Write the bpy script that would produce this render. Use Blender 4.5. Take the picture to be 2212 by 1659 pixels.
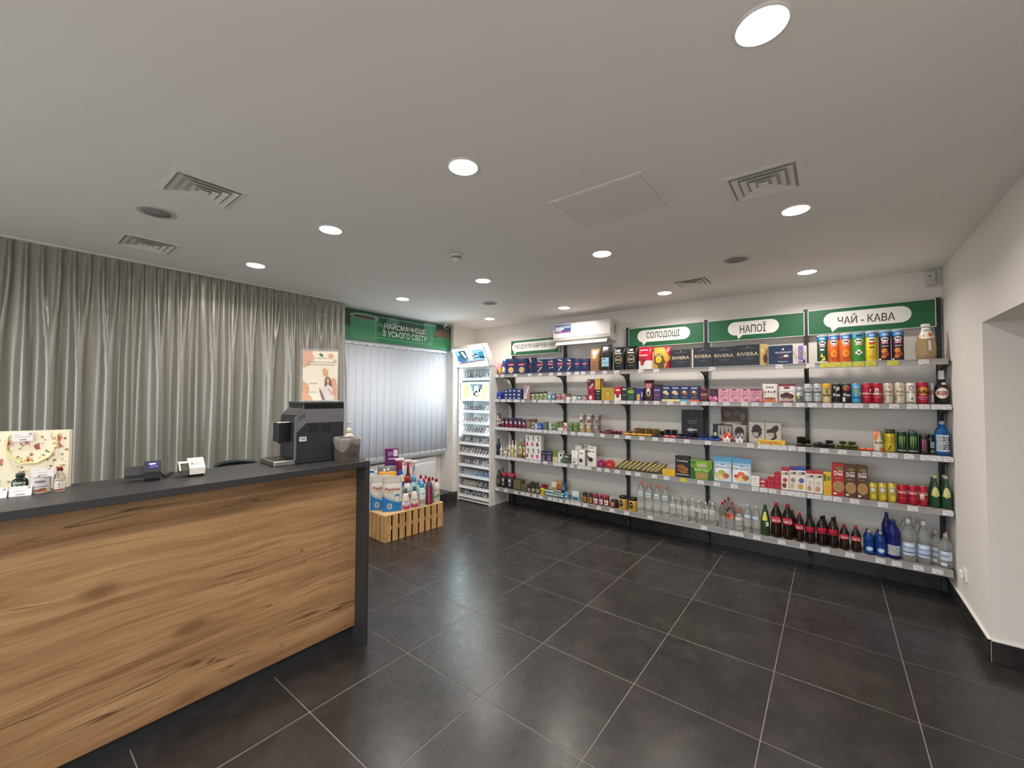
import bpy, math, random, re
from math import sin, cos, pi, sqrt, atan2, radians
from mathutils import Vector, Matrix

for o in list(bpy.data.objects):
    bpy.data.objects.remove(o)
S = bpy.context.scene
COL = S.collection
rnd = random.Random(7)

# ------------------------------------------------------------------ camera, world, exposure
cam_d = bpy.data.cameras.new('camera')
cam_d.sensor_fit = 'HORIZONTAL'
cam_d.sensor_width = 36.0
cam_d.lens = 883.52 / 2212 * 36.0
cam_d.clip_start = 0.05
cam = bpy.data.objects.new('camera', cam_d)
COL.objects.link(cam)
YAW, PITCH, ROLL = 0.6609, 0.0275, -0.0042
cam.matrix_world = (Matrix.Translation((2.0766, -2.2337, 1.5883)) @ Matrix.Rotation(YAW, 4, 'Z')
                    @ Matrix.Rotation(PITCH, 4, 'X') @ Matrix.Rotation(ROLL, 4, 'Y')
                    @ Matrix.Rotation(pi / 2, 4, 'X'))
S.camera = cam

world = bpy.data.worlds.new('world')
S.world = world
world.use_nodes = True
world.node_tree.nodes['Background'].inputs[0].default_value = (0.86, 0.93, 1.0, 1)
world.node_tree.nodes['Background'].inputs[1].default_value = 3.4

S.view_settings.view_transform = 'Standard'
S.view_settings.look = 'None'
S.view_settings.gamma = 1.0
S.view_settings.use_curve_mapping = False
S.view_settings.exposure = 0.25

LAMP_STRENGTH = 30.0          # look of the downlight diffusers
LAMP_WATTS = 6.8              # beam of each downlight
LAMP_SPREAD = radians(150)
LAMP_COLOR = (1.0, 0.92, 0.85)
LED_STRENGTH = 90.0            # cold strips inside the tall display
CEIL = 2.653

# ------------------------------------------------------------------ materials
def lin(h):
    h = h.lstrip('#')
    if len(h) == 3:
        h = ''.join(c * 2 for c in h)
    r = []
    for i in (0, 2, 4):
        c = int(h[i:i + 2], 16) / 255
        r.append(c / 12.92 if c <= 0.04045 else ((c + 0.055) / 1.055) ** 2.4)
    return (*r, 1.0)

_M = {}
def mat(h, rough=0.5, metal=0.0, trans=0.0, ior=1.45, spec=0.5, emit=0.0, noise=0.0, coat=0.0, alpha=1.0):
    """plain procedural material, cached by its arguments; noise adds fine mottling of the colour"""
    key = (h, rough, metal, trans, ior, spec, emit, noise, coat, alpha)
    if key in _M:
        return _M[key]
    m = bpy.data.materials.new('surface_' + h.lstrip('#'))
    m.use_nodes = True
    nt = m.node_tree
    b = nt.nodes['Principled BSDF']
    c = lin(h)
    b.inputs['Base Color'].default_value = c
    b.inputs['Roughness'].default_value = rough
    b.inputs['Metallic'].default_value = metal
    b.inputs['Transmission Weight'].default_value = trans
    b.inputs['IOR'].default_value = ior
    b.inputs['Specular IOR Level'].default_value = spec
    b.inputs['Coat Weight'].default_value = coat
    b.inputs['Alpha'].default_value = alpha
    if emit:
        b.inputs['Emission Color'].default_value = c
        b.inputs['Emission Strength'].default_value = emit
    if noise:
        tc = nt.nodes.new('ShaderNodeTexCoord')
        n = nt.nodes.new('ShaderNodeTexNoise')
        n.inputs['Scale'].default_value = 60
        n.inputs['Detail'].default_value = 4
        nt.links.new(tc.outputs['Object'], n.inputs['Vector'])
        mx = nt.nodes.new('ShaderNodeMix'); mx.data_type = 'RGBA'
        mx.inputs['A'].default_value = tuple(x * (1 - noise) for x in c[:3]) + (1,)
        mx.inputs['B'].default_value = tuple(min(1, x * (1 + noise)) for x in c[:3]) + (1,)
        nt.links.new(n.outputs['Fac'], mx.inputs['Factor'])
        nt.links.new(mx.outputs['Result'], b.inputs['Base Color'])
    _M[key] = m
    return m

def nodes_mat(name):
    m = bpy.data.materials.new(name)
    m.use_nodes = True
    nt = m.node_tree
    return m, nt, nt.nodes['Principled BSDF']

def N(nt, typ, **kw):
    n = nt.nodes.new(typ)
    for k, v in kw.items():
        if k.startswith('i_'):
            n.inputs[k[2:].replace('_', ' ')].default_value = v
        else:
            setattr(n, k, v)
    return n

def ramp(nt, stops, src, interp='LINEAR'):
    r = nt.nodes.new('ShaderNodeValToRGB')
    r.color_ramp.interpolation = interp
    e = r.color_ramp.elements
    while len(e) < len(stops):
        e.new(0.5)
    for el, (p, c) in zip(e, stops):
        el.position = p
        el.color = lin(c) if isinstance(c, str) else (c, c, c, 1)
    nt.links.new(src, r.inputs['Fac'])
    return r.outputs['Color']

def mapped(nt, scale, loc=(0, 0, 0), rot=(0, 0, 0), coord='Object'):
    tc = nt.nodes.new('ShaderNodeTexCoord')
    mp = nt.nodes.new('ShaderNodeMapping')
    mp.inputs['Scale'].default_value = scale
    mp.inputs['Location'].default_value = loc
    mp.inputs['Rotation'].default_value = rot
    nt.links.new(tc.outputs[coord], mp.inputs['Vector'])
    return mp.outputs['Vector']

def mixc(nt, fac, a, b, blend='MIX'):
    mx = nt.nodes.new('ShaderNodeMix'); mx.data_type = 'RGBA'; mx.blend_type = blend
    for sock, v in (('Factor', fac), ('A', a), ('B', b)):
        if isinstance(v, (int, float)):
            mx.inputs[sock].default_value = v
        elif isinstance(v, str):
            mx.inputs[sock].default_value = lin(v)
        else:
            nt.links.new(v, mx.inputs[sock])
    return mx.outputs['Result']

def bump(nt, b, h, strength=0.2, dist=0.002):
    bp = nt.nodes.new('ShaderNodeBump')
    bp.inputs['Strength'].default_value = strength
    bp.inputs['Distance'].default_value = dist
    nt.links.new(h, bp.inputs['Height'])
    nt.links.new(bp.outputs['Normal'], b.inputs['Normal'])

def plaster_mat(name, c, amt=0.03):
    m, nt, b = nodes_mat(name)
    v = mapped(nt, (1, 1, 1))
    n = N(nt, 'ShaderNodeTexNoise', i_Scale=2.0, i_Detail=3.0); nt.links.new(v, n.inputs['Vector'])
    l = lin(c)[:3]
    mx = mixc(nt, n.outputs['Fac'], c, c)
    mxn = mx.node
    mxn.inputs['A'].default_value = tuple(x * (1 - amt) for x in l) + (1,)
    mxn.inputs['B'].default_value = tuple(min(1, x * (1 + amt)) for x in l) + (1,)
    nt.links.new(mx, b.inputs['Base Color'])
    b.inputs['Roughness'].default_value = 0.85
    n2 = N(nt, 'ShaderNodeTexNoise', i_Scale=180.0, i_Detail=2.0); nt.links.new(v, n2.inputs['Vector'])
    bump(nt, b, n2.outputs['Fac'], 0.08, 0.001)
    return m

def tile_mat():
    m, nt, b = nodes_mat('dark_stone_tile')
    v = mapped(nt, (1, 1, 1))
    geo = nt.nodes.new('ShaderNodeObjectInfo')
    add = N(nt, 'ShaderNodeVectorMath', operation='ADD')
    sc = N(nt, 'ShaderNodeVectorMath', operation='SCALE'); sc.inputs['Scale'].default_value = 9.0
    cmb = nt.nodes.new('ShaderNodeCombineXYZ')
    nt.links.new(geo.outputs['Random'], cmb.inputs['X']); nt.links.new(geo.outputs['Random'], cmb.inputs['Z'])
    nt.links.new(cmb.outputs['Vector'], sc.inputs[0])
    nt.links.new(v, add.inputs[0]); nt.links.new(sc.outputs['Vector'], add.inputs[1])
    n = N(nt, 'ShaderNodeTexNoise', i_Scale=4.5, i_Detail=9.0, i_Roughness=0.68, i_Distortion=0.6)
    nt.links.new(add.outputs['Vector'], n.inputs['Vector'])
    c = ramp(nt, [(0.28, '#252322'), (0.5, '#302d2c'), (0.75, '#3f3b39')], n.outputs['Fac'])
    nt.links.new(c, b.inputs['Base Color'])
    n2 = N(nt, 'ShaderNodeTexNoise', i_Scale=14.0, i_Detail=6.0, i_Roughness=0.7)
    nt.links.new(add.outputs['Vector'], n2.inputs['Vector'])
    r = ramp(nt, [(0.3, 0.25), (0.7, 0.31)], n2.outputs['Fac'])
    nt.links.new(r, b.inputs['Roughness'])
    b.inputs['Specular IOR Level'].default_value = 0.5
    bump(nt, b, n2.outputs['Fac'], 0.05, 0.001)
    return m

def wood_mat():
    """knotty golden oak laminate, grain along world Y"""
    m, nt, b = nodes_mat('knotty_oak_laminate')
    # slow wander of the grain lines
    v = mapped(nt, (1, 1, 1))
    w = N(nt, 'ShaderNodeTexNoise', i_Scale=1.6, i_Detail=2.0); nt.links.new(v, w.inputs['Vector'])
    wv = N(nt, 'ShaderNodeVectorMath', operation='MULTIPLY_ADD')
    wv.inputs[1].default_value = (0.0, 0.2, 0.085); 
    nt.links.new(w.outputs['Color'], wv.inputs[0]); nt.links.new(v, wv.inputs[2])
    def stretched(sy, sz, detail, rough=0.55, dist=0.0, loc=(0, 0, 0)):
        mp = nt.nodes.new('ShaderNodeMapping'); mp.inputs['Scale'].default_value = (1, sy, sz)
        mp.inputs['Location'].default_value = loc
        nt.links.new(wv.outputs['Vector'], mp.inputs['Vector'])
        n = N(nt, 'ShaderNodeTexNoise', i_Scale=1.0, i_Detail=detail, i_Roughness=rough, i_Distortion=dist)
        nt.links.new(mp.outputs['Vector'], n.inputs['Vector'])
        return n.outputs['Fac']
    broad = stretched(0.6, 8.0, 4.0)
    c = ramp(nt, [(0.30, '#8a6849'), (0.44, '#a78059'), (0.56, '#b78f66'), (0.72, '#9f7a55')], broad)
    fine = stretched(2.2, 75.0, 6.0, 0.7)
    f = ramp(nt, [(0.3, '#c4b5a6'), (0.6, '#ffffff')], fine)
    c = mixc(nt, 0.7, c, f, 'MULTIPLY')
    mid = stretched(0.9, 17.0, 4.0, 0.6, 0.3, (3, 1, 5))
    f = ramp(nt, [(0.34, '#a98f7c'), (0.50, '#ffffff')], mid)
    c = mixc(nt, 0.6, c, f, 'MULTIPLY')
    # long dark cracks: thin iso-lines of a stretched noise, broken up by a mask
    cr = stretched(0.55, 9.0, 3.0, 0.5, 0.1, (7, 2, 1))
    sub = N(nt, 'ShaderNodeMath', operation='SUBTRACT'); sub.inputs[1].default_value = 0.5
    ab = N(nt, 'ShaderNodeMath', operation='ABSOLUTE')
    nt.links.new(cr, sub.inputs[0]); nt.links.new(sub.outputs[0], ab.inputs[0])
    line = ramp(nt, [(0.0, 1.0), (0.003, 0.75), (0.007, 0.0)], ab.outputs[0])
    mask = stretched(1.5, 11.0, 2.0, 0.5, 0, (1, 9, 4))
    mk = ramp(nt, [(0.52, 0.0), (0.62, 0.9)], mask)
    lm = N(nt, 'ShaderNodeMath', operation='MULTIPLY')
    nt.links.new(line, lm.inputs[0]); nt.links.new(mk, lm.inputs[1])
    c = mixc(nt, lm.outputs[0], c, '#4a3019')
    # knots
    mp = nt.nodes.new('ShaderNodeMapping'); mp.inputs['Scale'].default_value = (0.0, 1.9, 4.2)
    mp.inputs['Location'].default_value = (0, 0.33, 0.2)
    nt.links.new(wv.outputs['Vector'], mp.inputs['Vector'])
    vo = N(nt, 'ShaderNodeTexVoronoi', i_Scale=1.0, i_Randomness=1.0)
    nt.links.new(mp.outputs['Vector'], vo.inputs['Vector'])
    wob = N(nt, 'ShaderNodeMath', operation='MULTIPLY_ADD'); wob.inputs[1].default_value = -0.16
    nt.links.new(fine, wob.inputs[0]); nt.links.new(vo.outputs['Distance'], wob.inputs[2])
    k = ramp(nt, [(0.0, 0.85), (0.02, 0.6), (0.08, 0.0)], wob.outputs[0])
    c = mixc(nt, k, c, '#7a5537')
    nt.links.new(c, b.inputs['Base Color'])
    b.inputs['Roughness'].default_value = 0.48
    bump(nt, b, fine, 0.08, 0.001)
    return m

def curtain_mat():
    m, nt, b = nodes_mat('satin_curtain')
    v = mapped(nt, (40, 40, 1.2))
    n = N(nt, 'ShaderNodeTexNoise', i_Scale=1.0, i_Detail=3.0); nt.links.new(v, n.inputs['Vector'])
    c = ramp(nt, [(0.3, '#97958b'), (0.7, '#aba99f')], n.outputs['Fac'])
    nt.links.new(c, b.inputs['Base Color'])
    b.inputs['Roughness'].default_value = 0.34
    b.inputs['Specular IOR Level'].default_value = 1.0
    b.inputs['Metallic'].default_value = 0.4
    v2 = mapped(nt, (500, 500, 500))
    n2 = N(nt, 'ShaderNodeTexNoise', i_Scale=1.0, i_Detail=1.0); nt.links.new(v2, n2.inputs['Vector'])
    bump(nt, b, n2.outputs['Fac'], 0.1, 0.0006)
    return m

def crate_wood_mat():
    m, nt, b = nodes_mat('pine_slats')
    v = mapped(nt, (9, 9, 1.5))
    n = N(nt, 'ShaderNodeTexNoise', i_Scale=3.0, i_Detail=5.0, i_Distortion=0.8); nt.links.new(v, n.inputs['Vector'])
    c = ramp(nt, [(0.3, '#b98a56'), (0.5, '#d0a26b'), (0.75, '#dcb17c')], n.outputs['Fac'])
    v2 = mapped(nt, (1, 1, 1))
    vo = N(nt, 'ShaderNodeTexVoronoi', i_Scale=11.0); nt.links.new(v2, vo.inputs['Vector'])
    k = ramp(nt, [(0.0, 1.0), (0.09, 0.9), (0.14, 0.0)], vo.outputs['Distance'])
    c = mixc(nt, k, c, '#5d371c')
    nt.links.new(c, b.inputs['Base Color'])
    b.inputs['Roughness'].default_value = 0.6
    return m

# ------------------------------------------------------------------ mesh builder
class MB:
    def __init__(s):
        s.v, s.f, s.m, s.sm = [], [], [], []
    def add(s, vs, fs, m=0, smooth=False):
        o = len(s.v)
        s.v += [tuple(x) for x in vs]
        for f in fs:
            s.f.append(tuple(o + i for i in f)); s.m.append(m); s.sm.append(smooth)
        return s
    def box(s, x0, x1, y0, y1, z0, z1, m=0, bev=0.0):
        if x0 > x1: x0, x1 = x1, x0
        if y0 > y1: y0, y1 = y1, y0
        if z0 > z1: z0, z1 = z1, z0
        if not bev:
            v = [(x, y, z) for z in (z0, z1) for y in (y0, y1) for x in (x0, x1)]
            return s.add(v, [(0, 2, 3, 1), (4, 5, 7, 6), (0, 1, 5, 4), (2, 6, 7, 3), (0, 4, 6, 2), (1, 3, 7, 5)], m)
        b = min(bev, (x1 - x0) / 2.01, (y1 - y0) / 2.01, (z1 - z0) / 2.01)
        X, Y, Z = (x0, x1), (y0, y1), (z0, z1)
        vs, idx = [], {}
        for i in (0, 1):
            for j in (0, 1):
                for k in (0, 1):
                    sx, sy, sz = 1 - 2 * i, 1 - 2 * j, 1 - 2 * k
                    for a in range(3):
                        p = [X[i] + sx * b, Y[j] + sy * b, Z[k] + sz * b]
                        p[a] = (X[i], Y[j], Z[k])[a]
                        idx[i, j, k, a] = len(vs); vs.append(tuple(p))
        fs = []
        for i in (0, 1):
            q = [idx[i, 0, 0, 0], idx[i, 1, 0, 0], idx[i, 1, 1, 0], idx[i, 0, 1, 0]]; fs.append(q if i else q[::-1])
            q = [idx[0, i, 0, 1], idx[0, i, 1, 1], idx[1, i, 1, 1], idx[1, i, 0, 1]]; fs.append(q if i else q[::-1])
            q = [idx[0, 0, i, 2], idx[1, 0, i, 2], idx[1, 1, i, 2], idx[0, 1, i, 2]]; fs.append(q if i else q[::-1])
        for j in (0, 1):
            for k in (0, 1):
                fs.append((idx[0, j, k, 1], idx[1, j, k, 1], idx[1, j, k, 2], idx[0, j, k, 2]))
                fs.append((idx[j, 0, k, 0], idx[j, 1, k, 0], idx[j, 1, k, 2], idx[j, 0, k, 2]))
                fs.append((idx[j, k, 0, 0], idx[j, k, 1, 0], idx[j, k, 1, 1], idx[j, k, 0, 1]))
        for i in (0, 1):
            for j in (0, 1):
                for k in (0, 1):
                    fs.append((idx[i, j, k, 0], idx[i, j, k, 1], idx[i, j, k, 2]))
        return s.add(vs, fs, m)
    def lathe(s, prof, n=20, m=0, c=(0, 0, 0), smooth=True, ang0=0.0, ang1=2 * pi):
        """prof: (radius, z) from bottom to top; ends with radius 0 close the shape"""
        full = abs(ang1 - ang0 - 2 * pi) < 1e-6
        cols = n if full else n + 1
        vs = []
        for r, z in prof:
            for i in range(cols):
                a = ang0 + (ang1 - ang0) * i / n
                vs.append((c[0] + r * cos(a), c[1] + r * sin(a), c[2] + z))
        fs = []
        for k in range(len(prof) - 1):
            for i in range(n):
                j = (i + 1) % cols
                q = (k * cols + i, k * cols + j, (k + 1) * cols + j, (k + 1) * cols + i)
                if prof[k][0] < 1e-6: q = (q[0], q[2], q[3])
                elif prof[k + 1][0] < 1e-6: q = (q[0], q[1], q[2])
                fs.append(q)
        return s.add(vs, fs, m, smooth)
    def cyl(s, p0, p1, r, n=12, m=0, r1=None, caps=True, smooth=True):
        p0, p1 = Vector(p0), Vector(p1)
        d = (p1 - p0).normalized()
        a = d.orthogonal().normalized(); b = d.cross(a)
        r1 = r if r1 is None else r1
        vs = [p0 + (a * cos(2 * pi * i / n) + b * sin(2 * pi * i / n)) * r for i in range(n)]
        vs += [p1 + (a * cos(2 * pi * i / n) + b * sin(2 * pi * i / n)) * r1 for i in range(n)]
        s.add(vs, [(i, (i + 1) % n, n + (i + 1) % n, n + i) for i in range(n)], m, smooth)
        if caps:
            s.add(vs[:n], [tuple(range(n))[::-1]], m); s.add(vs[n:], [tuple(range(n))], m)
        return s
    def tube(s, pts, r, n=8, m=0):
        pts = [Vector(p) for p in pts]
        rings = []
        for i, p in enumerate(pts):
            d = (pts[min(i + 1, len(pts) - 1)] - pts[max(i - 1, 0)]).normalized()
            up = Vector((0, 0, 1)) if abs(d.z) < 0.9 else Vector((1, 0, 0))
            a = d.cross(up).normalized(); b = d.cross(a)
            rings.append([p + (a * cos(2 * pi * k / n) + b * sin(2 * pi * k / n)) * r for k in range(n)])
        vs = [q for rg in rings for q in rg]
        fs = [(i * n + k, i * n + (k + 1) % n, (i + 1) * n + (k + 1) % n, (i + 1) * n + k)
              for i in range(len(pts) - 1) for k in range(n)]
        s.add(vs, fs, m, True)
        s.add(rings[0], [tuple(range(n))], m); s.add(rings[-1], [tuple(range(n))[::-1]], m)
        return s
    def prism(s, poly, fn, a, b, m=0):
        """poly (u,v) extruded from depth a to b; fn(u,v,d) -> point"""
        n = len(poly)
        vs = [fn(u, v, a) for u, v in poly] + [fn(u, v, b) for u, v in poly]
        s.add(vs, [tuple(range(n)), tuple(range(n, 2 * n))[::-1]] +
              [(i, n + i, n + (i + 1) % n, (i + 1) % n) for i in range(n)], m)
        return s
    def build(s, name, mats, parent=None, loc=(0, 0, 0), rz=0.0, recalc=True):
        me = bpy.data.meshes.new(name)
        me.from_pydata(s.v, [], s.f)
        if not isinstance(mats, (list, tuple)): mats = [mats]
        for x in mats: me.materials.append(x)
        me.polygons.foreach_set('material_index', s.m)
        me.polygons.foreach_set('use_smooth', s.sm)
        me.update()
        if recalc:
            import bmesh
            bm = bmesh.new(); bm.from_mesh(me)
            bmesh.ops.recalc_face_normals(bm, faces=bm.faces)
            bm.to_mesh(me); bm.free()
        return link(name, me, parent, loc, rz)

def link(name, me, parent=None, loc=(0, 0, 0), rz=0.0):
    o = bpy.data.objects.new(name, me)
    o.location = loc; o.rotation_euler = (0, 0, rz)
    if parent: o.parent = parent
    COL.objects.link(o)
    return o

def empty(name, loc=(0, 0, 0), rz=0.0):
    o = link(name, None, None, loc, rz)
    o.empty_display_size = 0.05
    return o

def tag(o, label, cat, group=None):
    o['label'] = label; o['category'] = cat
    if group: o['group'] = group
    return o

def struct(o):
    o['kind'] = 'structure'
    return o

# ------------------------------------------------------------------ flat print: lettering and shapes on a surface
_T = {}
def text_geo(t, bold):
    k = (t, bold)
    if k not in _T:
        cu = bpy.data.curves.new('lettering', 'FONT')
        cu.body = t; cu.resolution_u = 2; cu.offset = bold
        o = bpy.data.objects.new('lettering', cu)
        me = o.to_mesh()
        vs = [(v.co.x, v.co.y) for v in me.vertices]
        fs = [tuple(p.vertices) for p in me.polygons]
        o.to_mesh_clear()
        bpy.data.objects.remove(o); bpy.data.curves.remove(cu)
        x0 = min(v[0] for v in vs); x1 = max(v[0] for v in vs)
        y0 = min(v[1] for v in vs); y1 = max(v[1] for v in vs)
        _T[k] = ([((x - (x0 + x1) / 2), (y - (y0 + y1) / 2)) for x, y in vs], fs, x1 - x0, y1 - y0)
    return _T[k]

PAL = dict(w='#f4f1ea', k='#161616', r='#c3182b', n='#1d2747', g='#2f7a3c', y='#efc21f', b='#1f5fae', o='#e8731d',
           p='#e79fb2', t='#c9a25f', d='#4a2a1c', c='#efe3c4', m='#7c1f33', v='#5a3d86', s='#b9bcc0', l='#7fb8e0',
           e='#7d8085', q='#9bbf3a', a='#d9b45a')
def pc(c):
    return PAL.get(c, c)

def art(parent, shapes, w, h, surf, rough=0.5, name='label', lift=0.0005, curved=False):
    """shapes in 0..1 front coordinates: r rect, e ellipse, p polygon, t text; surf(x, z, lift) -> local point.
    One mesh per call; a later shape lies a hair above an earlier one."""
    mb, cols, mats = MB(), {}, []
    for i, sh in enumerate(shapes):
        L = lift * (1 + i * 0.6) + (.0008 if curved and sh[0] in ('t', 'tf', 'tv') else 0)
        col = pc(sh[-1])
        if col not in cols:
            cols[col] = len(mats); mats.append(mat(col, rough))
        m = cols[col]
        k = sh[0]
        if k == 'r':
            u0, v0, u1, v1 = sh[1:5]
            n = max(1, int(round((u1 - u0) * 10))); nv = max(1, int(round((v1 - v0) * (22 if curved else 5))))
            vs = [surf((u0 + (u1 - u0) * a / n - .5) * w, (v0 + (v1 - v0) * b / nv) * h, L) for b in range(nv + 1) for a in range(n + 1)]
            mb.add(vs, [(b * (n + 1) + a, b * (n + 1) + a + 1, (b + 1) * (n + 1) + a + 1, (b + 1) * (n + 1) + a)
                        for b in range(nv) for a in range(n)], m)
        elif k == 'e':
            cu, cv, ru, rv = sh[1:5]
            n = 18
            vs = [surf((cu - .5) * w, cv * h, L)]
            for q in (0.5, 1.0):
                vs += [surf((cu - .5 + q * ru * cos(2 * pi * a / n)) * w, (cv + q * rv * sin(2 * pi * a / n)) * h, L) for a in range(n)]
            mb.add(vs, [(0, 1 + a, 1 + (a + 1) % n) for a in range(n)] +
                   [(1 + a, 1 + n + a, 1 + n + (a + 1) % n, 1 + (a + 1) % n) for a in range(n)], m)
        elif k == 'p':
            if curved:                                 # cut the outline into small triangles so that it follows the bulge
                import bmesh
                bm = bmesh.new()
                bm.faces.new([bm.verts.new((u, v, 0)) for u, v in sh[1]])
                bmesh.ops.triangulate(bm, faces=bm.faces[:])
                bmesh.ops.subdivide_edges(bm, edges=[e for e in bm.edges if e.calc_length() > .12], cuts=2, use_grid_fill=True)
                bmesh.ops.triangulate(bm, faces=bm.faces[:])
                bm.verts.index_update()
                vs = [surf((q.co.x - .5) * w, q.co.y * h, L + .0006) for q in bm.verts]
                mb.add(vs, [tuple(q.index for q in f.verts) for f in bm.faces], m)
                bm.free()
            else:
                vs = [surf((u - .5) * w, v * h, L) for u, v in sh[1]]
                mb.add(vs, [tuple(range(len(vs)))], m)
        elif k in ('t', 'tf', 'tv'):               # tf: upside down, tv: reading upwards
            t, cu, cv, th, tw = sh[1:6]            # th, tw: height and width as fractions of h, w
            vs, fs, gw, gh = text_geo(t, sh[6] if len(sh) > 7 else 0.012)
            if k == 'tf': vs = [(-x, -y) for x, y in vs]
            if k == 'tv': vs, gw, gh = [(-y, x) for x, y in vs], gh, gw
            if k == 'tv': th, tw = tw, th
            if k == 'tv': th, tw = th * 2.4, tw
            vs = [surf((cu - .5) * w + x * tw * w / gw, cv * h + y * th * h / gh, L) for x, y in vs]
            mb.add(vs, fs, m)
    return mb.build(name, mats, parent, recalc=False)
# ------------------------------------------------------------------ the room
WX0, WX1, WY0, WY1 = -2.43, 2.82, -4.4, 2.621
NX = -2.70                     # back of the window niche
M_wall = plaster_mat('warm_white_plaster', '#ece7e0')
M_ceil = plaster_mat('matt_white_ceiling_paint', '#f2eeea')
M_tile = tile_mat()
M_grout = mat('#7f7b78', 0.9, noise=0.1)
M_white = mat('#e9e7e2', 0.45)
M_dark = mat('#34363a', 0.45, noise=0.05)

# floor: grout bed with one slab per 60 cm tile
fl = MB().box(NX - .1, 4.05, WY0 - .1, WY1 + .05, -0.06, -0.0016).build('floor', M_grout)
struct(fl)
T_ = 0.6
for i in range(-5, 7):
    for j in range(-8, 5):
        x0, x1 = max(i * T_, NX), min((i + 1) * T_, 4.0)
        y0, y1 = max(j * T_, WY0), min((j + 1) * T_, WY1)
        if x1 - x0 < .02 or y1 - y0 < .02: continue
        g = 0.0023
        xc, yc = (x0 + x1) / 2, (y0 + y1) / 2
        t = MB().box(x0 + g - xc, x1 - g - xc, y0 + g - yc, y1 - g - yc, -0.01, 0.0, bev=0.0012).build('tile', M_tile, fl, (xc, yc, rnd.uniform(-.0003, .0003)))

# ceiling and walls
struct(MB().box(NX - .1, 4.05, WY0 - .1, WY1 + .1, CEIL, CEIL + .1).build('ceiling', M_ceil))
struct(MB().box(NX - .1, WX1 + .1, WY1, WY1 + .1, 0, CEIL).build('wall_back', M_wall))
wf = MB()                       # front wall behind the camera; its unseen wide opening is added to admit daylight
wf.box(NX - .1, -2.0, WY0 - .1, WY0, 0, CEIL); wf.box(2.6, 4.05, WY0 - .1, WY0, 0, CEIL)
wf.box(-2.0, 2.6, WY0 - .1, WY0, 2.45, CEIL); wf.box(-2.0, 2.6, WY0 - .1, WY0, 0, .12)
struct(wf.build('wall_front', M_wall))
wn = MB()
for x in (-1.98, -.46, 1.06, 2.58): wn.box(x - .02, x + .02, WY0 - .07, WY0 - .02, .12, 2.45)
wn.box(-2.0, 2.6, WY0 - .07, WY0 - .02, .12, .16).box(-2.0, 2.6, WY0 - .07, WY0 - .02, 2.41, 2.45)
wn = struct(wn.build('added_window_frame', mat('#3a3c3e', .4)))  # frame bars of the added opening, out of view
struct(MB().box(-9, 9, -9.2, WY0 - .1, -.08, -.02).build('added_pavement', mat('#cfcac2', .9, noise=.05)))  # unseen pale ground, added to bounce daylight up to the ceiling
struct(MB().box(-20, 20, -30, -9.2, -.2, -.1).build('added_road', mat('#4a4a4b', .9, noise=.1)))  # unseen dark ground, added to keep bounced daylight off the back wall
wl = MB()
NY0, NY1 = 0.345, 2.11
wl.box(NX - .1, WX0, NY1, WY1, 0, CEIL)                  # pier by the corner
wl.box(NX - .1, WX0, WY0, NY0, 0, CEIL)                  # behind the curtain
wl.box(NX - .1, WX0, NY0, NY1, 0, .128)                  # raised ledge under the window
wl.box(NX - .1, NX, NY0, NY1, .128, .74)                 # wall under the window
wl.box(NX - .1, NX, NY0, NY1, 2.28, CEIL)
struct(wl.build('wall_left', M_wall))
wr = MB()
OY0, OY1, OZ = -0.62, 1.513, 2.047
wr.box(WX1, 4.05, OY1, WY1 + .1, 0, CEIL)
wr.box(WX1, 4.05, OY0, OY1, OZ, CEIL)
wr.box(WX1, 4.05, WY0, OY0, 0, CEIL)
wr.box(4.0, 4.05, OY0, OY1, 0, OZ)
struct(wr.build('wall_right', M_wall))

# tiled skirting, one slab per tile length
def skirting(name, pts, h=.128, th=.011):
    """pts: straight runs (x0,y0,x1,y1) along walls, the slab standing on the left-hand side of the run"""
    base = None
    for (x0, y0, x1, y1) in pts:
        L = sqrt((x1 - x0) ** 2 + (y1 - y0) ** 2); n = max(1, math.ceil(L / .6 - 1e-6))
        a = atan2(y1 - y0, x1 - x0)
        if base is None:
            base = struct(MB().box(-.002, .002, -.001, .001, 0, .004).build(name, M_grout, None, (x0, y0, 0.0)))
        for k in range(n):
            l0, l1 = k * .6, min(L, (k + 1) * .6)
            MB().box(l0 + .001, l1 - .001, 0, th, 0.001, h, bev=.001).build('tile', M_tile, base, (x0 - base.location.x, y0 - base.location.y, 0), a)
    return base
skirting('baseboard_right', [(WX1, OY1, WX1, WY1), (4.0, OY1, WX1, OY1), (WX1, WY0, WX1, OY0)])
skirting('baseboard_back', [(WX1, WY1, -1.75, WY1)])
skirting('baseboard_left', [(WX0, 2.2, WX0, NY0), ])
# pale bead of sealant along the top of the skirting
tb = MB(); tb.box(WX1 - .013, WX1, OY1 - .013, WY1, .128, .137); tb.box(WX1 - .013, 3.99, OY1 - .013, OY1, .128, .134)
struct(tb.build('trim_1', M_white))
# grey tile top of the window ledge
struct(MB().box(NX, WX0 + .011, NY0, NY1 - .001, .1285, .136).build('trim_2', M_tile))

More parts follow.
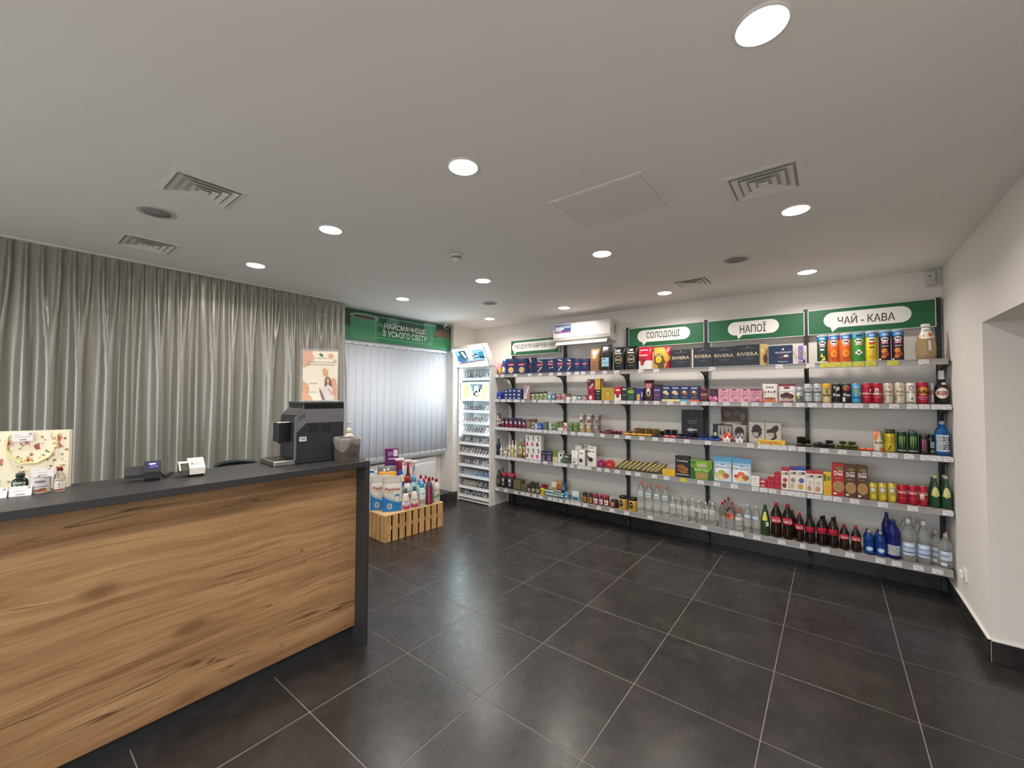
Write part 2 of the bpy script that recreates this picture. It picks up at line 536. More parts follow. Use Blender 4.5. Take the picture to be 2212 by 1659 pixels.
# window: frame, two panes, sill
win = struct(MB().box(NX - .06, NX - .01, NY0, NY1, .74, .80).box(NX - .06, NX - .01, NY0, NY1, 2.22, 2.28)
             .box(NX - .06, NX - .01, NY0, NY0 + .06, .80, 2.22).box(NX - .06, NX - .01, NY1 - .06, NY1, .80, 2.22)
             .box(NX - .06, NX - .01, 1.17, 1.24, .80, 2.22).build('window_1', M_white))
M_glass = mat('#dfe8ea', 0.03, trans=1.0, ior=1.45)
for a, b in ((NY0 + .06, 1.17), (1.24, NY1 - .06)):
    MB().box(NX - .042, NX - .036, a, b, .80, 2.22).build('pane', M_glass, win)
MB().box(NX - .08, -2.60, NY0 + .002, NY1 - .002, .69, .72, bev=.004).build('sill', mat('#c9c8c5', .4), win)

# ------------------------------------------------------------------ ceiling fittings
M_lamp = mat('#ffffff', 0.5)
def lamp_mat():
    m, nt, b = nodes_mat('downlight_diffuser')
    b.inputs['Base Color'].default_value = (1, 1, 1, 1)
    b.inputs['Emission Color'].default_value = (*LAMP_COLOR, 1)
    b.inputs['Emission Strength'].default_value = LAMP_STRENGTH
    return m
M_emit = lamp_mat()
places = [('nearest row to the camera', -.894), ('middle row of the ceiling', .573), ('row along the shelves', 2.04)]
cols = ['leftmost', 'second from the left', 'third from the left', 'rightmost']
for j, (rown, y) in enumerate(places + [('row behind the camera', -2.36), ('row farthest behind the camera', -3.83)]):
    for i in range(4):
        if j == 2 and False: continue
        x = -1.645 + 1.1937 * i
        if j >= 3 and i == 0: continue
        d = MB().lathe([(0, 0), (.064, 0), (.066, .002)], 28).build('ceiling_lamp', M_emit, None, (x, y, CEIL - .0075))
        MB().lathe([(.066, .001), (.071, .0005), (.073, .0035), (.073, .0075)], 28).build('trim_ring', M_white, d)
        ld = bpy.data.lights.new('downlight_beam', 'AREA'); ld.shape = 'DISK'; ld.size = .126
        ld.energy = LAMP_WATTS; ld.spread = LAMP_SPREAD; ld.color = LAMP_COLOR
        lo = bpy.data.objects.new('downlight_beam', ld); lo.parent = d; lo.location = (0, 0, -.001); COL.objects.link(lo)
        row = [r for r in rown.split()]
        tag(d, f'round recessed white ceiling lamp, {cols[i]} of the {rown}', 'lamp', 'round ceiling lamps')

def speaker(x, y, label):
    o = MB().lathe([(0, 0.004), (.07, .004), (.071, .007), (.0, .007)], 28).build('ceiling_speaker', mat('#96938f', .8, noise=.2), None, (x, y, CEIL - .0075))
    MB().lathe([(.070, .003), (.085, .0), (.093, .003), (.095, .0075)], 28).build('rim', mat('#c9c5bd', .5), o)
    tag(o, label, 'speaker', 'round ceiling speakers')
speaker(-1.027, -1.645, 'round grey ceiling speaker between two square air vents near the curtain')
speaker(1.516, 1.326, 'round grey ceiling speaker above the shelves between lamps on the right')
speaker(-1.027, 1.323, 'round grey ceiling speaker near the corner with the tall white display')

def vent(x, y, label, s=.15):
    """square four-way diffuser: frame, three nested sloping louvres and a centre plate"""
    r = empty('air_vent', (x, y, CEIL))
    m = mat('#efece7', .5)
    def ring(mb, a, za, b, zb, th=.0015):
        vs = []
        for q, z in ((a, za), (b, zb), (b - .0, zb + th), (a - .0, za + th)):
            vs += [(-q, -q, z), (q, -q, z), (q, q, z), (-q, q, z)]
        fs = []
        for k in range(4):
            for e in range(4):
                fs.append((k * 4 + e, k * 4 + (e + 1) % 4, ((k + 1) % 4) * 4 + (e + 1) % 4, ((k + 1) % 4) * 4 + e))
        mb.add(vs, fs)
    f = MB(); ring(f, s + .012, -.001, s - .012, -.006, .0009); ring(f, s - .012, -.006, s - .013, -.0005, .0002)
    f.build('frame', m, r)
    MB().box(-s + .012, s - .012, -s + .012, s - .012, -.001, -.0004).build('duct_opening', mat('#c4c1bc', .9), r)
    for k in range(3):
        q = s - .024 - k * .035
        lm = MB(); ring(lm, q, -.0125, q - .024, -.003, .0012)
        lm.build('louvre', m, r)
    q = s - .024 - 3 * .035
    MB().box(-q, q, -q, q, -.0125, -.009, bev=.001).build('centre_plate', m, r)
    tag(r, label, 'vent', 'square ceiling vents')
vent(-.50, -1.56, 'square white ceiling air vent nearest the camera above the counter')
vent(-1.75, -1.55, 'square white ceiling air vent close to the grey curtain')
vent(1.83, .118, 'square white ceiling air vent between two lamps on the right')
vent(1.075, 1.815, 'square white ceiling air vent nearest the green shelf signs')

h = MB().box(-.245, .245, -.20, .20, -.006, -.001, bev=.001).build('ceiling_hatch', mat('#ece7e2', .5, noise=.03), None, (1.126, -.14, CEIL))
hf = MB()
for a in ((-.258, .258, -.213, -.203), (-.258, .258, .203, .213), (-.258, -.248, -.203, .203), (.248, .258, -.203, .203)):
    hf.box(a[0], a[1], a[2], a[3], -.005, -.0005)
hf.build('frame', mat('#f0ece7', .5), h)
MB().box(-.02, .02, -.004, .004, -.0085, -.006).build('latch', mat('#e8e6e2', .25), h)
tag(h, 'flat square inspection hatch set flush in the ceiling', 'hatch')

sd = MB().lathe([(0, -.042), (.028, -.04), (.034, -.034), (.036, -.012), (.05, -.010), (.052, -.001), (0, -.001)], 24).build('smoke_detector', M_white, None, (-.158, -.062, CEIL))
MB().lathe([(.0355, -.030), (.0375, -.027), (.0375, -.017), (.0357, -.014)], 24).build('vent_slot', mat('#8b8985', .6), sd)
tag(sd, 'small white smoke detector on the ceiling', 'detector')

ms = MB().box(-.032, .032, -.045, .0, -.06, .06, bev=.010).build('motion_sensor', mat('#d6d1c8', .5), None, (2.765, WY1 - .012, 2.575), -.5)
MB().box(-.022, .022, -.048, -.044, -.05, .005, bev=.003).build('lens', mat('#c6c1b8', .4), ms)
MB().box(-.01, .012, -.0475, -.0445, .018, .024).build('indicator', mat('#3b3a38', .4), ms)
tag(ms, 'small white motion sensor in the upper right corner of the room', 'sensor')

cc = empty('security_camera', (-2.40, 1.92, CEIL))
MB().lathe([(0, -.012), (.03, -.012), (.034, -.001), (0, -.001)], 20).build('mount', M_white, cc)
MB().cyl((0, 0, -.012), (.01, -.005, -.05), .009, 10).build('arm', M_white, cc)
MB().cyl((-.03, .02, -.048), (.085, -.06, -.085), .026, 18).build('body', M_white, cc)
MB().cyl((.0845, -.0597, -.0848), (.087, -.0615, -.0857), .021, 18).build('lens', mat('#17181a', .15), cc)
tag(cc, 'white bullet security camera hanging before the green window sign', 'camera')

ol = MB().box(-.010, 0, -.04, .04, -.04, .04, bev=.003).build('wall_socket', M_white, None, (WX1, 2.06, .33))
MB().cyl((-.0102, 0, 0), (-.0125, 0, 0), .02, 16).build('socket_face', mat('#dcdad4', .5), ol)
MB().box(-.034, -.0125, -.022, .022, -.03, .03, bev=.006).build('plug', mat('#e4e2dc', .5), ol)
tag(ol, 'white wall socket with plug beside the end of the bottom shelf', 'socket')

# ------------------------------------------------------------------ curtain
def curtain():
    """pinch pleats 7.5 cm apart under the ceiling; lower down neighbours merge into broad soft folds"""
    y0, y1, p = -3.4, .30, .0745
    npl = int((y1 - y0) / p)
    p = (y1 - y0) / npl
    ridges = [(rnd.uniform(.8, 1.15), rnd.uniform(-.006, .006)) for _ in range(npl + 1)]
    big, k = [], 0
    while k < npl + 1:
        n = rnd.choice([1, 2, 2, 2, 2, 3])
        c = y0 + (k + n / 2) * p + rnd.uniform(-.012, .012)
        big.append((c, rnd.uniform(.050, .085) * (.75 if n == 1 else 1), (.020 + .0095 * n) * rnd.uniform(.85, 1.15), rnd.uniform(-1, 1), k, n))
        k += n
    merge = [0.0] * (npl + 1)
    for c, A, sg, dr, k, n in big:
        for q in range(k, min(k + n, npl + 1)):
            merge[q] = c
    zs = [.012, .4, .8, 1.2, 1.5, 1.75, 1.95, 2.1, 2.22, 2.32, 2.40, 2.46, 2.51, 2.545, 2.57, 2.59, 2.61, 2.63, 2.645]
    K = 11
    cols = npl * K + 1
    vs = []
    for z in zs:
        t = min(1, max(0, (z - 1.55) / .95)); t = t * t * (3 - 2 * t)        # 0 below, 1 at the pleats
        nip = max(0, 1 - abs(z - 2.575) / .05)
        flat = max(0, (z - 2.575) / .07)
        for i in range(cols):
            y = y0 + p * i / K
            xb = 0
            for c, A, sg, dr, k, n in big:
                d = y - c - .012 * dr * (1.6 - z)
                if abs(d) < 4 * sg: xb += A * math.exp(-(d / sg) ** 2) * (1 - .25 * math.exp(-(d / (sg * .35)) ** 2) * (n > 1))
            xt = 0
            j = int((y - y0) / p)
            for q in (j - 1, j, j + 1):
                if 0 <= q <= npl:
                    c = y0 + (q + .5) * p + ridges[q][1]
                    c = c * t + merge[q] * (1 - t) if t < 1 else c
                    s_ = .012 + .006 * (1 - t) - .004 * nip
                    xt += ridges[q][0] * math.exp(-((y - c) / s_) ** 2)
            x = xb * (1 - t) * .95 + xt * (.042 * t * (1 - .45 * flat) * (1 - .2 * nip) + .006 * (1 - t))
            vs.append((-2.352 + x, y, z))
    fs = [(r * cols + c, r * cols + c + 1, (r + 1) * cols + c + 1, (r + 1) * cols + c) for r in range(len(zs) - 1) for c in range(cols - 1)]
    m = MB(); m.add(vs, fs, 0, True)
    return m.build('curtain', curtain_mat(), None, (0, 0, 0), recalc=False)
cu = curtain()
tag(cu, 'floor length grey satin curtain with pinch pleats along the left wall', 'curtain')
MB().box(-2.36, -2.30, -3.4, .31, 2.644, 2.6525).build('curtain_rail', M_white, cu)

# ------------------------------------------------------------------ window dressing
def wsurf(x, z, L, X=-2.49, Y=1.24, Z=2.262):
    return (X + L, Y + x, Z + z)
sg = MB().box(-2.52, -2.491, .36, 2.10, 2.262, 2.632, bev=.002).build('window_sign', mat('#275a3e', .35))
art(sg, [('r', 0, 0, 1, .45, '#2f7d52'), ('r', 0, .45, 1, 1, '#2b4a3c'),
         ('p', [(.04, .0), (.26, .0), (.27, .78), (.05, .84)], '#4f8f6d'), ('e', .155, .81, .115, .10, '#86a893'), ('e', .155, .79, .095, .065, '#5b4f40'),
         ('e', .285, .45, .04, .22, '#4f8f6d'), ('e', .285, .45, .022, .14, '#2f6348'),
         ('p', [(0, 0), (0, .5), (.03, .42), (.05, .2), (.07, 0)], '#3b7f59'),
         ('e', .40, .80, .055, .13, '#577a66'), ('e', .36, .70, .03, .09, '#577a66'),
         ('p', [(.69, .92), (.83, .9), (.81, .3), (.77, .12), (.73, .15)], '#4c8a69'), ('e', .76, .92, .07, .05, '#7aa08b'),
         ('e', .90, .70, .08, .12, '#6f6250'), ('e', .90, .58, .10, .10, '#7d6b55'), ('e', .91, .42, .10, .09, '#4d8a5e'), ('e', .90, .28, .10, .10, '#37804f'),
         ('r', .24, .14, .78, .155, '#8fd0a6'), ('r', .24, .87, .78, .885, '#8fd0a6'), ('r', .24, .14, .2425, .885, '#8fd0a6'), ('r', .7775, .14, .78, .885, '#8fd0a6'),
         ('t', 'НАЙСМАЧНІШЕ', .515, .62, .25, .39, .008, 'w'), ('t', 'З УСЬОГО СВІТУ', .515, .34, .22, .42, .008, 'w')],
    1.74, .37, wsurf, .4, 'printed_face', .0006)
tag(sg, 'long green printed sign board with white lettering over the window blind', 'sign')

vb = MB().box(-2.575, -2.525, .36, 2.095, 2.222, 2.258, bev=.004).build('window_blind', mat('#d9d9da', .4))
def slat_mat():
    m, nt, b = nodes_mat('translucent_blind_fabric')
    v = mapped(nt, (30, 30, 400))
    n = N(nt, 'ShaderNodeTexNoise', i_Scale=1.0, i_Detail=2.0); nt.links.new(v, n.inputs['Vector'])
    c = ramp(nt, [(0.3, '#dedee1'), (0.7, '#e9e9ec')], n.outputs['Fac'])
    nt.links.new(c, b.inputs['Base Color']); b.inputs['Roughness'].default_value = .8
    tl = nt.nodes.new('ShaderNodeBsdfTranslucent'); tl.inputs['Color'].default_value = (.92, .92, .95, 1)
    mx = nt.nodes.new('ShaderNodeMixShader'); mx.inputs['Fac'].default_value = .45
    nt.links.new(b.outputs[0], mx.inputs[1]); nt.links.new(tl.outputs[0], mx.inputs[2])
    nt.links.new(mx.outputs[0], nt.nodes['Material Output'].inputs['Surface'])
    return m
M_slat = slat_mat()
M_chain = mat('#cfd0d2', .5)
ns = 17
sw = 1.73 / ns
slat_me = None
for i in range(ns):
    yc = .365 + sw * (i + .5)
    if slat_me is None:
        m = MB()
        n = 6
        ys = [-.058 + .116 * k / n for k in range(n + 1)]
        xs = [.004 * cos(pi * (k / n - .5)) for k in range(n + 1)]
        vs = [(xs[k], ys[k], z) for z in (.745, 2.205) for k in range(n + 1)] + [(xs[k] - .0008, ys[k], z) for z in (.745, 2.205) for k in range(n + 1)]
        q = n + 1
        fs = []
        for k in range(n):
            fs += [(k, k + 1, q + k + 1, q + k), (2 * q + k, 3 * q + k, 3 * q + k + 1, 2 * q + k + 1), (k, 2 * q + k, 2 * q + k + 1, k + 1), (q + k, q + k + 1, 3 * q + k + 1, 3 * q + k)]
        fs += [(0, q, 3 * q, 2 * q), (n, 2 * q + n, 3 * q + n, q + n)]
        m.add(vs, fs, 0, True)
        o = m.build('slat', M_slat, vb, (-2.552, yc, 0), -.10)
        slat_me = o.data
        wm = MB().box(-.004, .006, -.045, .045, .747, .778, bev=.002).build('hem_weight', mat('#c6c6ca', .6), o).data
        hm = MB().box(-.003, .004, -.012, .012, 2.2, 2.223).build('hook', mat('#b9b9bd', .4), o).data
    else:
        o = link('slat', slat_me, vb, (-2.552, yc, 0), -.10)
        link('hem_weight', wm, o); link('hook', hm, o)
ch = MB()
for i in range(ns - 1):
    a = .365 + sw * (i + .5)
    ch.tube([(-2.545, a + sw * t, .757 - .012 * sin(pi * t)) for t in (0, .25, .5, .75, 1)], .0018, 5)
ch.build('bottom_chain', M_chain, vb)
MB().tube([(-2.50, 2.07, 2.23), (-2.50, 2.075, 1.6), (-2.50, 2.07, .95)], .003, 5).box(-2.508, -2.492, 2.06, 2.08, .88, .96, bev=.003).build('pull_cord', M_chain, vb)
tag(vb, 'white vertical slat blind covering the window beside the tall display', 'blind')

# radiator under the window
rd = MB().box(-2.665, -2.60, .62, 1.925, .20, .655, bev=.006).build('radiator', mat('#e4e6e8', .35))
n = 39
rib = None
for i in range(n):
    y = .655 + (1.89 - .655) * i / (n - 1)
    if rib is None:
        q = MB().add([(0, -.011, .235), (.0, .011, .235), (.010, .006, .25), (.010, -.006, .25),
                       (0, -.011, .60), (.0, .011, .60), (.010, .006, .585), (.010, -.006, .585)],
                      [(0, 1, 2, 3), (7, 6, 5, 4), (3, 2, 6, 7), (0, 3, 7, 4), (1, 5, 6, 2)]).build('rib', mat('#e4e6e8', .35), rd, (-2.60, y, 0))
        rib = q.data
    else:
        link('rib', rib, rd, (-2.60, y, 0))
MB().box(-2.668, -2.597, .616, 1.929, .65, .664, bev=.003).build('top_grille', mat('#dfe1e3', .4), rd)
hole = MB()
for i in range(n - 1):
    y = .671 + (1.874 - .671) * i / (n - 2)
    hole.box(-2.5995, -2.5985, y - .0055, y + .0055, .614, .624)
hole.build('slot_row', mat('#74777b', .8), rd)['kind'] = 'stuff'
MB().cyl((-2.635, 1.87, .136), (-2.635, 1.87, .2), .011, 10).build('pipe', M_white, rd)
tag(rd, 'white ribbed panel radiator under the window blind', 'radiator')
TICKETS = [
    [(-1.732,0.059,'w'),(-1.629,0.057,'w'),(-1.394,0.058,'w'),(-1.151,0.061,'w'),(-0.979,0.059,'w'),(-0.808,0.06,'w'),(-0.68,0.059,'w'),(-0.544,0.058,'w'),(-0.424,0.059,'w'),(-0.337,0.058,'w'),(-0.204,0.061,'w'),(-0.05,0.058,'w'),(0.101,0.063,'w'),(0.389,0.06,'w'),(0.562,0.064,'w'),(1.131,0.06,'w'),(1.705,0.059,'w'),(1.942,0.063,'w'),(2.046,0.07,'y'),(2.119,0.071,'y'),(2.193,0.067,'y'),(2.27,0.069,'y'),(2.348,0.068,'y'),(2.485,0.07,'y'),(2.664,0.06,'w')],
    [(-1.724,0.083,'w'),(-1.609,0.081,'w'),(-1.507,0.075,'w'),(-1.37,0.101,'w'),(-1.259,0.06,'w'),(-1.075,0.06,'w'),(-0.964,0.092,'w'),(-0.867,0.098,'w'),(-0.771,0.056,'w'),(-0.706,0.058,'w'),(-0.64,0.061,'w'),(-0.551,0.066,'w'),(-0.472,0.059,'w'),(-0.403,0.069,'w'),(-0.333,0.06,'w'),(-0.257,0.073,'w'),(-0.188,0.063,'w'),(-0.122,0.064,'w'),(-0.027,0.064,'w'),(0.103,0.068,'w'),(0.179,0.068,'w'),(0.26,0.07,'w'),(0.344,0.058,'w'),(0.451,0.038,'w'),(0.563,0.06,'w'),(0.71,0.061,'w'),(0.848,0.059,'w'),(0.952,0.059,'w'),(1.067,0.059,'w'),(1.139,0.06,'w'),(1.259,0.06,'w'),(1.417,0.059,'w'),(1.506,0.061,'w'),(1.612,0.059,'w'),(1.765,0.062,'w'),(1.862,0.061,'w'),(1.952,0.062,'w'),(2.054,0.062,'w'),(2.129,0.06,'w'),(2.203,0.059,'w'),(2.264,0.061,'w'),(2.366,0.06,'w'),(2.487,0.06,'w'),(2.592,0.061,'w'),(2.661,0.06,'w'),(2.73,0.059,'w'),(2.786,0.051,'w')],
    [(-1.68,0.167,'w'),(-1.551,0.073,'w'),(-1.473,0.065,'w'),(-1.398,0.073,'w'),(-1.32,0.066,'w'),(-1.245,0.065,'w'),(-1.138,0.126,'w'),(-1.006,0.117,'w'),(-0.893,0.069,'w'),(-0.782,0.125,'w'),(-0.678,0.062,'w'),(-0.596,0.06,'w'),(-0.481,0.063,'w'),(-0.362,0.108,'w'),(-0.254,0.105,'w'),(-0.078,0.058,'w'),(0.101,0.058,'w'),(0.239,0.064,'w'),(0.398,0.058,'w'),(0.549,0.058,'w'),(0.672,0.062,'w'),(0.733,0.057,'w'),(0.882,0.058,'w'),(1.085,0.058,'w'),(1.464,0.057,'w'),(1.554,0.058,'w'),(1.612,0.055,'w'),(1.671,0.057,'w'),(1.728,0.053,'w'),(1.795,0.058,'w'),(1.868,0.052,'w'),(2.03,0.058,'w'),(2.153,0.06,'w'),(2.307,0.058,'w'),(2.379,0.059,'w'),(2.47,0.06,'w'),(2.568,0.059,'w'),(2.663,0.06,'w'),(2.725,0.061,'w'),(2.786,0.055,'w')],
    [(-1.727,0.066,'w'),(-1.653,0.068,'w'),(-1.577,0.071,'w'),(-1.486,0.095,'w'),(-1.396,0.081,'w'),(-1.29,0.127,'w'),(-1.186,0.064,'w'),(-1.104,0.085,'w'),(-1.017,0.085,'w'),(-0.892,0.064,'w'),(-0.733,0.078,'w'),(-0.654,0.076,'w'),(-0.589,0.051,'w'),(-0.495,0.063,'w'),(-0.361,0.121,'w'),(-0.261,0.067,'w'),(-0.125,0.057,'w'),(-0.021,0.058,'w'),(0.107,0.063,'w'),(0.24,0.059,'w'),(0.35,0.061,'w'),(0.537,0.06,'w'),(0.669,0.062,'w'),(0.844,0.068,'y'),(1.012,0.061,'w'),(1.164,0.06,'w'),(1.32,0.063,'w'),(1.5,0.059,'w'),(1.569,0.061,'w'),(1.64,0.06,'w'),(1.734,0.056,'w'),(1.792,0.058,'w'),(1.856,0.066,'w'),(1.928,0.049,'w'),(1.979,0.048,'w'),(2.047,0.062,'w'),(2.115,0.057,'w'),(2.229,0.061,'w'),(2.407,0.062,'w'),(2.583,0.061,'w'),(2.777,0.058,'w')],
    [(-1.716,0.069,'w'),(-1.556,0.066,'w'),(-1.376,0.057,'w'),(-1.258,0.064,'w'),(-1.177,0.066,'w'),(-1.064,0.057,'w'),(-0.962,0.065,'w'),(-0.819,0.059,'w'),(-0.74,0.066,'w'),(-0.657,0.056,'w'),(-0.558,0.06,'w'),(-0.485,0.06,'w'),(-0.411,0.075,'w'),(-0.311,0.06,'w'),(-0.128,0.057,'w'),(0.041,0.062,'w'),(0.218,0.058,'w'),(0.489,0.059,'w'),(1.041,0.061,'w'),(1.301,0.058,'w'),(1.364,0.064,'w'),(1.507,0.06,'w'),(1.705,0.06,'w'),(1.864,0.039,'w'),(2.026,0.059,'w'),(2.192,0.061,'w'),(2.384,0.059,'w'),(2.482,0.059,'w'),(2.608,0.06,'w'),(2.713,0.061,'w')],
]
# ------------------------------------------------------------------ service counter
M_anth = mat('#343435', .42, noise=.05)
ct = empty('service_counter', (-.49, -2.05, 0))
def cpart(name, m, *b, bev=.0015):
    x0, x1, y0, y1, z0, z1 = b
    return MB().box(x0 + .49, x1 + .49, y0 + 2.05, y1 + 2.05, z0, z1, bev=bev).build(name, m, ct)
cpart('countertop', M_anth, -.735, -.265, -3.4, -.706, 1.128, 1.164)
cpart('end_panel', M_anth, -.72, -.265, -.731, -.706, 0, 1.128)
wp = MB().box(-.393, -.375, -3.4, -.7315, .097, 1.1275, bev=.001).build('front_panel', wood_mat(), None)
wp.parent = ct; wp.location = (.49, 2.05, 0)
cpart('plinth', mat('#303031', .5, noise=.05), -.43, -.412, -3.4, -.732, 0, .0965)
cpart('back_shelf', M_anth, -.70, -.43, -3.4, -.731, .72, .745)
cpart('back_panel', M_anth, -.72, -.70, -3.4, -.731, .745, 1.127)
tag(ct, 'long service counter with knotty oak front and dark grey top', 'counter')

# ------------------------------------------------------------------ shelf run along the back wall
YF, YB = 2.313, 2.545
SX0, SX1 = -1.766, 2.80
BOT = [1.8414, 1.4906, 1.0877, .6761, .2147]
TOP = [1.889, 1.5315, 1.1335, .7245, .2690]
UX = [-1.6465 + .8872 * i for i in range(6)]
M_post = mat('#33383d', .45)
M_lip = mat('#a5a19d', .4, metal=.2)
M_board = mat('#a59d97', .5, metal=.1)
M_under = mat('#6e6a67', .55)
posts = []
TAGS = {}
names = ['top', 'second', 'third', 'fourth', 'bottom']
un = ['leftmost', 'second from the left', 'third from the left', 'third from the right', 'second from the right', 'rightmost']
for i, x in enumerate(UX):
    zt = [2.18, 2.262, 2.42, 2.42, 2.42, 2.41][i]
    m = MB().box(-.017, .017, -.03, .0, .02, zt, bev=.0015)
    p = m.build('shelf_upright', M_post, None, (x, WY1 - .022, 0))
    sl = MB()
    for k in range(int((zt - .15) / .05)):
        for dx in (-.007, .007):
            sl.box(dx - .002, dx + .002, -.0308, -.0302, .1 + k * .05, .13 + k * .05)
    sl.build('slot_row', mat('#17191b', .8), p)['kind'] = 'stuff'
    MB().box(-.010, .010, .0, .0218, .3, .34).box(-.010, .010, .0, .0218, zt - .14, zt - .10).build('wall_bracket', M_post, p)
    tag(p, f'dark slotted steel shelf upright, {un[i]} of the six', 'upright', 'steel uprights of the shelf run')
SHX = [SX0 + .0] + [(UX[i]) for i in range(1, 5)] + [SX1]
for s in range(5):
    r = empty('wall_shelf', ((SX0 + SX1) / 2, (YF + YB) / 2, BOT[s]))
    ox, oy = r.location.x, r.location.y
    hgt = TOP[s] - BOT[s]
    for k in range(5):
        a, b = SHX[k] + .0006, SHX[k + 1] - .0006
        MB().box(a - ox, b - ox, YF + .004 - oy, YB - oy, hgt - .012, hgt - .001, bev=.001).build('board', M_board, r)
        lm = MB()
        lm.box(a - ox, b - ox, YF - oy, YF + .004 - oy, 0, hgt)
        lm.box(a - ox, b - ox, YF - .004 - oy, YF - oy, 0, .005); lm.box(a - ox, b - ox, YF - .004 - oy, YF - oy, hgt - .006, hgt)
        lm.build('price_rail', M_lip, r)
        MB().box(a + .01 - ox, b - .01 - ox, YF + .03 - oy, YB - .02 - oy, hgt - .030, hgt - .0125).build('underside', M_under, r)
    for x in UX:
        br = MB()
        zb = hgt - .03
        pl = [(WY1 - .053 - oy, zb), (YF + .05 - oy, zb), (YF + .05 - oy, zb - .022), (YF + .13 - oy, zb - .032), (YF + .185 - oy, zb - .05), (YF + .22 - oy, zb - .085), (WY1 - .053 - oy, zb - .15)]
        br.prism(pl, lambda u, v, d: (x - ox + d, u, v), -.010, .010)
        br.build('bracket', M_post, r)
    tag(r, f'long grey steel wall shelf with price rail, {names[s]} of the five', 'shelf', 'long wall shelves')
    TAGS[s] = r
# price tickets in the rails
tm = MB(); tm.box(-.5, .5, -.0012, 0, -.017, .017, 0)
tm.box(-.44, .25, -.0016, -.0012, .006, .0085, 1); tm.box(-.44, .1, -.0016, -.0012, 0, .0018, 1); tm.box(-.1, .4, -.0016, -.0012, -.011, -.006, 1); tm.box(.30, .44, -.0016, -.0012, .006, .014, 1)
TMX = {}
for c in ('w', 'y'):
    o = tm.build('price_ticket', [mat('#e8e4e6' if c == 'w' else '#d8d24a', .6), mat('#a8a4aa' if c == 'w' else '#a39c36', .7)])
    TMX[c] = o.data; bpy.data.objects.remove(o)
for s, row in enumerate(TICKETS):
    for x, w, c in row:
        o = link('price_ticket', TMX[c], TAGS[s], (x - TAGS[s].location.x, YF - .0045 - TAGS[s].location.y, (TOP[s] - BOT[s]) / 2))
        o.scale = (w, 1, 1.1)

# ------------------------------------------------------------------ signs over the shelves
M_green = '#23653f'
def sign(x0, x1, z0, z1, text, bx0, bx1, tw, th, label, tail, y=2.555):
    s = MB().box(x0 - (x0 + x1) / 2, x1 - (x0 + x1) / 2, 0, .018, 0, z1 - z0, bev=.001).build('shelf_sign', mat('#e6e6e2', .4), None, ((x0 + x1) / 2, y, z0))
    w, h = x1 - x0, z1 - z0
    e = .006
    br = .30                                                  # bubble half height / h
    cy = .54
    rx = br * h / w
    sh = [('r', e / w, e / h, 1 - e / w, 1 - e / h, M_green)]
    n = 12
    poly = [(bx0 + rx - rx * cos(pi * (k / n - .5)) , cy - br * sin(pi * (k / n - .5))) for k in range(n + 1)]
    poly += [(bx1 - rx + rx * cos(pi * (k / n - .5)), cy + br * sin(pi * (k / n - .5))) for k in range(n + 1)]
    sh.append(('p', poly, 'w'))
    sh.append(('p', [(tail, cy - br + .01), (tail + .012, cy - br - .17), (tail + .065, cy - br + .01)], 'w'))
    sh.append(('t', text, (bx0 + bx1) / 2, cy, th, tw, .010, '#303433'))
    art(s, sh, w, h, lambda x, z, L: (x, -L, z), .45, 'printed_face', .0006)
    tag(s, label, 'sign', 'green signs over the shelves')
sign(-1.672, -.837, 2.173, 2.397, 'ПРОДУКТИ ХАРЧУВАННЯ', .03, .985, .84, .33, 'green sign with long white speech bubble half hidden by the air conditioner', .07)
sign(.147, 1.003, 2.170, 2.404, 'СОЛОДОЩІ', .13, .83, .44, .38, 'green sign with white speech bubble, just right of the air conditioner', .2)
sign(1.038, 1.893, 2.166, 2.398, 'НАПОЇ', .23, .76, .27, .44, 'green sign with white speech bubble, second from the right', .33)
sign(1.918, 2.776, 2.168, 2.403, 'ЧАЙ - КАВА', .14, .83, .45, .38, 'green sign with white speech bubble at the right end of the wall', .2)

# ------------------------------------------------------------------ air conditioner
ac = MB()
pl = [(0, .0), (0, .262), (-.20, .262), (-.215, .25), (-.218, .075), (-.20, .045), (-.16, .012), (-.06, .0)]
ac.prism(pl, lambda u, v, d: (d, u, v), -.405, .405)
ac = ac.build('air_conditioner', mat('#e6e3de', .3), None, (-.428, WY1, 2.272))
art(ac, [('r', .02, .50, .33, .92, '#5a6fa8'), ('r', .03, .56, .32, .86, '#aebdd8'), ('r', .16, .56, .32, .74, '#46598c'), ('r', .05, .66, .2, .8, '#e8ecf2'), ('r', .03, .52, .32, .56, '#b4475a'),
         ('t', 'Gree', .50, .53, .04, .05, .01, '#8a8a8a')], .81, .25, lambda x, z, L: (x, -.2165 - L - .002 * (z < .07), z + .012), .3, 'sticker')
MB().box(-.395, .395, -.2192, -.2172, .074, .0765).build('panel_seam', mat('#9c9994', .6), ac)
MB().box(-.37, .36, -.196, -.13, .005, .03).build('air_outlet', mat('#77736f', .7), ac)
fp = MB().add([(-.37, -.196, .018), (.36, -.196, .018), (.36, -.235, -.022), (-.37, -.235, -.022), (-.37, -.19, .012), (.36, -.19, .012), (.36, -.229, -.028), (-.37, -.229, -.028)],
              [(0, 1, 2, 3), (7, 6, 5, 4), (0, 3, 7, 4), (1, 5, 6, 2), (3, 2, 6, 7), (0, 4, 5, 1)]).build('air_flap', mat('#efede9', .3), ac)
gr = MB()
for k in range(6): gr.box(.4052, .4062, -.10, -.04, .10 + k * .02, .112 + k * .02)
gr.build('side_grille', mat('#8d8a85', .6), ac)
tag(ac, 'white wall mounted air conditioner between two green signs', 'air conditioner')

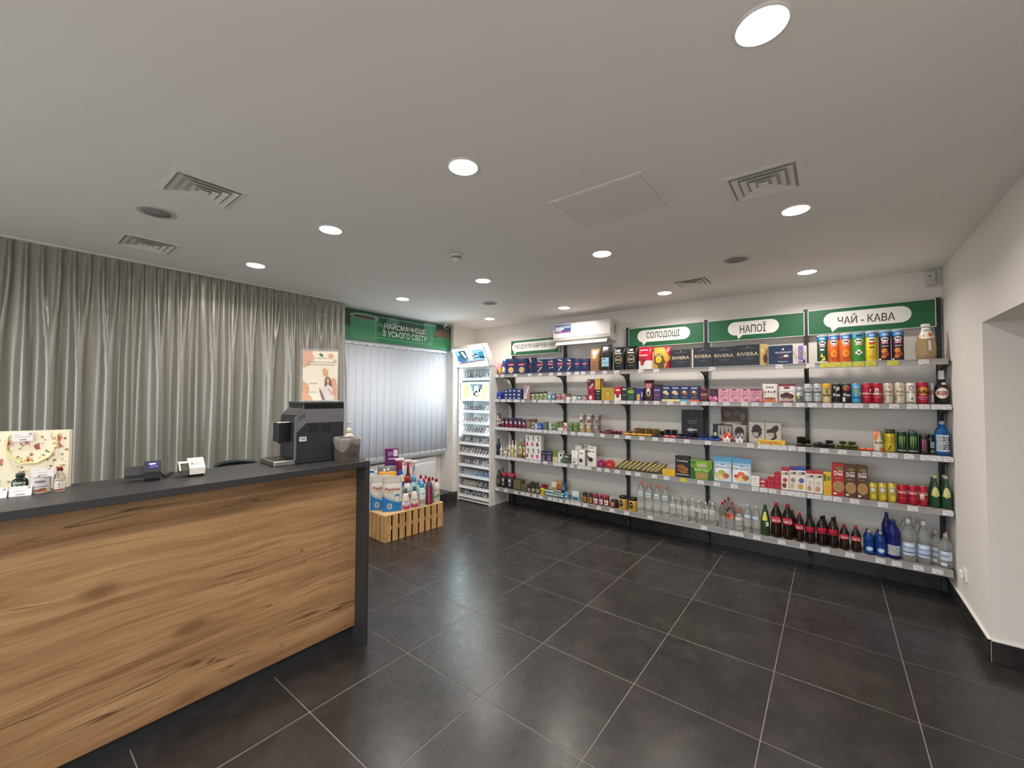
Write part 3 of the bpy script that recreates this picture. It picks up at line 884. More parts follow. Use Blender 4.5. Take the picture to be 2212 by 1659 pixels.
# ------------------------------------------------------------------ tall lit display for cigarettes
DX0, DX1, DY, DZ = -2.418, -1.769, 2.208, 2.012
M_wd = mat('#e8e6e1', .4)
M_cool = (0.62, 0.86, 1.0)
def emat(name, col, st):
    m, nt, b = nodes_mat(name)
    b.inputs['Base Color'].default_value = (*col, 1)
    b.inputs['Emission Color'].default_value = (*col, 1)
    b.inputs['Emission Strength'].default_value = st
    return m
M_led = emat('cold_led_strip', M_cool, LED_STRENGTH)
ds = empty('display_cabinet', ((DX0 + DX1) / 2, (DY + 2.6) / 2, 0))
def dpart(name, m, x0, x1, y0, y1, z0, z1, bev=.001):
    o = ds.location
    return MB().box(x0 - o.x, x1 - o.x, y0 - o.y, y1 - o.y, z0, z1, bev=bev).build(name, m, ds)
sp = dpart('side_panel', M_wd, DX1 - .02, DX1, DY, 2.60, 0, DZ)
dpart('side_panel', M_wd, DX0, DX0 + .02, DY, 2.60, 0, DZ)
dpart('back_panel', mat('#d5d8da', .6), DX0 + .02, DX1 - .02, 2.53, 2.56, .03, DZ)
dpart('top_panel', M_wd, DX0 + .02, DX1 - .02, DY, 2.6, DZ - .03, DZ)
dpart('base_panel', M_wd, DX0 + .02, DX1 - .02, DY + .005, 2.53, .012, .035)
for z in (.08, .33, .45, .62, .95, 1.05, 1.2):
    MB().cyl((DX1 - ds.location.x, DY + .055 - ds.location.y, z), (DX1 - ds.location.x + .0012, DY + .055 - ds.location.y, z), .006, 10).build('cover_cap', mat('#f4f3f0', .4), sp)
for x, nm in ((DX0 + .026, 'a'), (DX1 - .026, 'b')):
    dpart('led_strip', M_led, x - .003, x + .003, DY + .03, DY + .036, .98, DZ - .04, bev=0)
# header light box tipping forward
hb = empty('header_lightbox'); hb.parent = ds
o = ds.location
prof = [(2.192, 2.014), (2.060, 2.272), (2.125, 2.330), (2.335, 2.018)]      # y, z
MB().prism(prof, lambda u, v, d: (d - o.x, u - o.y, v), DX0 - .02, DX1 + .004).build('housing', M_wd, hb)
ang = Vector((0, prof[1][0] - prof[0][0], prof[1][1] - prof[0][1]))
HL = ang.length; ang.normalize(); nrm = Vector((0, -ang.z, ang.y))
def hsurf(x, z, L):
    p = Vector((0, prof[0][0], prof[0][1])) + ang * z + nrm * (L + .001)
    return ((DX0 + DX1) / 2 - .008 + x - o.x, p.y - o.y, p.z)
def lit_art(parent, shapes, w, h, surf, st, name):
    """back-lit print: every colour gives off its own light"""
    mb, mats, cols = MB(), [], {}
    for i, sh in enumerate(shapes):
        c = pc(sh[-1])
        if c not in cols:
            cols[c] = len(mats); k_ = 1.0 if sum(lin(c)[:3]) > 1.6 else .28      # dense ink lets less light through
            mats.append(emat('backlit_print', tuple(q * k_ for q in lin(c)[:3]), st))
        L = .0006 * (i + 1)
        if sh[0] == 'r':
            u0, v0, u1, v1 = sh[1:5]
            mb.add([surf((u - .5) * w, v * h, L) for u, v in ((u0, v0), (u1, v0), (u1, v1), (u0, v1))], [(0, 1, 2, 3)], cols[c])
        else:
            mb.add([surf((u - .5) * w, v * h, L) for u, v in sh[1]], [tuple(range(len(sh[1])))], cols[c])
    return mb.build(name, mats, parent, recalc=False)
lit_art(hb, [('r', .02, .03, .98, .97, '#e8f6ff'), ('r', .08, .24, .96, .90, '#52707f'), ('p', [(.10, .36), (.14, .62), (.34, .70), (.40, .30), (.20, .24)], '#1c3d58'),
             ('p', [(.20, .86), (.40, .88), (.44, .40), (.30, .44)], '#0b1f29'), ('p', [(.28, .80), (.34, .82), (.40, .5), (.36, .46)], '#e8f2f2'),
             ('p', [(.44, .90), (.62, .90), (.60, .34), (.47, .40)], '#f4fbff'), ('r', .56, .38, .65, .60, '#16222e'), ('r', .575, .42, .635, .54, '#7f8890'), ('r', .67, .44, .76, .68, '#141d27'), ('r', .685, .5, .745, .6, '#7f8890'),
             ('p', [(.78, .46), (.95, .42), (.95, .78), (.80, .74)], '#1b5262'), ('p', [(.79, .44), (.96, .40), (.94, .52), (.82, .56)], '#0b2530'), ('p', [(.10, .14), (.5, .2), (.9, .3), (.9, .36), (.5, .30), (.1, .24)], '#4d4347'),
             ('r', .05, .04, .95, .10, '#ffffff')], DX1 - DX0 + .0, HL, hsurf, 15.0, 'lit_poster')
MB().box(DX0 - .02 - o.x, DX1 + .004 - o.x, 2.19 - o.y, 2.2 - o.y, 2.006, 2.02).build('lower_rail', mat('#b5bcc4', .5), hb)

# rows of packs: the shelf lips
ROWS = [1.822, 1.340, 1.171, 1.011, .860, .701, .533, .3745, .207, .076]
for k, z in enumerate(ROWS):
    tr = MB()
    x0, x1 = DX0 + .0215 - o.x, DX1 - .0215 - o.x
    tr.add([(x0, DY + .012 - o.y, z - .012), (x1, DY + .012 - o.y, z - .012), (x1, 2.45 - o.y, z + .055), (x0, 2.45 - o.y, z + .055),
            (x0, DY + .012 - o.y, z - .006), (x1, DY + .012 - o.y, z - .006), (x1, 2.45 - o.y, z + .061), (x0, 2.45 - o.y, z + .061)],
           [(0, 1, 2, 3), (7, 6, 5, 4), (0, 4, 5, 1), (2, 6, 7, 3), (0, 3, 7, 4), (1, 5, 6, 2)])
    t = tr.build('shelf', M_wd, ds)
    lp = MB().add([(x0, DY + .002 - o.y, z - .014), (x1, DY + .002 - o.y, z - .014), (x1, DY + .022 - o.y, z + .026), (x0, DY + .022 - o.y, z + .026),
                   (x0, DY + .006 - o.y, z - .014), (x1, DY + .006 - o.y, z - .014), (x1, DY + .026 - o.y, z + .026), (x0, DY + .026 - o.y, z + .026)],
                  [(0, 1, 2, 3), (7, 6, 5, 4), (0, 4, 5, 1), (2, 6, 7, 3), (0, 3, 7, 4), (1, 5, 6, 2)]).build('price_lip', mat('#eceff0', .4), t)
    mk = MB()
    for i in range(11):
        xx = x0 + .03 + i * .054
        mk.add([(xx, DY + .0115 - o.y, z + .006), (xx + .03, DY + .0115 - o.y, z + .006), (xx + .03, DY + .0155 - o.y, z + .014), (xx, DY + .0155 - o.y, z + .014)], [(0, 1, 2, 3)])
    mk.build('price_print', mat('#b9bdc4', .6), lp, recalc=False)['kind'] = 'stuff'
# screen panel between the first two rows
scp = dpart('screen_panel', mat('#9fb0b4', .4), DX0 + .022, DX1 - .022, DY + .018, DY + .045, 1.497, 1.787, bev=.003)
def ssurf(x, z, L):
    return ((DX0 + DX1) / 2 + x - o.x, DY + .0175 - L - o.y, 1.507 + z)
lit_art(scp, [('r', 0, 0, 1, 1, '#eef8ee'), ('r', .03, .05, .97, .95, '#e9f3da'), ('p', [(.05, .1), (.3, .08), (.34, .9), (.06, .9)], '#8f8a6a'), ('p', [(.72, .1), (.95, .1), (.95, .9), (.78, .9)], '#93906f'),
              ('p', [(.33, .92), (.80, .92), (.74, .66), (.66, .52), (.46, .34), (.40, .62)], '#4a626e'), ('p', [(.50, .78), (.62, .82), (.64, .5), (.5, .5)], '#eef4f6'),
              ('r', .45, .26, .54, .40, '#0c1216'), ('r', .53, .42, .62, .55, '#0c1115'), ('r', .65, .44, .72, .64, '#141d22'), ('r', .72, .62, .77, .84, '#1f2c33'), ('p', [(.48, .14), (.66, .2), (.7, .34), (.55, .3)], '#6d7050')],
        .56, .27, ssurf, 11.0, 'lit_screen')
tag(ds, 'tall narrow white display cabinet with lit header and rows of small packs', 'display')

# the packs themselves
pk_cols = [['#e9e6e0', '#c9ccd6', '#4d5f86', '#d8d2cc', '#6d6a70'], ['#53617c', '#dfe0e2', '#8d929c', '#c9c4bf', '#39455f'], ['#4f5d77', '#7d7f92', '#d9d6d3', '#9a7d78', '#5d6d8a'],
           ['#5a5f70', '#8c8890', '#dcdcdc', '#6a5f66', '#a7a3a8'], ['#6a6f8e', '#9a96a4', '#50506a', '#d9d3d0', '#8b7d80'], ['#8b3a44', '#3a4466', '#e2dedb', '#7a2f3a', '#40414e'],
           ['#8a5560', '#d8d4d0', '#6d7fa0', '#a6404c', '#e8e4df'], ['#d9dada', '#7b86b6', '#6fa6d2', '#b8bcc8', '#4a8fc0'], ['#d6c6cc', '#c8c9d4', '#33416e', '#d9c27e', '#9b98a4'], ['#c9ced6', '#2e3f68', '#55606e', '#8f8a86', '#d8d8d8']]
rown = ['top lit row', 'row just under the lit screen', 'third row', 'fourth row', 'fifth row', 'sixth row', 'seventh row', 'eighth row', 'ninth row', 'lowest row']
pm_cache = {}
CIG = 'first second third fourth fifth sixth seventh eighth ninth tenth eleventh twelfth thirteenth fourteenth fifteenth sixteenth'.split()
for k, z in enumerate(ROWS):
    n = 11
    slim = k in (7, 8)
    x = DX0 + .032
    i = 0
    while x < DX1 - .07:
        w = .030 if slim else .0525
        h = rnd.choice([.082, .088, .098]) if not slim else .098
        if k == 0 and i in (3, 7): h = .06
        c = pk_cols[k][(i * 7 + k * 3 + (i // 3)) % 5]
        c2 = pk_cols[k][(i * 5 + 2) % 5]
        key = (c, c2, w, h)
        yb, zb = DY + .031, z + .0035
        if key not in pm_cache:
            a = MB().box(-w / 2, w / 2, 0, .022, 0, h, bev=.0015)
            p = a.build('cigarette_pack', mat(c, .4), None, (x + w / 2, yb, zb))
            l = art(p, [('r', .06, .50, .94, .97, '#d9d7d4' if i % 3 else c2), ('r', .12, .56, .55, .92, '#4e4a4c' if i % 2 else '#7b6f6a'), ('r', .2, .2, .8, .40, c2), ('r', .3, .44, .7, .48, 'w')], w, h, lambda u, v, L: (u, -L, v), .4, 'printed_face', .0004)
            pm_cache[key] = (p.data, l.data)
        else:
            p = link('cigarette_pack', pm_cache[key][0], None, (x + w / 2, yb, zb))
            link('printed_face', pm_cache[key][1], p)
        p.rotation_euler.x = -.26
        tag(p, f'{CIG[i]} small cigarette pack from left in {rown[k]} of white display', 'cigarettes', f'cigarette packs in the {rown[k]}')
        x += w + (rnd.uniform(.004, .007) if not slim else .010)
        i += 1
# shelf 0 passes 1
# shelf 1 passes 1
# shelf 2 passes 1
#  deep [-0.131, 0.186, 0.0, 0.058, 0.021, 0.08]
#  deep [0.398, 0.193, 0.0, 0.057, 0.019, 0.08]
#  deep [0.398, 0.193, 0.019, 0.057, 0.019, 0.08]
#  deep [0.398, 0.193, 0.039, 0.057, 0.019, 0.08]
#  deep [1.283, 0.227, 0.0, 0.245, 0.337, 0.03]
#  deep [1.858, 0.193, 0.0, 0.06, 0.019, 0.08]
#  deep [1.858, 0.193, 0.019, 0.06, 0.019, 0.08]
#  deep [1.858, 0.193, 0.039, 0.06, 0.019, 0.08]
# shelf 3 passes 1
#  deep [0.435, 0.133, 0.0, 0.051, 0.084, 0.12]
# shelf 4 passes 2
PRODUCTS = [
    ('pillow','pasta_bag','bag','small crinkled bag of colourful pasta at left end of top shelf','#d98a6a',[('e',0.4,0.7,0.3,0.2,'p'),('e',0.65,0.35,0.25,0.2,'a'),('e',0.25,0.25,0.2,0.2,'n')],0,[(-1.715,0.012,0.0,0.096,0.166,0.06)],{'up':1}),
    ('pillow','pasta_bag','bag','dark blue bag of pasta against the first navy box, top shelf','#2a3a8c',[('e',0.5,0.3,0.4,0.25,'c')],0,[(-1.626,0.012,0.0,0.081,0.197,0.06)],{'up':1}),
    ('box','pasta_box','box','navy blue pasta box with round shell picture, top shelf','#243056',[('e',0.5,0.6,0.3,0.075,'#c8304a'),('t','Barilla',0.5,0.6,0.05,0.46,'w'),('r',0.3,0.9,0.7,0.915,'#9aa6c4'),('e',0.5,0.25,0.25,0.19,'#d9b582'),('e',0.5,0.25,0.16,0.13,'#c19a63'),('p',[(0.46,0.1),(0.54,0.1),(0.56,0.4),(0.44,0.4)],'#e4c596')],0,[(-1.488,0.012,0.0,0.192,0.217,0.07),(-1.299,0.012,0.0,0.186,0.21,0.07)],{}),
    ('box','pasta_box','box','navy blue pasta box turned so its tan side strip shows, top shelf','#243056',[('p',[(0.1,1.0),(0.38,1.0),(0.62,0.68),(0.38,0.68)],'#c9a070'),('e',0.28,0.45,0.08,0.16,'#c8304a')],0,[(-1.153,0.03,0.0,0.105,0.216,0.07)],{}),
    ('box','pasta_box','box','navy blue pasta box with long tube pasta picture, top shelf','#243056',[('e',0.5,0.6,0.3,0.075,'#c8304a'),('t','Barilla',0.5,0.6,0.05,0.46,'w'),('r',0.3,0.9,0.7,0.915,'#9aa6c4'),('p',[(0.28,0.85),(0.72,0.74),(0.74,0.8),(0.3,0.92)],'#d8c9a0'),('p',[(0.28,0.12),(0.62,0.46),(0.7,0.42),(0.36,0.08)],'#d8c9a0'),('p',[(0.3,0.44),(0.42,0.5),(0.4,0.4)],'#c1a873')],0,[(-0.993,0.012,0.0,0.184,0.184,0.07),(-0.68,0.012,0.0,0.145,0.184,0.07),(-0.547,0.012,0.0,0.116,0.175,0.07)],{}),
    ('box','pasta_box','box','navy blue pasta box with bow tie pasta picture, top shelf','#243056',[('e',0.5,0.6,0.3,0.075,'#c8304a'),('t','Barilla',0.5,0.6,0.05,0.46,'w'),('r',0.3,0.9,0.7,0.915,'#9aa6c4'),('p',[(0.25,0.72),(0.5,0.78),(0.5,0.7),(0.28,0.84)],'#dcd0aa'),('p',[(0.52,0.86),(0.76,0.82),(0.72,0.74),(0.56,0.76)],'#dcd0aa'),('p',[(0.3,0.3),(0.55,0.4),(0.5,0.26),(0.34,0.4)],'#dcd0aa'),('p',[(0.6,0.36),(0.78,0.44),(0.76,0.3)],'#dcd0aa')],0,[(-0.827,0.012,0.0,0.143,0.184,0.07)],{}),
    ('box','pasta_box','box','navy blue pasta box with dark faint picture, top shelf','#243056',[('e',0.5,0.6,0.3,0.075,'#c8304a'),('t','Barilla',0.5,0.6,0.05,0.46,'w'),('r',0.3,0.9,0.7,0.915,'#9aa6c4'),('p',[(0.36,0.36),(0.62,0.52),(0.56,0.3)],'#5a6688'),('p',[(0.4,0.74),(0.66,0.84),(0.6,0.7)],'#5a6688')],0,[(-0.433,0.012,0.0,0.099,0.162,0.07),(-0.325,0.012,0.0,0.112,0.157,0.07)],{}),
    ('cbag','coffee_bag','bag','brown patterned paper coffee bag on the top shelf','#a9764f',[('r',0,0,1,0.42,'#8f6748'),('e',0.5,0.74,0.28,0.16,'#d8a06a'),('e',0.5,0.78,0.16,0.09,'w'),('e',0.5,0.6,0.2,0.07,'#e8c9a6'),('r',0.1,0.9,0.9,0.97,'#c58c5c'),('e',0.15,0.06,0.05,0.025,'#b98d68'),('e',0.32,0.06,0.05,0.025,'#b98d68'),('e',0.49,0.06,0.05,0.025,'#b98d68'),('e',0.66,0.06,0.05,0.025,'#b98d68'),('e',0.8300000000000001,0.06,0.05,0.025,'#b98d68'),('e',0.15,0.14500000000000002,0.05,0.025,'#b98d68'),('e',0.32,0.14500000000000002,0.05,0.025,'#b98d68'),('e',0.49,0.14500000000000002,0.05,0.025,'#b98d68'),('e',0.66,0.14500000000000002,0.05,0.025,'#b98d68'),('e',0.8300000000000001,0.14500000000000002,0.05,0.025,'#b98d68'),('e',0.15,0.23,0.05,0.025,'#b98d68'),('e',0.32,0.23,0.05,0.025,'#b98d68'),('e',0.49,0.23,0.05,0.025,'#b98d68'),('e',0.66,0.23,0.05,0.025,'#b98d68'),('e',0.8300000000000001,0.23,0.05,0.025,'#b98d68'),('e',0.15,0.315,0.05,0.025,'#b98d68'),('e',0.32,0.315,0.05,0.025,'#b98d68'),('e',0.49,0.315,0.05,0.025,'#b98d68'),('e',0.66,0.315,0.05,0.025,'#b98d68'),('e',0.8300000000000001,0.315,0.05,0.025,'#b98d68')],0,[(-0.195,0.012,0.0,0.136,0.277,0.09)],{}),
    ('cbag','coffee_bag','bag','plain black coffee bag with pale blue label on top shelf','#26272a',[('r',0.14,0.16,0.78,0.5,'#a9cfe0'),('r',0.2,0.42,0.5,0.46,'#41606e'),('r',0.2,0.24,0.72,0.36,'#8db6c8'),('r',0.3,0.82,0.62,0.92,'#c9c9c9')],0,[(-0.046,0.012,0.0,0.143,0.31,0.09)],{}),
    ('cbag','coffee_bag','bag','black coffee bag with round gold emblem on top shelf','#1b1b1c',[('e',0.5,0.44,0.3,0.165,'#cdb98a'),('e',0.5,0.44,0.26,0.14,'#191919'),('t','oso',0.5,0.44,0.09,0.4,'#e6dcc0'),('r',0.3,0.8,0.62,0.88,'w'),('r',0.2,0.7,0.74,0.745,'#e5e5e0'),('r',0.15,0.64,0.85,0.65,'#b9ad8c'),('r',0.3,0.16,0.7,0.175,'#9a9076')],0,[(0.114,0.012,0.0,0.151,0.274,0.09),(0.27,0.012,0.0,0.142,0.275,0.09)],{}),
    ('cbag','coffee_bag','bag','red and white coffee bag beside a gold one, top shelf','#c01f35',[('r',0,0,1,0.38,'#dedad6'),('e',0.4,0.4,0.2,0.12,'#8e2430'),('e',0.36,0.26,0.13,0.1,'#b12a3c'),('t','ROMA',0.45,0.62,0.08,0.6,'w'),('r',0.18,0.84,0.72,0.88,'w')],0,[(0.423,0.012,0.0,0.161,0.253,0.09)],{}),
    ('cbag','coffee_bag','bag','gold and brown coffee bag with yellow round seal, top shelf','#c99c3f',[('p',[(0,0),(1,0),(1,0.34),(0.6,0.2),(0,0.5)],'#5f4526'),('p',[(0.72,0),(1,0),(1,0.4),(0.86,0.3)],'#9c2432'),('p',[(0.62,1),(1,1),(1,0.62),(0.86,0.66)],'#b42838'),('e',0.38,0.42,0.3,0.26,'#6b4c26'),('e',0.36,0.42,0.17,0.15,'#f0cf2e'),('e',0.36,0.42,0.09,0.08,'#d9a91f'),('t','LAVITA',0.38,0.6,0.06,0.36,'w')],0,[(0.61,0.012,0.0,0.192,0.24,0.09)],{}),
    ('box','chocolate_gift_box','box','black chocolate gift box with large cream lettering, top shelf','#2a2e38',[('t','RIVIERA',0.51,0.55,0.17,0.86,0.005,'#d9c9a3'),('r',0.25,0.83,0.78,0.845,'#7d8087'),('e',0.51,0.9,0.02,0.03,'#b9b09a'),('r',0.25,0.34,0.78,0.35,'#8d8f94'),('r',0.35,0.28,0.68,0.29,'#6d7076'),('r',0.42,0.22,0.62,0.23,'#6d7076')],0,[(0.817,0.012,0.0,0.201,0.195,0.06),(1.038,0.012,0.0,0.186,0.203,0.06),(1.234,0.012,0.0,0.199,0.196,0.06),(1.443,0.012,0.0,0.207,0.202,0.06)],{'side':'#c2aa6a'}),
    ('box','gold_gift_box','box','gold sided gift box behind the last cream lettered box, top shelf','#c9ae6c',[('e',0.7,0.3,0.3,0.2,'#6d4a28'),('e',0.3,0.7,0.2,0.1,'#e2cf98')],0,[(1.577,0.042,0.0,0.06,0.201,0.05)],{}),
    ('box','chocolate_gift_box','box','wide navy gift box with silver lettering and candies pictured, top shelf','#25304f',[('r',0,0,0.012,1,'#c9b48a'),('t','MILLENNIUM',0.62,0.62,0.09,0.64,0.004,'#d8dce8'),('e',0.62,0.79,0.04,0.05,'w'),('e',0.66,0.37,0.2,0.1,'#5a3a32'),('e',0.74,0.43,0.1,0.06,'#e6dcd2'),('e',0.52,0.38,0.08,0.06,'#744a3c'),('t','Elegance',0.62,0.13,0.08,0.4,0.003,'#cfd6e8')],0,[(1.712,0.012,0.0,0.192,0.176,0.06)],{}),
    ('box','floral_gift_box','box','pale floral gift box with purple front panel, top shelf','#c9c2bd',[('r',0.4,0,0.76,1,'#7a6aa6'),('r',0.5,0.4,0.66,0.7,'#a39a78'),('r',0.53,0.44,0.63,0.66,'#6f6a58'),('r',0.44,0.12,0.72,0.2,'#b9aed0'),('e',0.1,0.6,0.06,0.08,'#b98a9a'),('e',0.25,0.4,0.06,0.1,'#9db07a'),('e',0.2,0.8,0.05,0.06,'#d9a0a8'),('e',0.85,0.6,0.05,0.1,'#a7b68c'),('e',0.9,0.3,0.05,0.08,'#c79aa4'),('e',0.82,0.12,0.09,0.09,'#4a2f26')],0,[(1.862,0.012,0.0,0.105,0.162,0.06)],{}),
    ('tube','chip_tube','chips','tall green and dark chip tube, leftmost in its row, top shelf','#25543a',[('r',0,0.8,1,0.96,'#2f7cc8'),('e',0.5,0.87,0.26,0.045,'#a9c8e4'),('e',0.5,0.71,0.3,0.075,'w'),('p',[(0.24,0.7),(0.38,0.745),(0.5,0.72),(0.62,0.745),(0.76,0.7),(0.6,0.69),(0.5,0.7),(0.4,0.69)],'k'),('r',0.26,0.56,0.74,0.635,'#d8a0a8'),('r',0.3,0.44,0.66,0.5,'w'),('p',[(0.3,0.2),(0.44,0.36),(0.62,0.18)],'#e8c040'),('p',[(0.35,0.06),(0.7,0.24),(0.75,0.08)],'#d9d060'),('r',0,0.01,1,0.05,'#d8d8d0')],0,[(2.028,0.012,0.0,0.078,0.245,0.078)],{'cap':'#dfe6ea'}),
    ('tube','chip_tube','chips','tall orange chip tube on the top shelf','#e2701f',[('r',0,0.8,1,0.96,'#2f7cc8'),('e',0.5,0.87,0.26,0.045,'#a9c8e4'),('e',0.5,0.71,0.3,0.075,'w'),('p',[(0.24,0.7),(0.38,0.745),(0.5,0.72),(0.62,0.745),(0.76,0.7),(0.6,0.69),(0.5,0.7),(0.4,0.69)],'k'),('r',0.26,0.56,0.74,0.635,'#f0a0a0'),('e',0.5,0.3,0.26,0.12,'#f0a040'),('e',0.5,0.3,0.16,0.07,'#e2701f'),('e',0.38,0.12,0.1,0.05,'#a8361c')],0,[(2.109,0.012,0.0,0.08,0.246,0.08),(2.191,0.012,0.0,0.08,0.247,0.08)],{'cap':'#dfe6ea'}),
    ('tube','chip_tube','chips','tall green chip tube with football picture on top shelf','#3f9a3c',[('r',0,0.8,1,0.96,'#2f7cc8'),('e',0.5,0.87,0.26,0.045,'#a9c8e4'),('e',0.5,0.71,0.3,0.075,'w'),('p',[(0.24,0.7),(0.38,0.745),(0.5,0.72),(0.62,0.745),(0.76,0.7),(0.6,0.69),(0.5,0.7),(0.4,0.69)],'k'),('r',0.26,0.56,0.74,0.635,'#e0b0b4'),('r',0,0.8,1,0.97,'#4f9fc0'),('r',0.3,0.85,0.72,0.92,'#2c3a44'),('e',0.5,0.31,0.26,0.095,'w'),('e',0.5,0.31,0.09,0.035,'k'),('e',0.32,0.36,0.05,0.02,'k'),('e',0.68,0.36,0.05,0.02,'k'),('e',0.38,0.245,0.05,0.02,'k'),('e',0.62,0.245,0.05,0.02,'k')],0,[(2.276,0.012,0.0,0.087,0.248,0.087)],{'cap':'#8fc0d8'}),
    ('tube','chip_tube','chips','tall yellow chip tube on the top shelf','#e4cf2e',[('r',0,0.8,1,0.96,'#2f7cc8'),('e',0.5,0.87,0.26,0.045,'#a9c8e4'),('e',0.5,0.71,0.3,0.075,'w'),('p',[(0.24,0.7),(0.38,0.745),(0.5,0.72),(0.62,0.745),(0.76,0.7),(0.6,0.69),(0.5,0.7),(0.4,0.69)],'k'),('r',0.26,0.56,0.74,0.635,'#c94a38'),('r',0.3,0.44,0.7,0.49,'#57602a'),('e',0.5,0.3,0.25,0.12,'#d9b93a'),('r',0.25,0.12,0.75,0.15,'#a99626')],0,[(2.36,0.012,0.0,0.077,0.249,0.077)],{'cap':'#cfe0ea'}),
    ('tube','chip_tube','chips','tall dark purple chip tube on the top shelf','#3a2230',[('r',0,0.8,1,0.96,'#2f7cc8'),('e',0.5,0.87,0.26,0.045,'#a9c8e4'),('e',0.5,0.71,0.3,0.075,'w'),('p',[(0.24,0.7),(0.38,0.745),(0.5,0.72),(0.62,0.745),(0.76,0.7),(0.6,0.69),(0.5,0.7),(0.4,0.69)],'k'),('r',0.26,0.56,0.74,0.635,'#e0a0b4'),('r',0.25,0.46,0.76,0.49,'#c9c0c4'),('e',0.45,0.32,0.22,0.09,'#e08a3a'),('e',0.55,0.2,0.28,0.08,'#a8542a'),('e',0.4,0.12,0.2,0.05,'#c9702f'),('r',0.06,0.02,0.2,0.06,'w')],0,[(2.441,0.012,0.0,0.077,0.248,0.077),(2.521,0.012,0.0,0.075,0.249,0.075)],{'cap':'#b9d6e6'}),
    ('bottle','juice_bottle','bottle','big rounded bottle of pale juice with white cap, top shelf','#b9a076',[('p',[(0.06,0.62),(0.28,0.58),(0.5,0.56),(0.72,0.58),(0.94,0.62),(0.94,0.89),(0.5,0.89),(0.06,0.89)],'w'),('t','SIS',0.5,0.82,0.07,0.62,'k'),('e',0.25,0.66,0.14,0.05,'#e4b070'),('e',0.76,0.68,0.14,0.06,'#d86a40'),('r',0.56,0.24,0.68,0.52,'#e9e4da')],0,[(2.688,0.012,0.0,0.122,0.284,0.122)],{'prof':'jug','cap':'#f0ede6','trans':0.25}),
    ('pillow','napkin_pack','packet','soft royal blue packet at the left end of second shelf','#2b3c9a',[('r',0.5,0.1,0.8,0.3,'w')],1,[(-1.717,0.012,0.0,0.092,0.107,0.06),(-1.665,0.073,0.0,0.095,0.091,0.06)],{'up':1}),
    ('box','navy_small_box','box','small dark blue box in the stack on the second shelf','#232f63',[('e',0.5,0.45,0.3,0.22,'#b9c4dc'),('r',0.1,0.75,0.9,0.9,'#3c4f8a')],1,[(-1.574,0.012,0.0,0.074,0.037,0.05),(-1.574,0.012,0.037,0.074,0.054,0.05),(-1.574,0.012,0.091,0.074,0.041,0.05),(-1.5,0.012,0.0,0.072,0.04,0.05),(-1.5,0.012,0.04,0.072,0.055,0.05),(-1.5,0.012,0.095,0.072,0.054,0.05),(-1.427,0.012,0.0,0.071,0.04,0.05),(-1.427,0.012,0.04,0.071,0.055,0.05),(-1.427,0.012,0.095,0.071,0.054,0.05),(-1.346,0.012,0.0,0.087,0.038,0.05),(-1.346,0.012,0.038,0.087,0.052,0.05),(-1.346,0.012,0.091,0.087,0.055,0.05)],{'group':'small dark blue boxes stacked on second shelf'}),
    ('pouch','snack_pouch','pouch','tall mauve pouch with white streak above the small jars, second shelf','#a08690',[('p',[(0.5,0.3),(0.75,0.9),(0.85,0.88),(0.6,0.3)],'w'),('e',0.4,0.3,0.2,0.15,'#c9b0a8'),('r',0.2,0.05,0.7,0.2,'#d8d0cc')],1,[(-1.231,0.012,0.0,0.118,0.192,0.05)],{}),
    ('jar','small_jar','jar','small jar with orange label on the second shelf','#8d8a78',[('r',0,0.12,1,0.68,'#d98a5a'),('e',0.5,0.4,0.3,0.16,'#c94f2a'),('r',0.2,0.58,0.8,0.63,'w')],1,[(-1.181,0.063,0.0,0.051,0.091,0.051)],{'cap':'#3a3d38'}),
    ('jar','small_jar','jar','small dark lidded jar with green label on second shelf','#8f9080',[('r',0,0.12,1,0.68,'#a7bd84'),('e',0.5,0.4,0.3,0.16,'#5f7d3a'),('r',0.2,0.58,0.8,0.63,'w')],1,[(-1.115,0.012,0.0,0.053,0.099,0.053),(-1.05,0.012,0.0,0.053,0.099,0.053),(-0.986,0.012,0.0,0.054,0.105,0.054),(-0.921,0.012,0.0,0.054,0.109,0.054)],{'cap':'#33372f'}),
    ('jar','small_jar','jar','small jar with turquoise label on the second shelf','#7fa6ae',[('r',0,0.12,1,0.68,'#6fb2c4'),('e',0.5,0.4,0.3,0.16,'#d8e4e4'),('r',0.2,0.58,0.8,0.63,'w')],1,[(-0.853,0.012,0.0,0.057,0.095,0.057)],{'cap':'#a9b6b8'}),
    ('jar','small_jar','jar','small jar with slate blue label on the second shelf','#53667c',[('r',0,0.12,1,0.68,'#5a7390'),('e',0.5,0.4,0.3,0.16,'#c9d0d8'),('r',0.2,0.58,0.8,0.63,'w')],1,[(-0.784,0.012,0.0,0.051,0.093,0.051)],{'cap':'#8a959c'}),
    ('jar','small_jar','jar','small jar with pink label on the second shelf','#b08088',[('r',0,0.12,1,0.68,'#c98a92'),('e',0.5,0.4,0.3,0.16,'#8e4050'),('r',0.2,0.58,0.8,0.63,'w')],1,[(-0.716,0.012,0.0,0.054,0.089,0.054),(-0.648,0.012,0.0,0.063,0.086,0.063)],{'cap':'#9a8a84'}),
    ('jar','small_jar','jar','grey lidded jar standing behind a white pot, second shelf','#8d8580',[('r',0,0.12,1,0.68,'#9a8f8a'),('e',0.5,0.4,0.3,0.16,'#d8d0ca'),('r',0.2,0.58,0.8,0.63,'w')],1,[(-0.614,0.082,0.0,0.066,0.084,0.066)],{'cap':'#8f8a82'}),
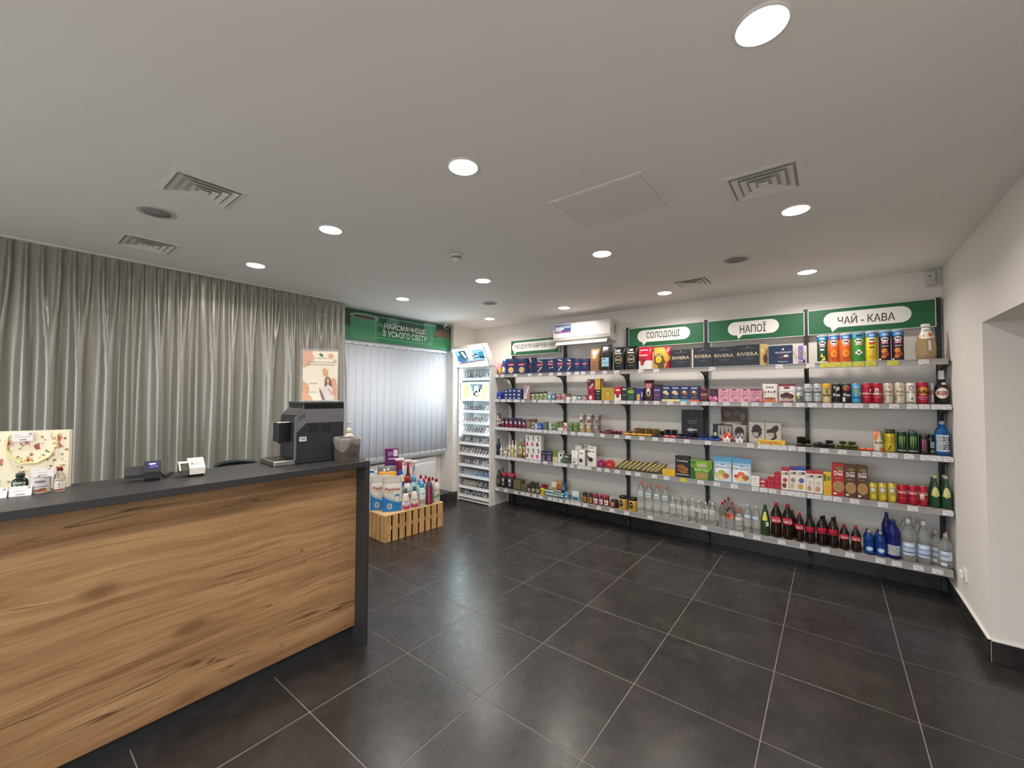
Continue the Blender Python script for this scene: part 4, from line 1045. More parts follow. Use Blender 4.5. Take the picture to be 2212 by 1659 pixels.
    ('jar','small_pot','jar','low white pot with dark lid on the second shelf','#dedad4',[('r',0,0.15,1,0.6,'#e8e4dd'),('r',0.2,0.35,0.8,0.42,'#7f6f66')],1,[(-0.573,0.012,0.0,0.067,0.044,0.067),(-0.484,0.012,0.0,0.069,0.057,0.069)],{'cap':'#4b4744'}),
    ('jar','small_pot','jar','low blue pot with dark lid on the second shelf','#7f93ad',[('r',0,0.12,1,0.68,'#8aa2be'),('e',0.5,0.4,0.3,0.16,'#e2e6ea'),('r',0.2,0.58,0.8,0.63,'w')],1,[(-0.405,0.012,0.0,0.052,0.06,0.052)],{'cap':'#3f444c'}),
    ('jar','small_pot','jar','low mauve pot with dark lid next to the tea boxes, second shelf','#9a8480',[('r',0,0.12,1,0.68,'#cfc4bd'),('e',0.5,0.4,0.3,0.16,'#a0585a'),('r',0.2,0.58,0.8,0.63,'w')],1,[(-0.339,0.012,0.0,0.068,0.058,0.068)],{'cap':'#37302f'}),
    ('box','tea_box','box','crimson tea box at bottom of its pair on second shelf','#b02a4c',[('r',0.1,0.55,0.9,0.9,'#8d1f40'),('e',0.45,0.25,0.2,0.2,'w'),('r',0.3,0.1,0.6,0.3,'#e7dcd6')],1,[(-0.24,0.012,0.0,0.09,0.129,0.07)],{}),
    ('box','tea_box','box','plum tea box with white bars standing on a crimson one','#5a2440',[('r',0,0,1,0.35,'#a02448'),('p',[(0.2,0.15),(0.3,0.15),(0.8,0.6),(0.7,0.62)],'#e4cfd2'),('p',[(0.35,0.1),(0.45,0.1),(0.9,0.5),(0.82,0.54)],'#e4cfd2'),('r',0.15,0.75,0.35,0.9,'#c9b9cf')],1,[(-0.24,0.012,0.129,0.098,0.128,0.07)],{}),
    ('box','coffee_box','box','black coffee box under a gold one on second shelf','#232426',[('r',0.2,0.8,0.8,0.88,'#d8d4c8'),('r',0.15,0.55,0.85,0.62,'#8b8676'),('e',0.5,0.25,0.2,0.15,'#5a5346')],1,[(-0.145,0.012,0.0,0.084,0.129,0.07)],{}),
    ('box','coffee_box','box','gold box with round emblem standing on a black one','#c8a548',[('e',0.42,0.5,0.26,0.2,'#a8842e'),('e',0.42,0.5,0.2,0.15,'#d8bb62'),('r',0.85,0,1,1,'#2a2622')],1,[(-0.145,0.012,0.129,0.087,0.135,0.07)],{}),
    ('box','gold_tin','tin','square shiny gold tin with round emblem on second shelf','#c9a844',[('e',0.5,0.5,0.24,0.26,'#8f7220'),('e',0.5,0.5,0.2,0.22,'#d6b652'),('r',0.3,0.48,0.7,0.52,'#8f7220')],1,[(-0.02,0.012,0.0,0.162,0.144,0.08)],{'metal':0.55}),
    ('box','coffee_box','box','red and white coffee box right of the gold tin','#c41f34',[('r',0,0,1,0.45,'#e4e0dc'),('e',0.5,0.35,0.25,0.16,'#7e2a2e'),('r',0.2,0.7,0.8,0.8,'w')],1,[(0.106,0.012,0.0,0.082,0.163,0.07)],{}),
    ('box','coffee_box','box','dark green coffee box right of the red box','#2c3a36',[('r',0.15,0.8,0.8,0.9,'#cfd4cc'),('r',0.1,0.4,0.9,0.45,'#8f9a90')],1,[(0.19,0.012,0.0,0.068,0.155,0.07)],{}),
    ('box','coffee_box','box','green coffee box with yellow name band on second shelf','#2f4a33',[('r',0.05,0.55,0.95,0.8,'#8fae3a'),('e',0.5,0.9,0.15,0.06,'#c93a4a'),('r',0.1,0.1,0.9,0.4,'#41623f')],1,[(0.267,0.012,0.0,0.081,0.151,0.07)],{}),
    ('box','coffee_box','box','royal blue coffee box with yellow spoon picture','#2b3178',[('p',[(0.25,0.02),(0.65,0.02),(0.62,0.45),(0.3,0.45)],'#d9a63c'),('e',0.45,0.45,0.2,0.1,'#e4b85a'),('r',0.85,0.3,0.95,0.7,'w')],1,[(0.359,0.012,0.0,0.091,0.14,0.07)],{}),
    ('cbag','chocolate_bag','bag','tall maroon bag with oval picture on the second shelf','#4a1f26',[('e',0.5,0.42,0.2,0.2,'#e2d6cc'),('e',0.5,0.36,0.11,0.1,'#5a2a26'),('r',0.2,0.62,0.8,0.82,'#a66a70'),('r',0.1,0.05,0.9,0.15,'#2c1418')],1,[(0.468,0.012,0.0,0.109,0.235,0.07)],{}),
    ('box','chocolate_box','box','narrow purple and black box left of blue chocolate boxes','#231d2c',[('r',0.05,0,0.85,0.82,'#4a3a6e'),('r',0.2,0.3,0.7,0.42,'#a04a6a'),('r',0.1,0.62,0.8,0.68,'#b9a8cf')],1,[(0.57,0.012,0.0,0.09,0.182,0.06)],{}),
    ('box','chocolate_box','box','blue chocolate box with pale nuts and yellow base, second shelf','#27315c',[('r',0,0,1,0.12,'#e4cf7c'),('r',0.2,0.83,0.85,0.89,'#dfe2ee'),('e',0.35,0.58,0.22,0.11,'#d9b888'),('e',0.6,0.5,0.22,0.11,'#d9b888'),('e',0.5,0.62,0.14,0.08,'#e8d6b6'),('r',0.25,0.2,0.75,0.3,'#6a6456')],1,[(0.663,0.012,0.0,0.093,0.165,0.06),(0.759,0.012,0.0,0.097,0.164,0.06)],{}),
    ('box','chocolate_box','box','blue chocolate box with almond picture and light blue base','#27315c',[('r',0,0,1,0.12,'#4fa0d0'),('r',0.2,0.83,0.85,0.89,'#dfe2ee'),('e',0.35,0.58,0.22,0.11,'#9a5f3a'),('e',0.6,0.5,0.22,0.11,'#9a5f3a'),('e',0.5,0.62,0.14,0.08,'#e8d6b6'),('r',0.25,0.2,0.75,0.3,'#6a6456')],1,[(0.855,0.012,0.0,0.093,0.163,0.06)],{}),
    ('box','chocolate_box','box','blue chocolate box with almond picture and red base','#27315c',[('r',0,0,1,0.12,'#d8503a'),('r',0.2,0.83,0.85,0.89,'#dfe2ee'),('e',0.35,0.58,0.22,0.11,'#8a4f34'),('e',0.6,0.5,0.22,0.11,'#8a4f34'),('e',0.5,0.62,0.14,0.08,'#e8d6b6'),('r',0.25,0.2,0.75,0.3,'#6a6456')],1,[(0.951,0.012,0.0,0.097,0.162,0.06)],{}),
    ('box','chocolate_box','box','dark maroon chocolate box in front of the third upright','#3a141c',[('e',0.5,0.92,0.2,0.07,'#c02a3a'),('r',0.15,0.4,0.85,0.62,'#a06a5a'),('r',0.2,0.2,0.8,0.3,'#7e3a3c')],1,[(1.046,0.012,0.0,0.085,0.138,0.06)],{}),
    ('box','chocolate_box','box','dark box with pink blossom pattern on the second shelf','#3a1a28',[('e',0.2,0.3,0.2,0.16,'#d06a98'),('e',0.7,0.25,0.26,0.2,'#e08ab0'),('e',0.45,0.12,0.3,0.12,'#c04a80'),('r',0,0.4,0.06,1,'#d98aa8'),('e',0.5,0.65,0.3,0.2,'#4a2434')],1,[(1.135,0.012,0.0,0.087,0.129,0.06)],{}),
    ('box','chocolate_box','box','pink chocolate box with fan picture on the second shelf','#e2a3b4',[('t','Geisha',0.55,0.72,0.13,0.66,0.0,'#b8465e'),('e',0.5,0.38,0.24,0.16,'#8a6a70'),('e',0.56,0.34,0.2,0.13,'p'),('e',0.5,0.94,0.22,0.05,'#7a3048'),('e',0.2,0.55,0.04,0.04,'#7a3048'),('e',0.85,0.5,0.04,0.04,'#7a3048'),('e',0.65,0.14,0.22,0.06,'#a8606e')],1,[(1.229,0.012,0.0,0.095,0.129,0.06),(1.325,0.012,0.0,0.092,0.128,0.06),(1.419,0.012,0.0,0.091,0.128,0.06)],{}),
    ('box','chocolate_box','box','pink chocolate box with dark maroon edge, last of the pinks','#d893a6',[('t','Geisha',0.55,0.72,0.13,0.66,0.0,'#b8465e'),('e',0.5,0.38,0.24,0.16,'#8a6a70'),('e',0.56,0.34,0.2,0.13,'p'),('e',0.5,0.94,0.22,0.05,'#7a3048'),('e',0.2,0.55,0.04,0.04,'#7a3048'),('e',0.85,0.5,0.04,0.04,'#7a3048'),('e',0.65,0.14,0.22,0.06,'#a8606e'),('r',0,0.93,1,1,'#7a2a3c'),('r',0,0,1,0.06,'#5a2430')],1,[(1.513,0.012,0.0,0.096,0.126,0.06)],{}),
    ('pouch','sweets_pouch','pouch','white standing pouch with orange base on second shelf','#d9d6cf',[('r',0.05,0.02,0.92,0.12,'#e0763a'),('e',0.5,0.2,0.4,0.08,'#9a5a34'),('r',0.25,0.78,0.75,0.86,'#8a7a68'),('e',0.22,0.56,0.05,0.05,'#6a3a30'),('e',0.42,0.58,0.06,0.06,'#8e3a3a'),('e',0.62,0.56,0.05,0.05,'#5a3a30'),('e',0.82,0.58,0.06,0.06,'#5a2a30')],1,[(1.625,0.012,0.0,0.124,0.174,0.05)],{}),
    ('pouch','sweets_pouch','pouch','white and maroon standing pouch with chocolates pictured, second shelf','#d6d2cc',[('r',0,0.88,1,1,'#7a2434'),('e',0.48,0.8,0.2,0.07,'#6a3a3c'),('r',0.15,0.6,0.85,0.615,'#5a3038'),('e',0.3,0.36,0.22,0.13,'#4a2622'),('e',0.65,0.34,0.26,0.13,'#5a2e28'),('e',0.48,0.45,0.2,0.1,'#3a1e1a'),('e',0.5,0.13,0.4,0.1,'#b49a90'),('r',0.05,0,0.9,0.06,'#7a2434')],1,[(1.761,0.012,0.0,0.134,0.172,0.05)],{}),
    ('can','beverage_can','can','short silver can with lime mark, left of the beer cans','#b9bcbe',[('r',0,0,1,0.42,'#5a6068'),('e',0.35,0.35,0.16,0.12,'#a7bd3a'),('r',0.1,0.45,0.5,0.62,'#e8e8e6'),('r',0.1,0.7,0.9,0.78,'#7d8288')],1,[(1.856,0.012,0.0,0.055,0.145,0.055)],{'metal':0.4}),
    ('can','beer_can','can','silver beer can with dark oval emblem on second shelf','#bfc1c3',[('e',0.5,0.55,0.4,0.22,'#4c5058'),('e',0.5,0.55,0.36,0.19,'#c4c6c8'),('r',0.12,0.5,0.9,0.6,'#5d6168'),('r',0.1,0.03,0.3,0.08,'k'),('r',0.4,0.03,0.6,0.08,'k'),('r',0.7,0.03,0.9,0.08,'k'),('e',0.5,0.7,0.08,0.04,'#4c5058')],1,[(1.92,0.012,0.0,0.068,0.172,0.068),(1.987,0.012,0.0,0.064,0.173,0.064)],{'metal':0.4}),
    ('can','beer_can','can','yellow topped cream beer can on the second shelf','#d8c88a',[('r',0,0.82,1,1,'#d9a21c'),('e',0.5,0.58,0.18,0.14,'#8a7434'),('r',0.1,0.34,0.9,0.44,'#6a5a34'),('r',0.2,0.72,0.8,0.78,'#a8842e')],1,[(2.054,0.012,0.0,0.067,0.173,0.067)],{'metal':0.3}),
    ('can','beer_can','can','black can with white script on the second shelf','#232325',[('t','Frez',0.5,0.42,0.14,0.7,0.02,'w'),('e',0.3,0.8,0.14,0.08,'#8f9490'),('e',0.65,0.75,0.16,0.09,'#c9ccc8'),('e',0.5,0.66,0.1,0.05,'#b9bcb8'),('r',0.1,0.04,0.9,0.06,'#8a8a8a')],1,[(2.123,0.012,0.0,0.066,0.171,0.066)],{'metal':0.2}),
    ('can','beer_can','can','black can with fruit picture above white script','#232325',[('t','Frez',0.55,0.42,0.14,0.7,0.02,'w'),('e',0.5,0.78,0.4,0.14,'#c9603a'),('e',0.35,0.85,0.2,0.08,'#4f7a3c'),('e',0.68,0.72,0.18,0.08,'#a83a3a'),('r',0.1,0.08,0.35,0.3,'#d8d8d4')],1,[(2.189,0.012,0.0,0.064,0.171,0.064)],{'metal':0.2}),
    ('can','beer_can','can','light blue can on the second shelf','#4fa3cc',[('e',0.5,0.62,0.2,0.16,'#9a9a7a'),('r',0.1,0.24,0.9,0.34,'#2a5f94'),('r',0.2,0.8,0.8,0.84,'#d9e6ec'),('r',0.75,0.4,0.9,0.55,'#d8c48a')],1,[(2.256,0.012,0.0,0.066,0.17,0.066)],{'metal':0.3}),
    ('can','beer_can','can','crimson beer can with white name on the second shelf','#b0243c',[('t','ESTRELLA',0.5,0.48,0.08,0.86,0.02,'w'),('e',0.8,0.64,0.08,0.06,'w'),('r',0.2,0.3,0.8,0.32,'#e0a0a4'),('e',0.5,0.85,0.3,0.08,'#c8404e')],1,[(2.324,0.012,0.0,0.066,0.174,0.066)],{'metal':0.3}),
    ('can','beer_can','can','crimson beer can with a white barcode sticker','#b0243c',[('t','ESTRELLA',0.5,0.46,0.08,0.86,0.02,'w'),('r',0.25,0.45,0.6,0.72,'#e6e6e2'),('r',0.3,0.5,0.55,0.66,'#8a8a8a'),('r',0.2,0.3,0.8,0.32,'#e0a0a4')],1,[(2.39,0.012,0.0,0.064,0.173,0.064)],{'metal':0.3}),
    ('can','beer_can','can','cream beer can with brown lettering on the second shelf','#d3c6b2',[('t','Pilsner',0.55,0.58,0.1,0.7,0.015,'#6a5240'),('r',0.3,0.36,0.8,0.44,'#a8937c'),('r',0.05,0.15,0.2,0.4,'#8a7a6a'),('e',0.5,0.8,0.05,0.03,'#5a4638')],1,[(2.458,0.012,0.0,0.065,0.173,0.065),(2.526,0.012,0.0,0.066,0.174,0.066)],{'metal':0.3}),
    ('can','beer_can','can','white beer can with dark shield emblem on second shelf','#e0dbcf',[('p',[(0.3,0.68),(0.3,0.86),(0.42,0.83),(0.5,0.87),(0.58,0.83),(0.7,0.86),(0.7,0.68),(0.5,0.62)],'#7a3f50'),('p',[(0.36,0.71),(0.36,0.8),(0.64,0.8),(0.64,0.71),(0.5,0.66)],'#e0dbcf'),('t','SPATEN',0.5,0.55,0.06,0.8,0.02,'#4a4036'),('e',0.55,0.24,0.1,0.05,'#4f5a46'),('r',0.1,0.05,0.7,0.1,'#5a5a50')],1,[(2.592,0.012,0.0,0.064,0.172,0.064)],{'metal':0.3}),
    ('can','beer_can','can','red beer can with yellow oval and bold name','#a81f3f',[('e',0.5,0.58,0.42,0.2,'#d9a03c'),('t','leffe',0.5,0.55,0.18,0.75,0.02,'#3a2016'),('r',0.1,0.28,0.9,0.32,'#c9909c'),('r',0.2,0.2,0.8,0.22,'#c9909c')],1,[(2.66,0.012,0.0,0.068,0.176,0.068)],{'metal':0.3}),
    ('can','beer_can','can','white beer can with red name band, rightmost can','#d8d6d2',[('r',0.05,0.44,0.95,0.64,'#b02a44'),('t','STELLA',0.5,0.585,0.07,0.66,0.02,'w'),('t','ARTOIS',0.5,0.5,0.07,0.66,0.02,'w'),('r',0.2,0.3,0.8,0.32,'#a8a8a8')],1,[(2.728,0.093,0.0,0.066,0.174,0.066)],{'metal':0.3}),
    ('bottle','beer_bottle','bottle','large dark bottle with white neck foil at shelf end','#1c1b1a',[('e',0.5,0.33,0.44,0.165,'#d8cfb0'),('e',0.5,0.33,0.4,0.145,'#e6e2da'),('r',0.14,0.27,0.86,0.385,'#a03040'),('t','STELLA',0.5,0.352,0.035,0.5,0.01,'w'),('t','ARTOIS',0.5,0.305,0.035,0.5,0.01,'w'),('r',0.45,0.58,0.85,0.64,'#d8d8d6')],1,[(2.766,0.012,0.0,0.08,0.264,0.08)],{'prof':'longneck','cap':'#d9d7d2','foil':1}),
    ('bottle','sauce_bottle','bottle','small clear bottle at left end of the third shelf','#aab0ac',[('r',0,0.2,1,0.6,'#c9d4cc'),('e',0.5,0.4,0.28,0.11999999999999998,'#5f7f74')],2,[(-1.741,0.012,0.0,0.044,0.195,0.044)],{'prof':'sauce','cap':'#5a5f66'}),
    ('bottle','sauce_bottle','bottle','small dark bottle with pinkish label, second on third shelf','#40383c',[('r',0,0.2,1,0.6,'#d8c0bc'),('e',0.5,0.4,0.28,0.11999999999999998,'#a04048')],2,[(-1.699,0.012,0.0,0.039,0.197,0.039)],{'prof':'sauce','cap':'#3a3a40'}),
    ('jar','sauce_jar','jar','wine red jar with navy lid label on third shelf','#5f2136',[('r',0,0.14,1,0.7,'#3a3f70'),('e',0.5,0.5,0.32,0.14,'#d8d0cc'),('r',0,0.14,1,0.32,'#8e2a3c'),('r',0.2,0.36,0.8,0.4,'#c96a6a')],2,[(-1.643,0.012,0.0,0.056,0.133,0.056),(-1.569,0.012,0.0,0.055,0.134,0.055),(-1.495,0.012,0.0,0.068,0.138,0.068),(-1.41,0.012,0.0,0.057,0.14,0.057),(-1.337,0.012,0.0,0.057,0.138,0.057),(-1.266,0.012,0.0,0.053,0.126,0.053)],{'cap':'#454a66'}),
    ('tin','food_tin','tin','olive and maroon food tin in the row behind, third shelf','#7a7560',[('r',0,0.25,1,0.75,'#8f8468'),('r',0,0.75,1,0.92,'#7e3a3c')],2,[(-1.21,0.042,0.0,0.057,0.127,0.057),(-1.142,0.062,0.0,0.077,0.13,0.077)],{'cap':'#9a9688'}),
    ('jar','small_jar','jar','dark jar with silver lid at front of third shelf','#4a4a44',[('r',0,0.15,1,0.55,'#d8d4cc'),('e',0.5,0.35000000000000003,0.28,0.12,'#6a6a60')],2,[(-1.119,0.012,0.0,0.043,0.071,0.043)],{'cap':'#c4c2bc'}),
    ('tin','food_tin','tin','white and teal tin on the third shelf','#a9b6b4',[('r',0,0.2,1,0.6,'#dfe4e0'),('e',0.5,0.4,0.28,0.11999999999999998,'#4f8a84')],2,[(-1.066,0.012,0.0,0.045,0.077,0.045)],{'cap':'#a9aaa8'}),
    ('tin','food_tin','tin','bright blue tin on the third shelf','#2f55b0',[('r',0,0.2,1,0.6,'#3f66c8'),('e',0.5,0.4,0.28,0.11999999999999998,'#a9c0ea')],2,[(-1.003,0.012,0.0,0.068,0.082,0.068)],{'cap':'#3a5fb8'}),
    ('tin','flat_tin','tin','flat dark striped tin in a short stack, third shelf','#3f4a44',[('r',0,0.3,1,0.7,'#8a948a')],2,[(-0.915,0.012,0.0,0.064,0.016,0.064),(-0.915,0.012,0.016,0.064,0.022,0.064),(-0.915,0.012,0.038,0.064,0.022,0.064),(-0.915,0.012,0.06,0.064,0.022,0.064),(-0.915,0.012,0.082,0.064,0.02,0.064)],{'cap':'#6f756f','group':'flat dark tins stacked on third shelf'}),
    ('tin','food_tin','tin','pale green and white tin in front of darker tins','#9db098',[('r',0,0.2,1,0.6,'#e2e6dc'),('e',0.5,0.4,0.28,0.11999999999999998,'#5f8a4f')],2,[(-0.841,0.012,0.0,0.047,0.083,0.047)],{'cap':'#b9bab4'}),
    ('tin','food_tin','tin','green pea tin with white streak on third shelf','#6d8a52',[('r',0,0.1,1,0.8,'#5f7f4a'),('p',[(0.2,0.3),(0.7,0.6),(0.75,0.54),(0.25,0.24)],'w'),('e',0.5,0.85,0.3,0.08,'#a9bf6a')],2,[(-0.777,0.012,0.0,0.066,0.102,0.066)],{'cap':'#a8ab9c'}),
    ('tin','food_tin','tin','olive green tin behind a small white box, third shelf','#7d8258',[('r',0,0.2,1,0.6,'#a9aa6a'),('e',0.5,0.4,0.28,0.11999999999999998,'#5f6a3a')],2,[(-0.729,0.079,0.0,0.072,0.114,0.072)],{'cap':'#b0ae98'}),
    ('box','small_carton','box','small white carton in front of an olive tin','#e4dedb',[('r',0.1,0.3,0.7,0.5,'#c9a8a8'),('r',0.1,0.6,0.9,0.66,'#b98a8a')],2,[(-0.679,0.012,0.0,0.073,0.036,0.04)],{}),
    ('tin','food_tin','tin','red and white tin with cherries on third shelf','#d8d2cc',[('e',0.35,0.7,0.2,0.12,'#c02a3c'),('e',0.65,0.5,0.24,0.14,'#b0243a'),('e',0.4,0.25,0.22,0.12,'#c8384a')],2,[(-0.615,0.012,0.0,0.055,0.103,0.055)],{'cap':'#c4c0b8'}),
    ('tin','food_tin','tin','green bean tin with brown beans pictured, third shelf','#4f8a48',[('r',0,0.8,1,0.92,'#6aa85a'),('e',0.5,0.72,0.3,0.08,'#c8404a'),('e',0.4,0.3,0.26,0.12,'#b98a5a'),('e',0.65,0.2,0.24,0.1,'#a06a44')],2,[(-0.534,0.012,0.0,0.062,0.11,0.062),(-0.458,0.012,0.0,0.065,0.114,0.065)],{'cap':'#a8aa9c'}),
    ('cup','noodle_cup','cup','instant soup cup with bean picture, bottom layer, third shelf','#b9a48c',[('e',0.45,0.62,0.32,0.18,'#e2d6c0'),('e',0.5,0.25,0.36,0.14,'#c9a040'),('r',0.1,0.86,0.9,0.9,'#e4dccc')],2,[(-0.368,0.012,0.0,0.076,0.104,0.076),(-0.279,0.012,0.0,0.08,0.108,0.08)],{'cap':'#d9d4c8'}),
    ('cup','noodle_cup','cup','mauve instant soup cup, rightmost of bottom layer, third shelf','#8f8088',[('e',0.45,0.62,0.32,0.18,'#c0b0b4'),('e',0.5,0.25,0.36,0.14,'#a88a70'),('r',0.1,0.86,0.9,0.9,'#e4dccc')],2,[(-0.18,0.012,0.0,0.092,0.109,0.092)],{'cap':'#a49c9c'}),
    ('cup','noodle_cup','cup','instant soup cup stacked on the lower cups, third shelf','#a9968a',[('e',0.45,0.62,0.32,0.18,'#e4dcd0'),('e',0.5,0.25,0.36,0.14,'#8a6a5a'),('r',0.1,0.86,0.9,0.9,'#e4dccc')],2,[(-0.381,0.012,0.104,0.086,0.114,0.086),(-0.274,0.012,0.108,0.095,0.114,0.095)],{'cap':'#dcd8ce'}),
    ('cup','noodle_cup','cup','grey mauve soup cup, rightmost of the upper layer','#857a80',[('e',0.45,0.62,0.32,0.18,'#b4a8ac'),('e',0.5,0.25,0.36,0.14,'#8f7a6c'),('r',0.1,0.86,0.9,0.9,'#e4dccc')],2,[(-0.167,0.012,0.109,0.082,0.113,0.082)],{'cap':'#a8a09e'}),
    ('bar','snack_bar','snack bar','small maroon wrapped bar lying on the third shelf','#7a3038',[('r',0.2,0.2,0.8,0.8,'#b9787a')],2,[(-0.184,0.105,0.0,0.046,0.014,0.08),(-0.134,0.105,0.0,0.048,0.017,0.08),(-0.084,0.012,0.0,0.047,0.022,0.08),(-0.035,0.012,0.0,0.048,0.022,0.08),(0.015,0.012,0.0,0.048,0.019,0.08),(0.015,0.012,0.0195,0.048,0.019,0.08),(0.064,0.012,0.0,0.047,0.019,0.08),(0.064,0.012,0.0195,0.047,0.019,0.08),(0.113,0.012,0.0,0.047,0.019,0.08),(0.113,0.012,0.0195,0.047,0.019,0.08),(-0.131,0.186,0.0,0.058,0.021,0.08),(-0.053,0.112,0.0,0.059,0.019,0.08),(-0.053,0.112,0.0195,0.059,0.019,0.08)],{}),
    ('bar','chocolate_bar','snack bar','golden yellow wrapped bar lying on the third shelf','#d0992c',[('r',0.2,0.2,0.8,0.8,'#e4bd5c')],2,[(0.208,0.012,0.0,0.074,0.021,0.08),(0.285,0.012,0.0,0.075,0.021,0.08),(0.352,0.012,0.0,0.058,0.022,0.08),(0.429,0.012,0.0,0.032,0.022,0.08),(0.397,0.012,0.0,0.03,0.021,0.08),(0.47,0.012,0.0,0.049,0.022,0.08)],{}),
    ('bar','chocolate_bar','snack bar','brown and gold bar lying behind the golden ones, third shelf','#94753c',[('r',0.2,0.2,0.8,0.8,'#b89a5a')],2,[(0.19,0.112,0.0,0.083,0.019,0.08),(0.19,0.112,0.0195,0.083,0.019,0.08),(0.294,0.112,0.0,0.089,0.019,0.08),(0.294,0.112,0.0195,0.089,0.019,0.08),(0.294,0.112,0.039,0.089,0.019,0.08),(0.294,0.112,0.0585,0.089,0.019,0.08),(0.398,0.193,0.0,0.057,0.019,0.08),(0.398,0.193,0.0195,0.057,0.019,0.08),(0.398,0.193,0.039,0.057,0.019,0.08),(0.354,0.112,0.0,0.03,0.019,0.08),(0.354,0.112,0.0195,0.03,0.019,0.08),(0.354,0.112,0.039,0.03,0.019,0.08),(0.356,0.112,0.0585,0.035,0.019,0.08),(0.421,0.112,0.0,0.078,0.019,0.08),(0.421,0.112,0.0195,0.078,0.019,0.08),(0.421,0.112,0.039,0.078,0.019,0.08),(0.421,0.112,0.0585,0.078,0.019,0.08),(0.503,0.112,0.0,0.076,0.019,0.08),(0.503,0.112,0.0195,0.076,0.019,0.08),(0.503,0.112,0.039,0.076,0.019,0.08),(0.505,0.112,0.0585,0.081,0.019,0.08)],{}),
    ('bar','chocolate_bar','snack bar','black wrapped bar lying on the third shelf','#2d3238',[('r',0.2,0.2,0.8,0.8,'#4a535c')],2,[(0.53,0.012,0.0,0.063,0.022,0.08),(0.592,0.012,0.0,0.057,0.022,0.08),(0.572,0.112,0.0,0.062,0.019,0.08),(0.572,0.112,0.0195,0.062,0.019,0.08),(0.572,0.112,0.039,0.062,0.019,0.08),(0.637,0.112,0.0,0.064,0.019,0.08),(0.637,0.112,0.0195,0.064,0.019,0.08),(0.637,0.112,0.039,0.064,0.019,0.08),(0.637,0.112,0.0585,0.064,0.019,0.08),(0.706,0.112,0.0,0.069,0.019,0.08),(0.706,0.112,0.0195,0.069,0.019,0.08),(0.706,0.112,0.039,0.069,0.019,0.08),(0.706,0.112,0.0585,0.069,0.019,0.08)],{}),
    ('bar','chocolate_bar','snack bar','pink wrapped bar lying on the third shelf','#d0566e',[('r',0.2,0.2,0.8,0.8,'#e8b08a')],2,[(0.659,0.012,0.0,0.068,0.022,0.08),(0.728,0.012,0.0,0.066,0.022,0.08)],{}),
    ('bar','chocolate_bar','snack bar','purple wrapped bar lying on the third shelf','#3f3458',[('r',0.2,0.2,0.8,0.8,'#8f84c0')],2,[(0.79,0.012,0.0,0.054,0.022,0.08),(0.844,0.012,0.0,0.052,0.022,0.08),(0.898,0.012,0.0,0.051,0.014,0.08),(0.948,0.012,0.0,0.047,0.014,0.08),(0.777,0.112,0.0,0.071,0.019,0.08),(0.777,0.112,0.0195,0.071,0.019,0.08),(0.89,0.112,0.0,0.077,0.019,0.08),(0.89,0.112,0.0195,0.077,0.019,0.08),(0.89,0.112,0.039,0.077,0.019,0.08)],{}),
    ('bar','chocolate_bar','snack bar','blue wrapped bar lying on the third shelf','#2c4f96',[('r',0.2,0.2,0.8,0.8,'#7aa2e4')],2,[(1.002,0.012,0.0,0.054,0.014,0.08),(1.057,0.012,0.0,0.053,0.014,0.08),(1.112,0.012,0.0,0.051,0.015,0.08),(1.164,0.012,0.0,0.05,0.015,0.08),(1.01,0.112,0.0,0.074,0.019,0.08),(1.01,0.112,0.0195,0.074,0.019,0.08),(1.116,0.112,0.0,0.079,0.019,0.08),(1.116,0.112,0.0195,0.079,0.019,0.08)],{}),
    ('box','chocolate_gift_box','box','tall black box with silver nut picture by the third upright','#1f2022',[('t','GOLDEN',0.5,0.6,0.05,0.46,0.005,'#8d8f90'),('t','NUTS',0.5,0.52,0.05,0.3,0.005,'#8d8f90'),('e',0.42,0.28,0.16,0.06,'#c4c4c0'),('e',0.62,0.29,0.06,0.025,'#d8d8d4'),('p',[(0.6,0.28),(0.66,0.32),(0.72,0.27),(0.69,0.26)],'#e8e8e4'),('e',0.5,0.87,0.02,0.012,'#a8a8a4'),('r',0.36,0.81,0.64,0.82,'#55575a'),('r',0.4,0.44,0.6,0.445,'#55575a')],2,[(0.884,0.202,0.0,0.227,0.302,0.03)],{}),
    ('bag_hang','chocolate_bag','bag','dark brown printed bag with clear window behind chocolate tools','#5a4438',[('r',0,0.55,1,1,'#4f3a30'),('e',0.25,0.8,0.14,0.1,'#7a6454'),('e',0.6,0.85,0.16,0.09,'#6a5446'),('e',0.85,0.72,0.1,0.12,'#8a7262'),('r',0,0.5,1,0.56,'#9a8a7c'),('r',0.05,0.2,0.95,0.5,'#8f857c'),('p',[(0.1,0.48),(0.3,0.52),(0.6,0.5),(0.9,0.47),(0.6,0.44)],'#d8d2ca'),('r',0.8,0,1,0.55,'#4f3a30')],2,[(1.283,0.227,0.0,0.245,0.337,0.03)],{}),
    ('box','tool_chocolate_box','box','white boxed set of chocolate brushes, third shelf','#2c2622',[('r',0.28,0.05,0.98,0.92,'#b9b2aa'),('r',0.28,0.05,0.98,0.35,'#cfcac4'),('p',[(0.36,0.3),(0.46,0.3),(0.43,0.62),(0.42,0.9),(0.4,0.9),(0.39,0.62)],'#33231d'),('p',[(0.56,0.3),(0.66,0.3),(0.63,0.62),(0.62,0.9),(0.6,0.9),(0.59,0.62)],'#33231d'),('p',[(0.77,0.3),(0.87,0.3),(0.84,0.62),(0.83,0.9),(0.81,0.9),(0.8,0.62)],'#33231d'),('e',0.13,0.35,0.09,0.12,'#e4dfa8')],2,[(1.18,0.197,0.0,0.181,0.159,0.03)],{}),
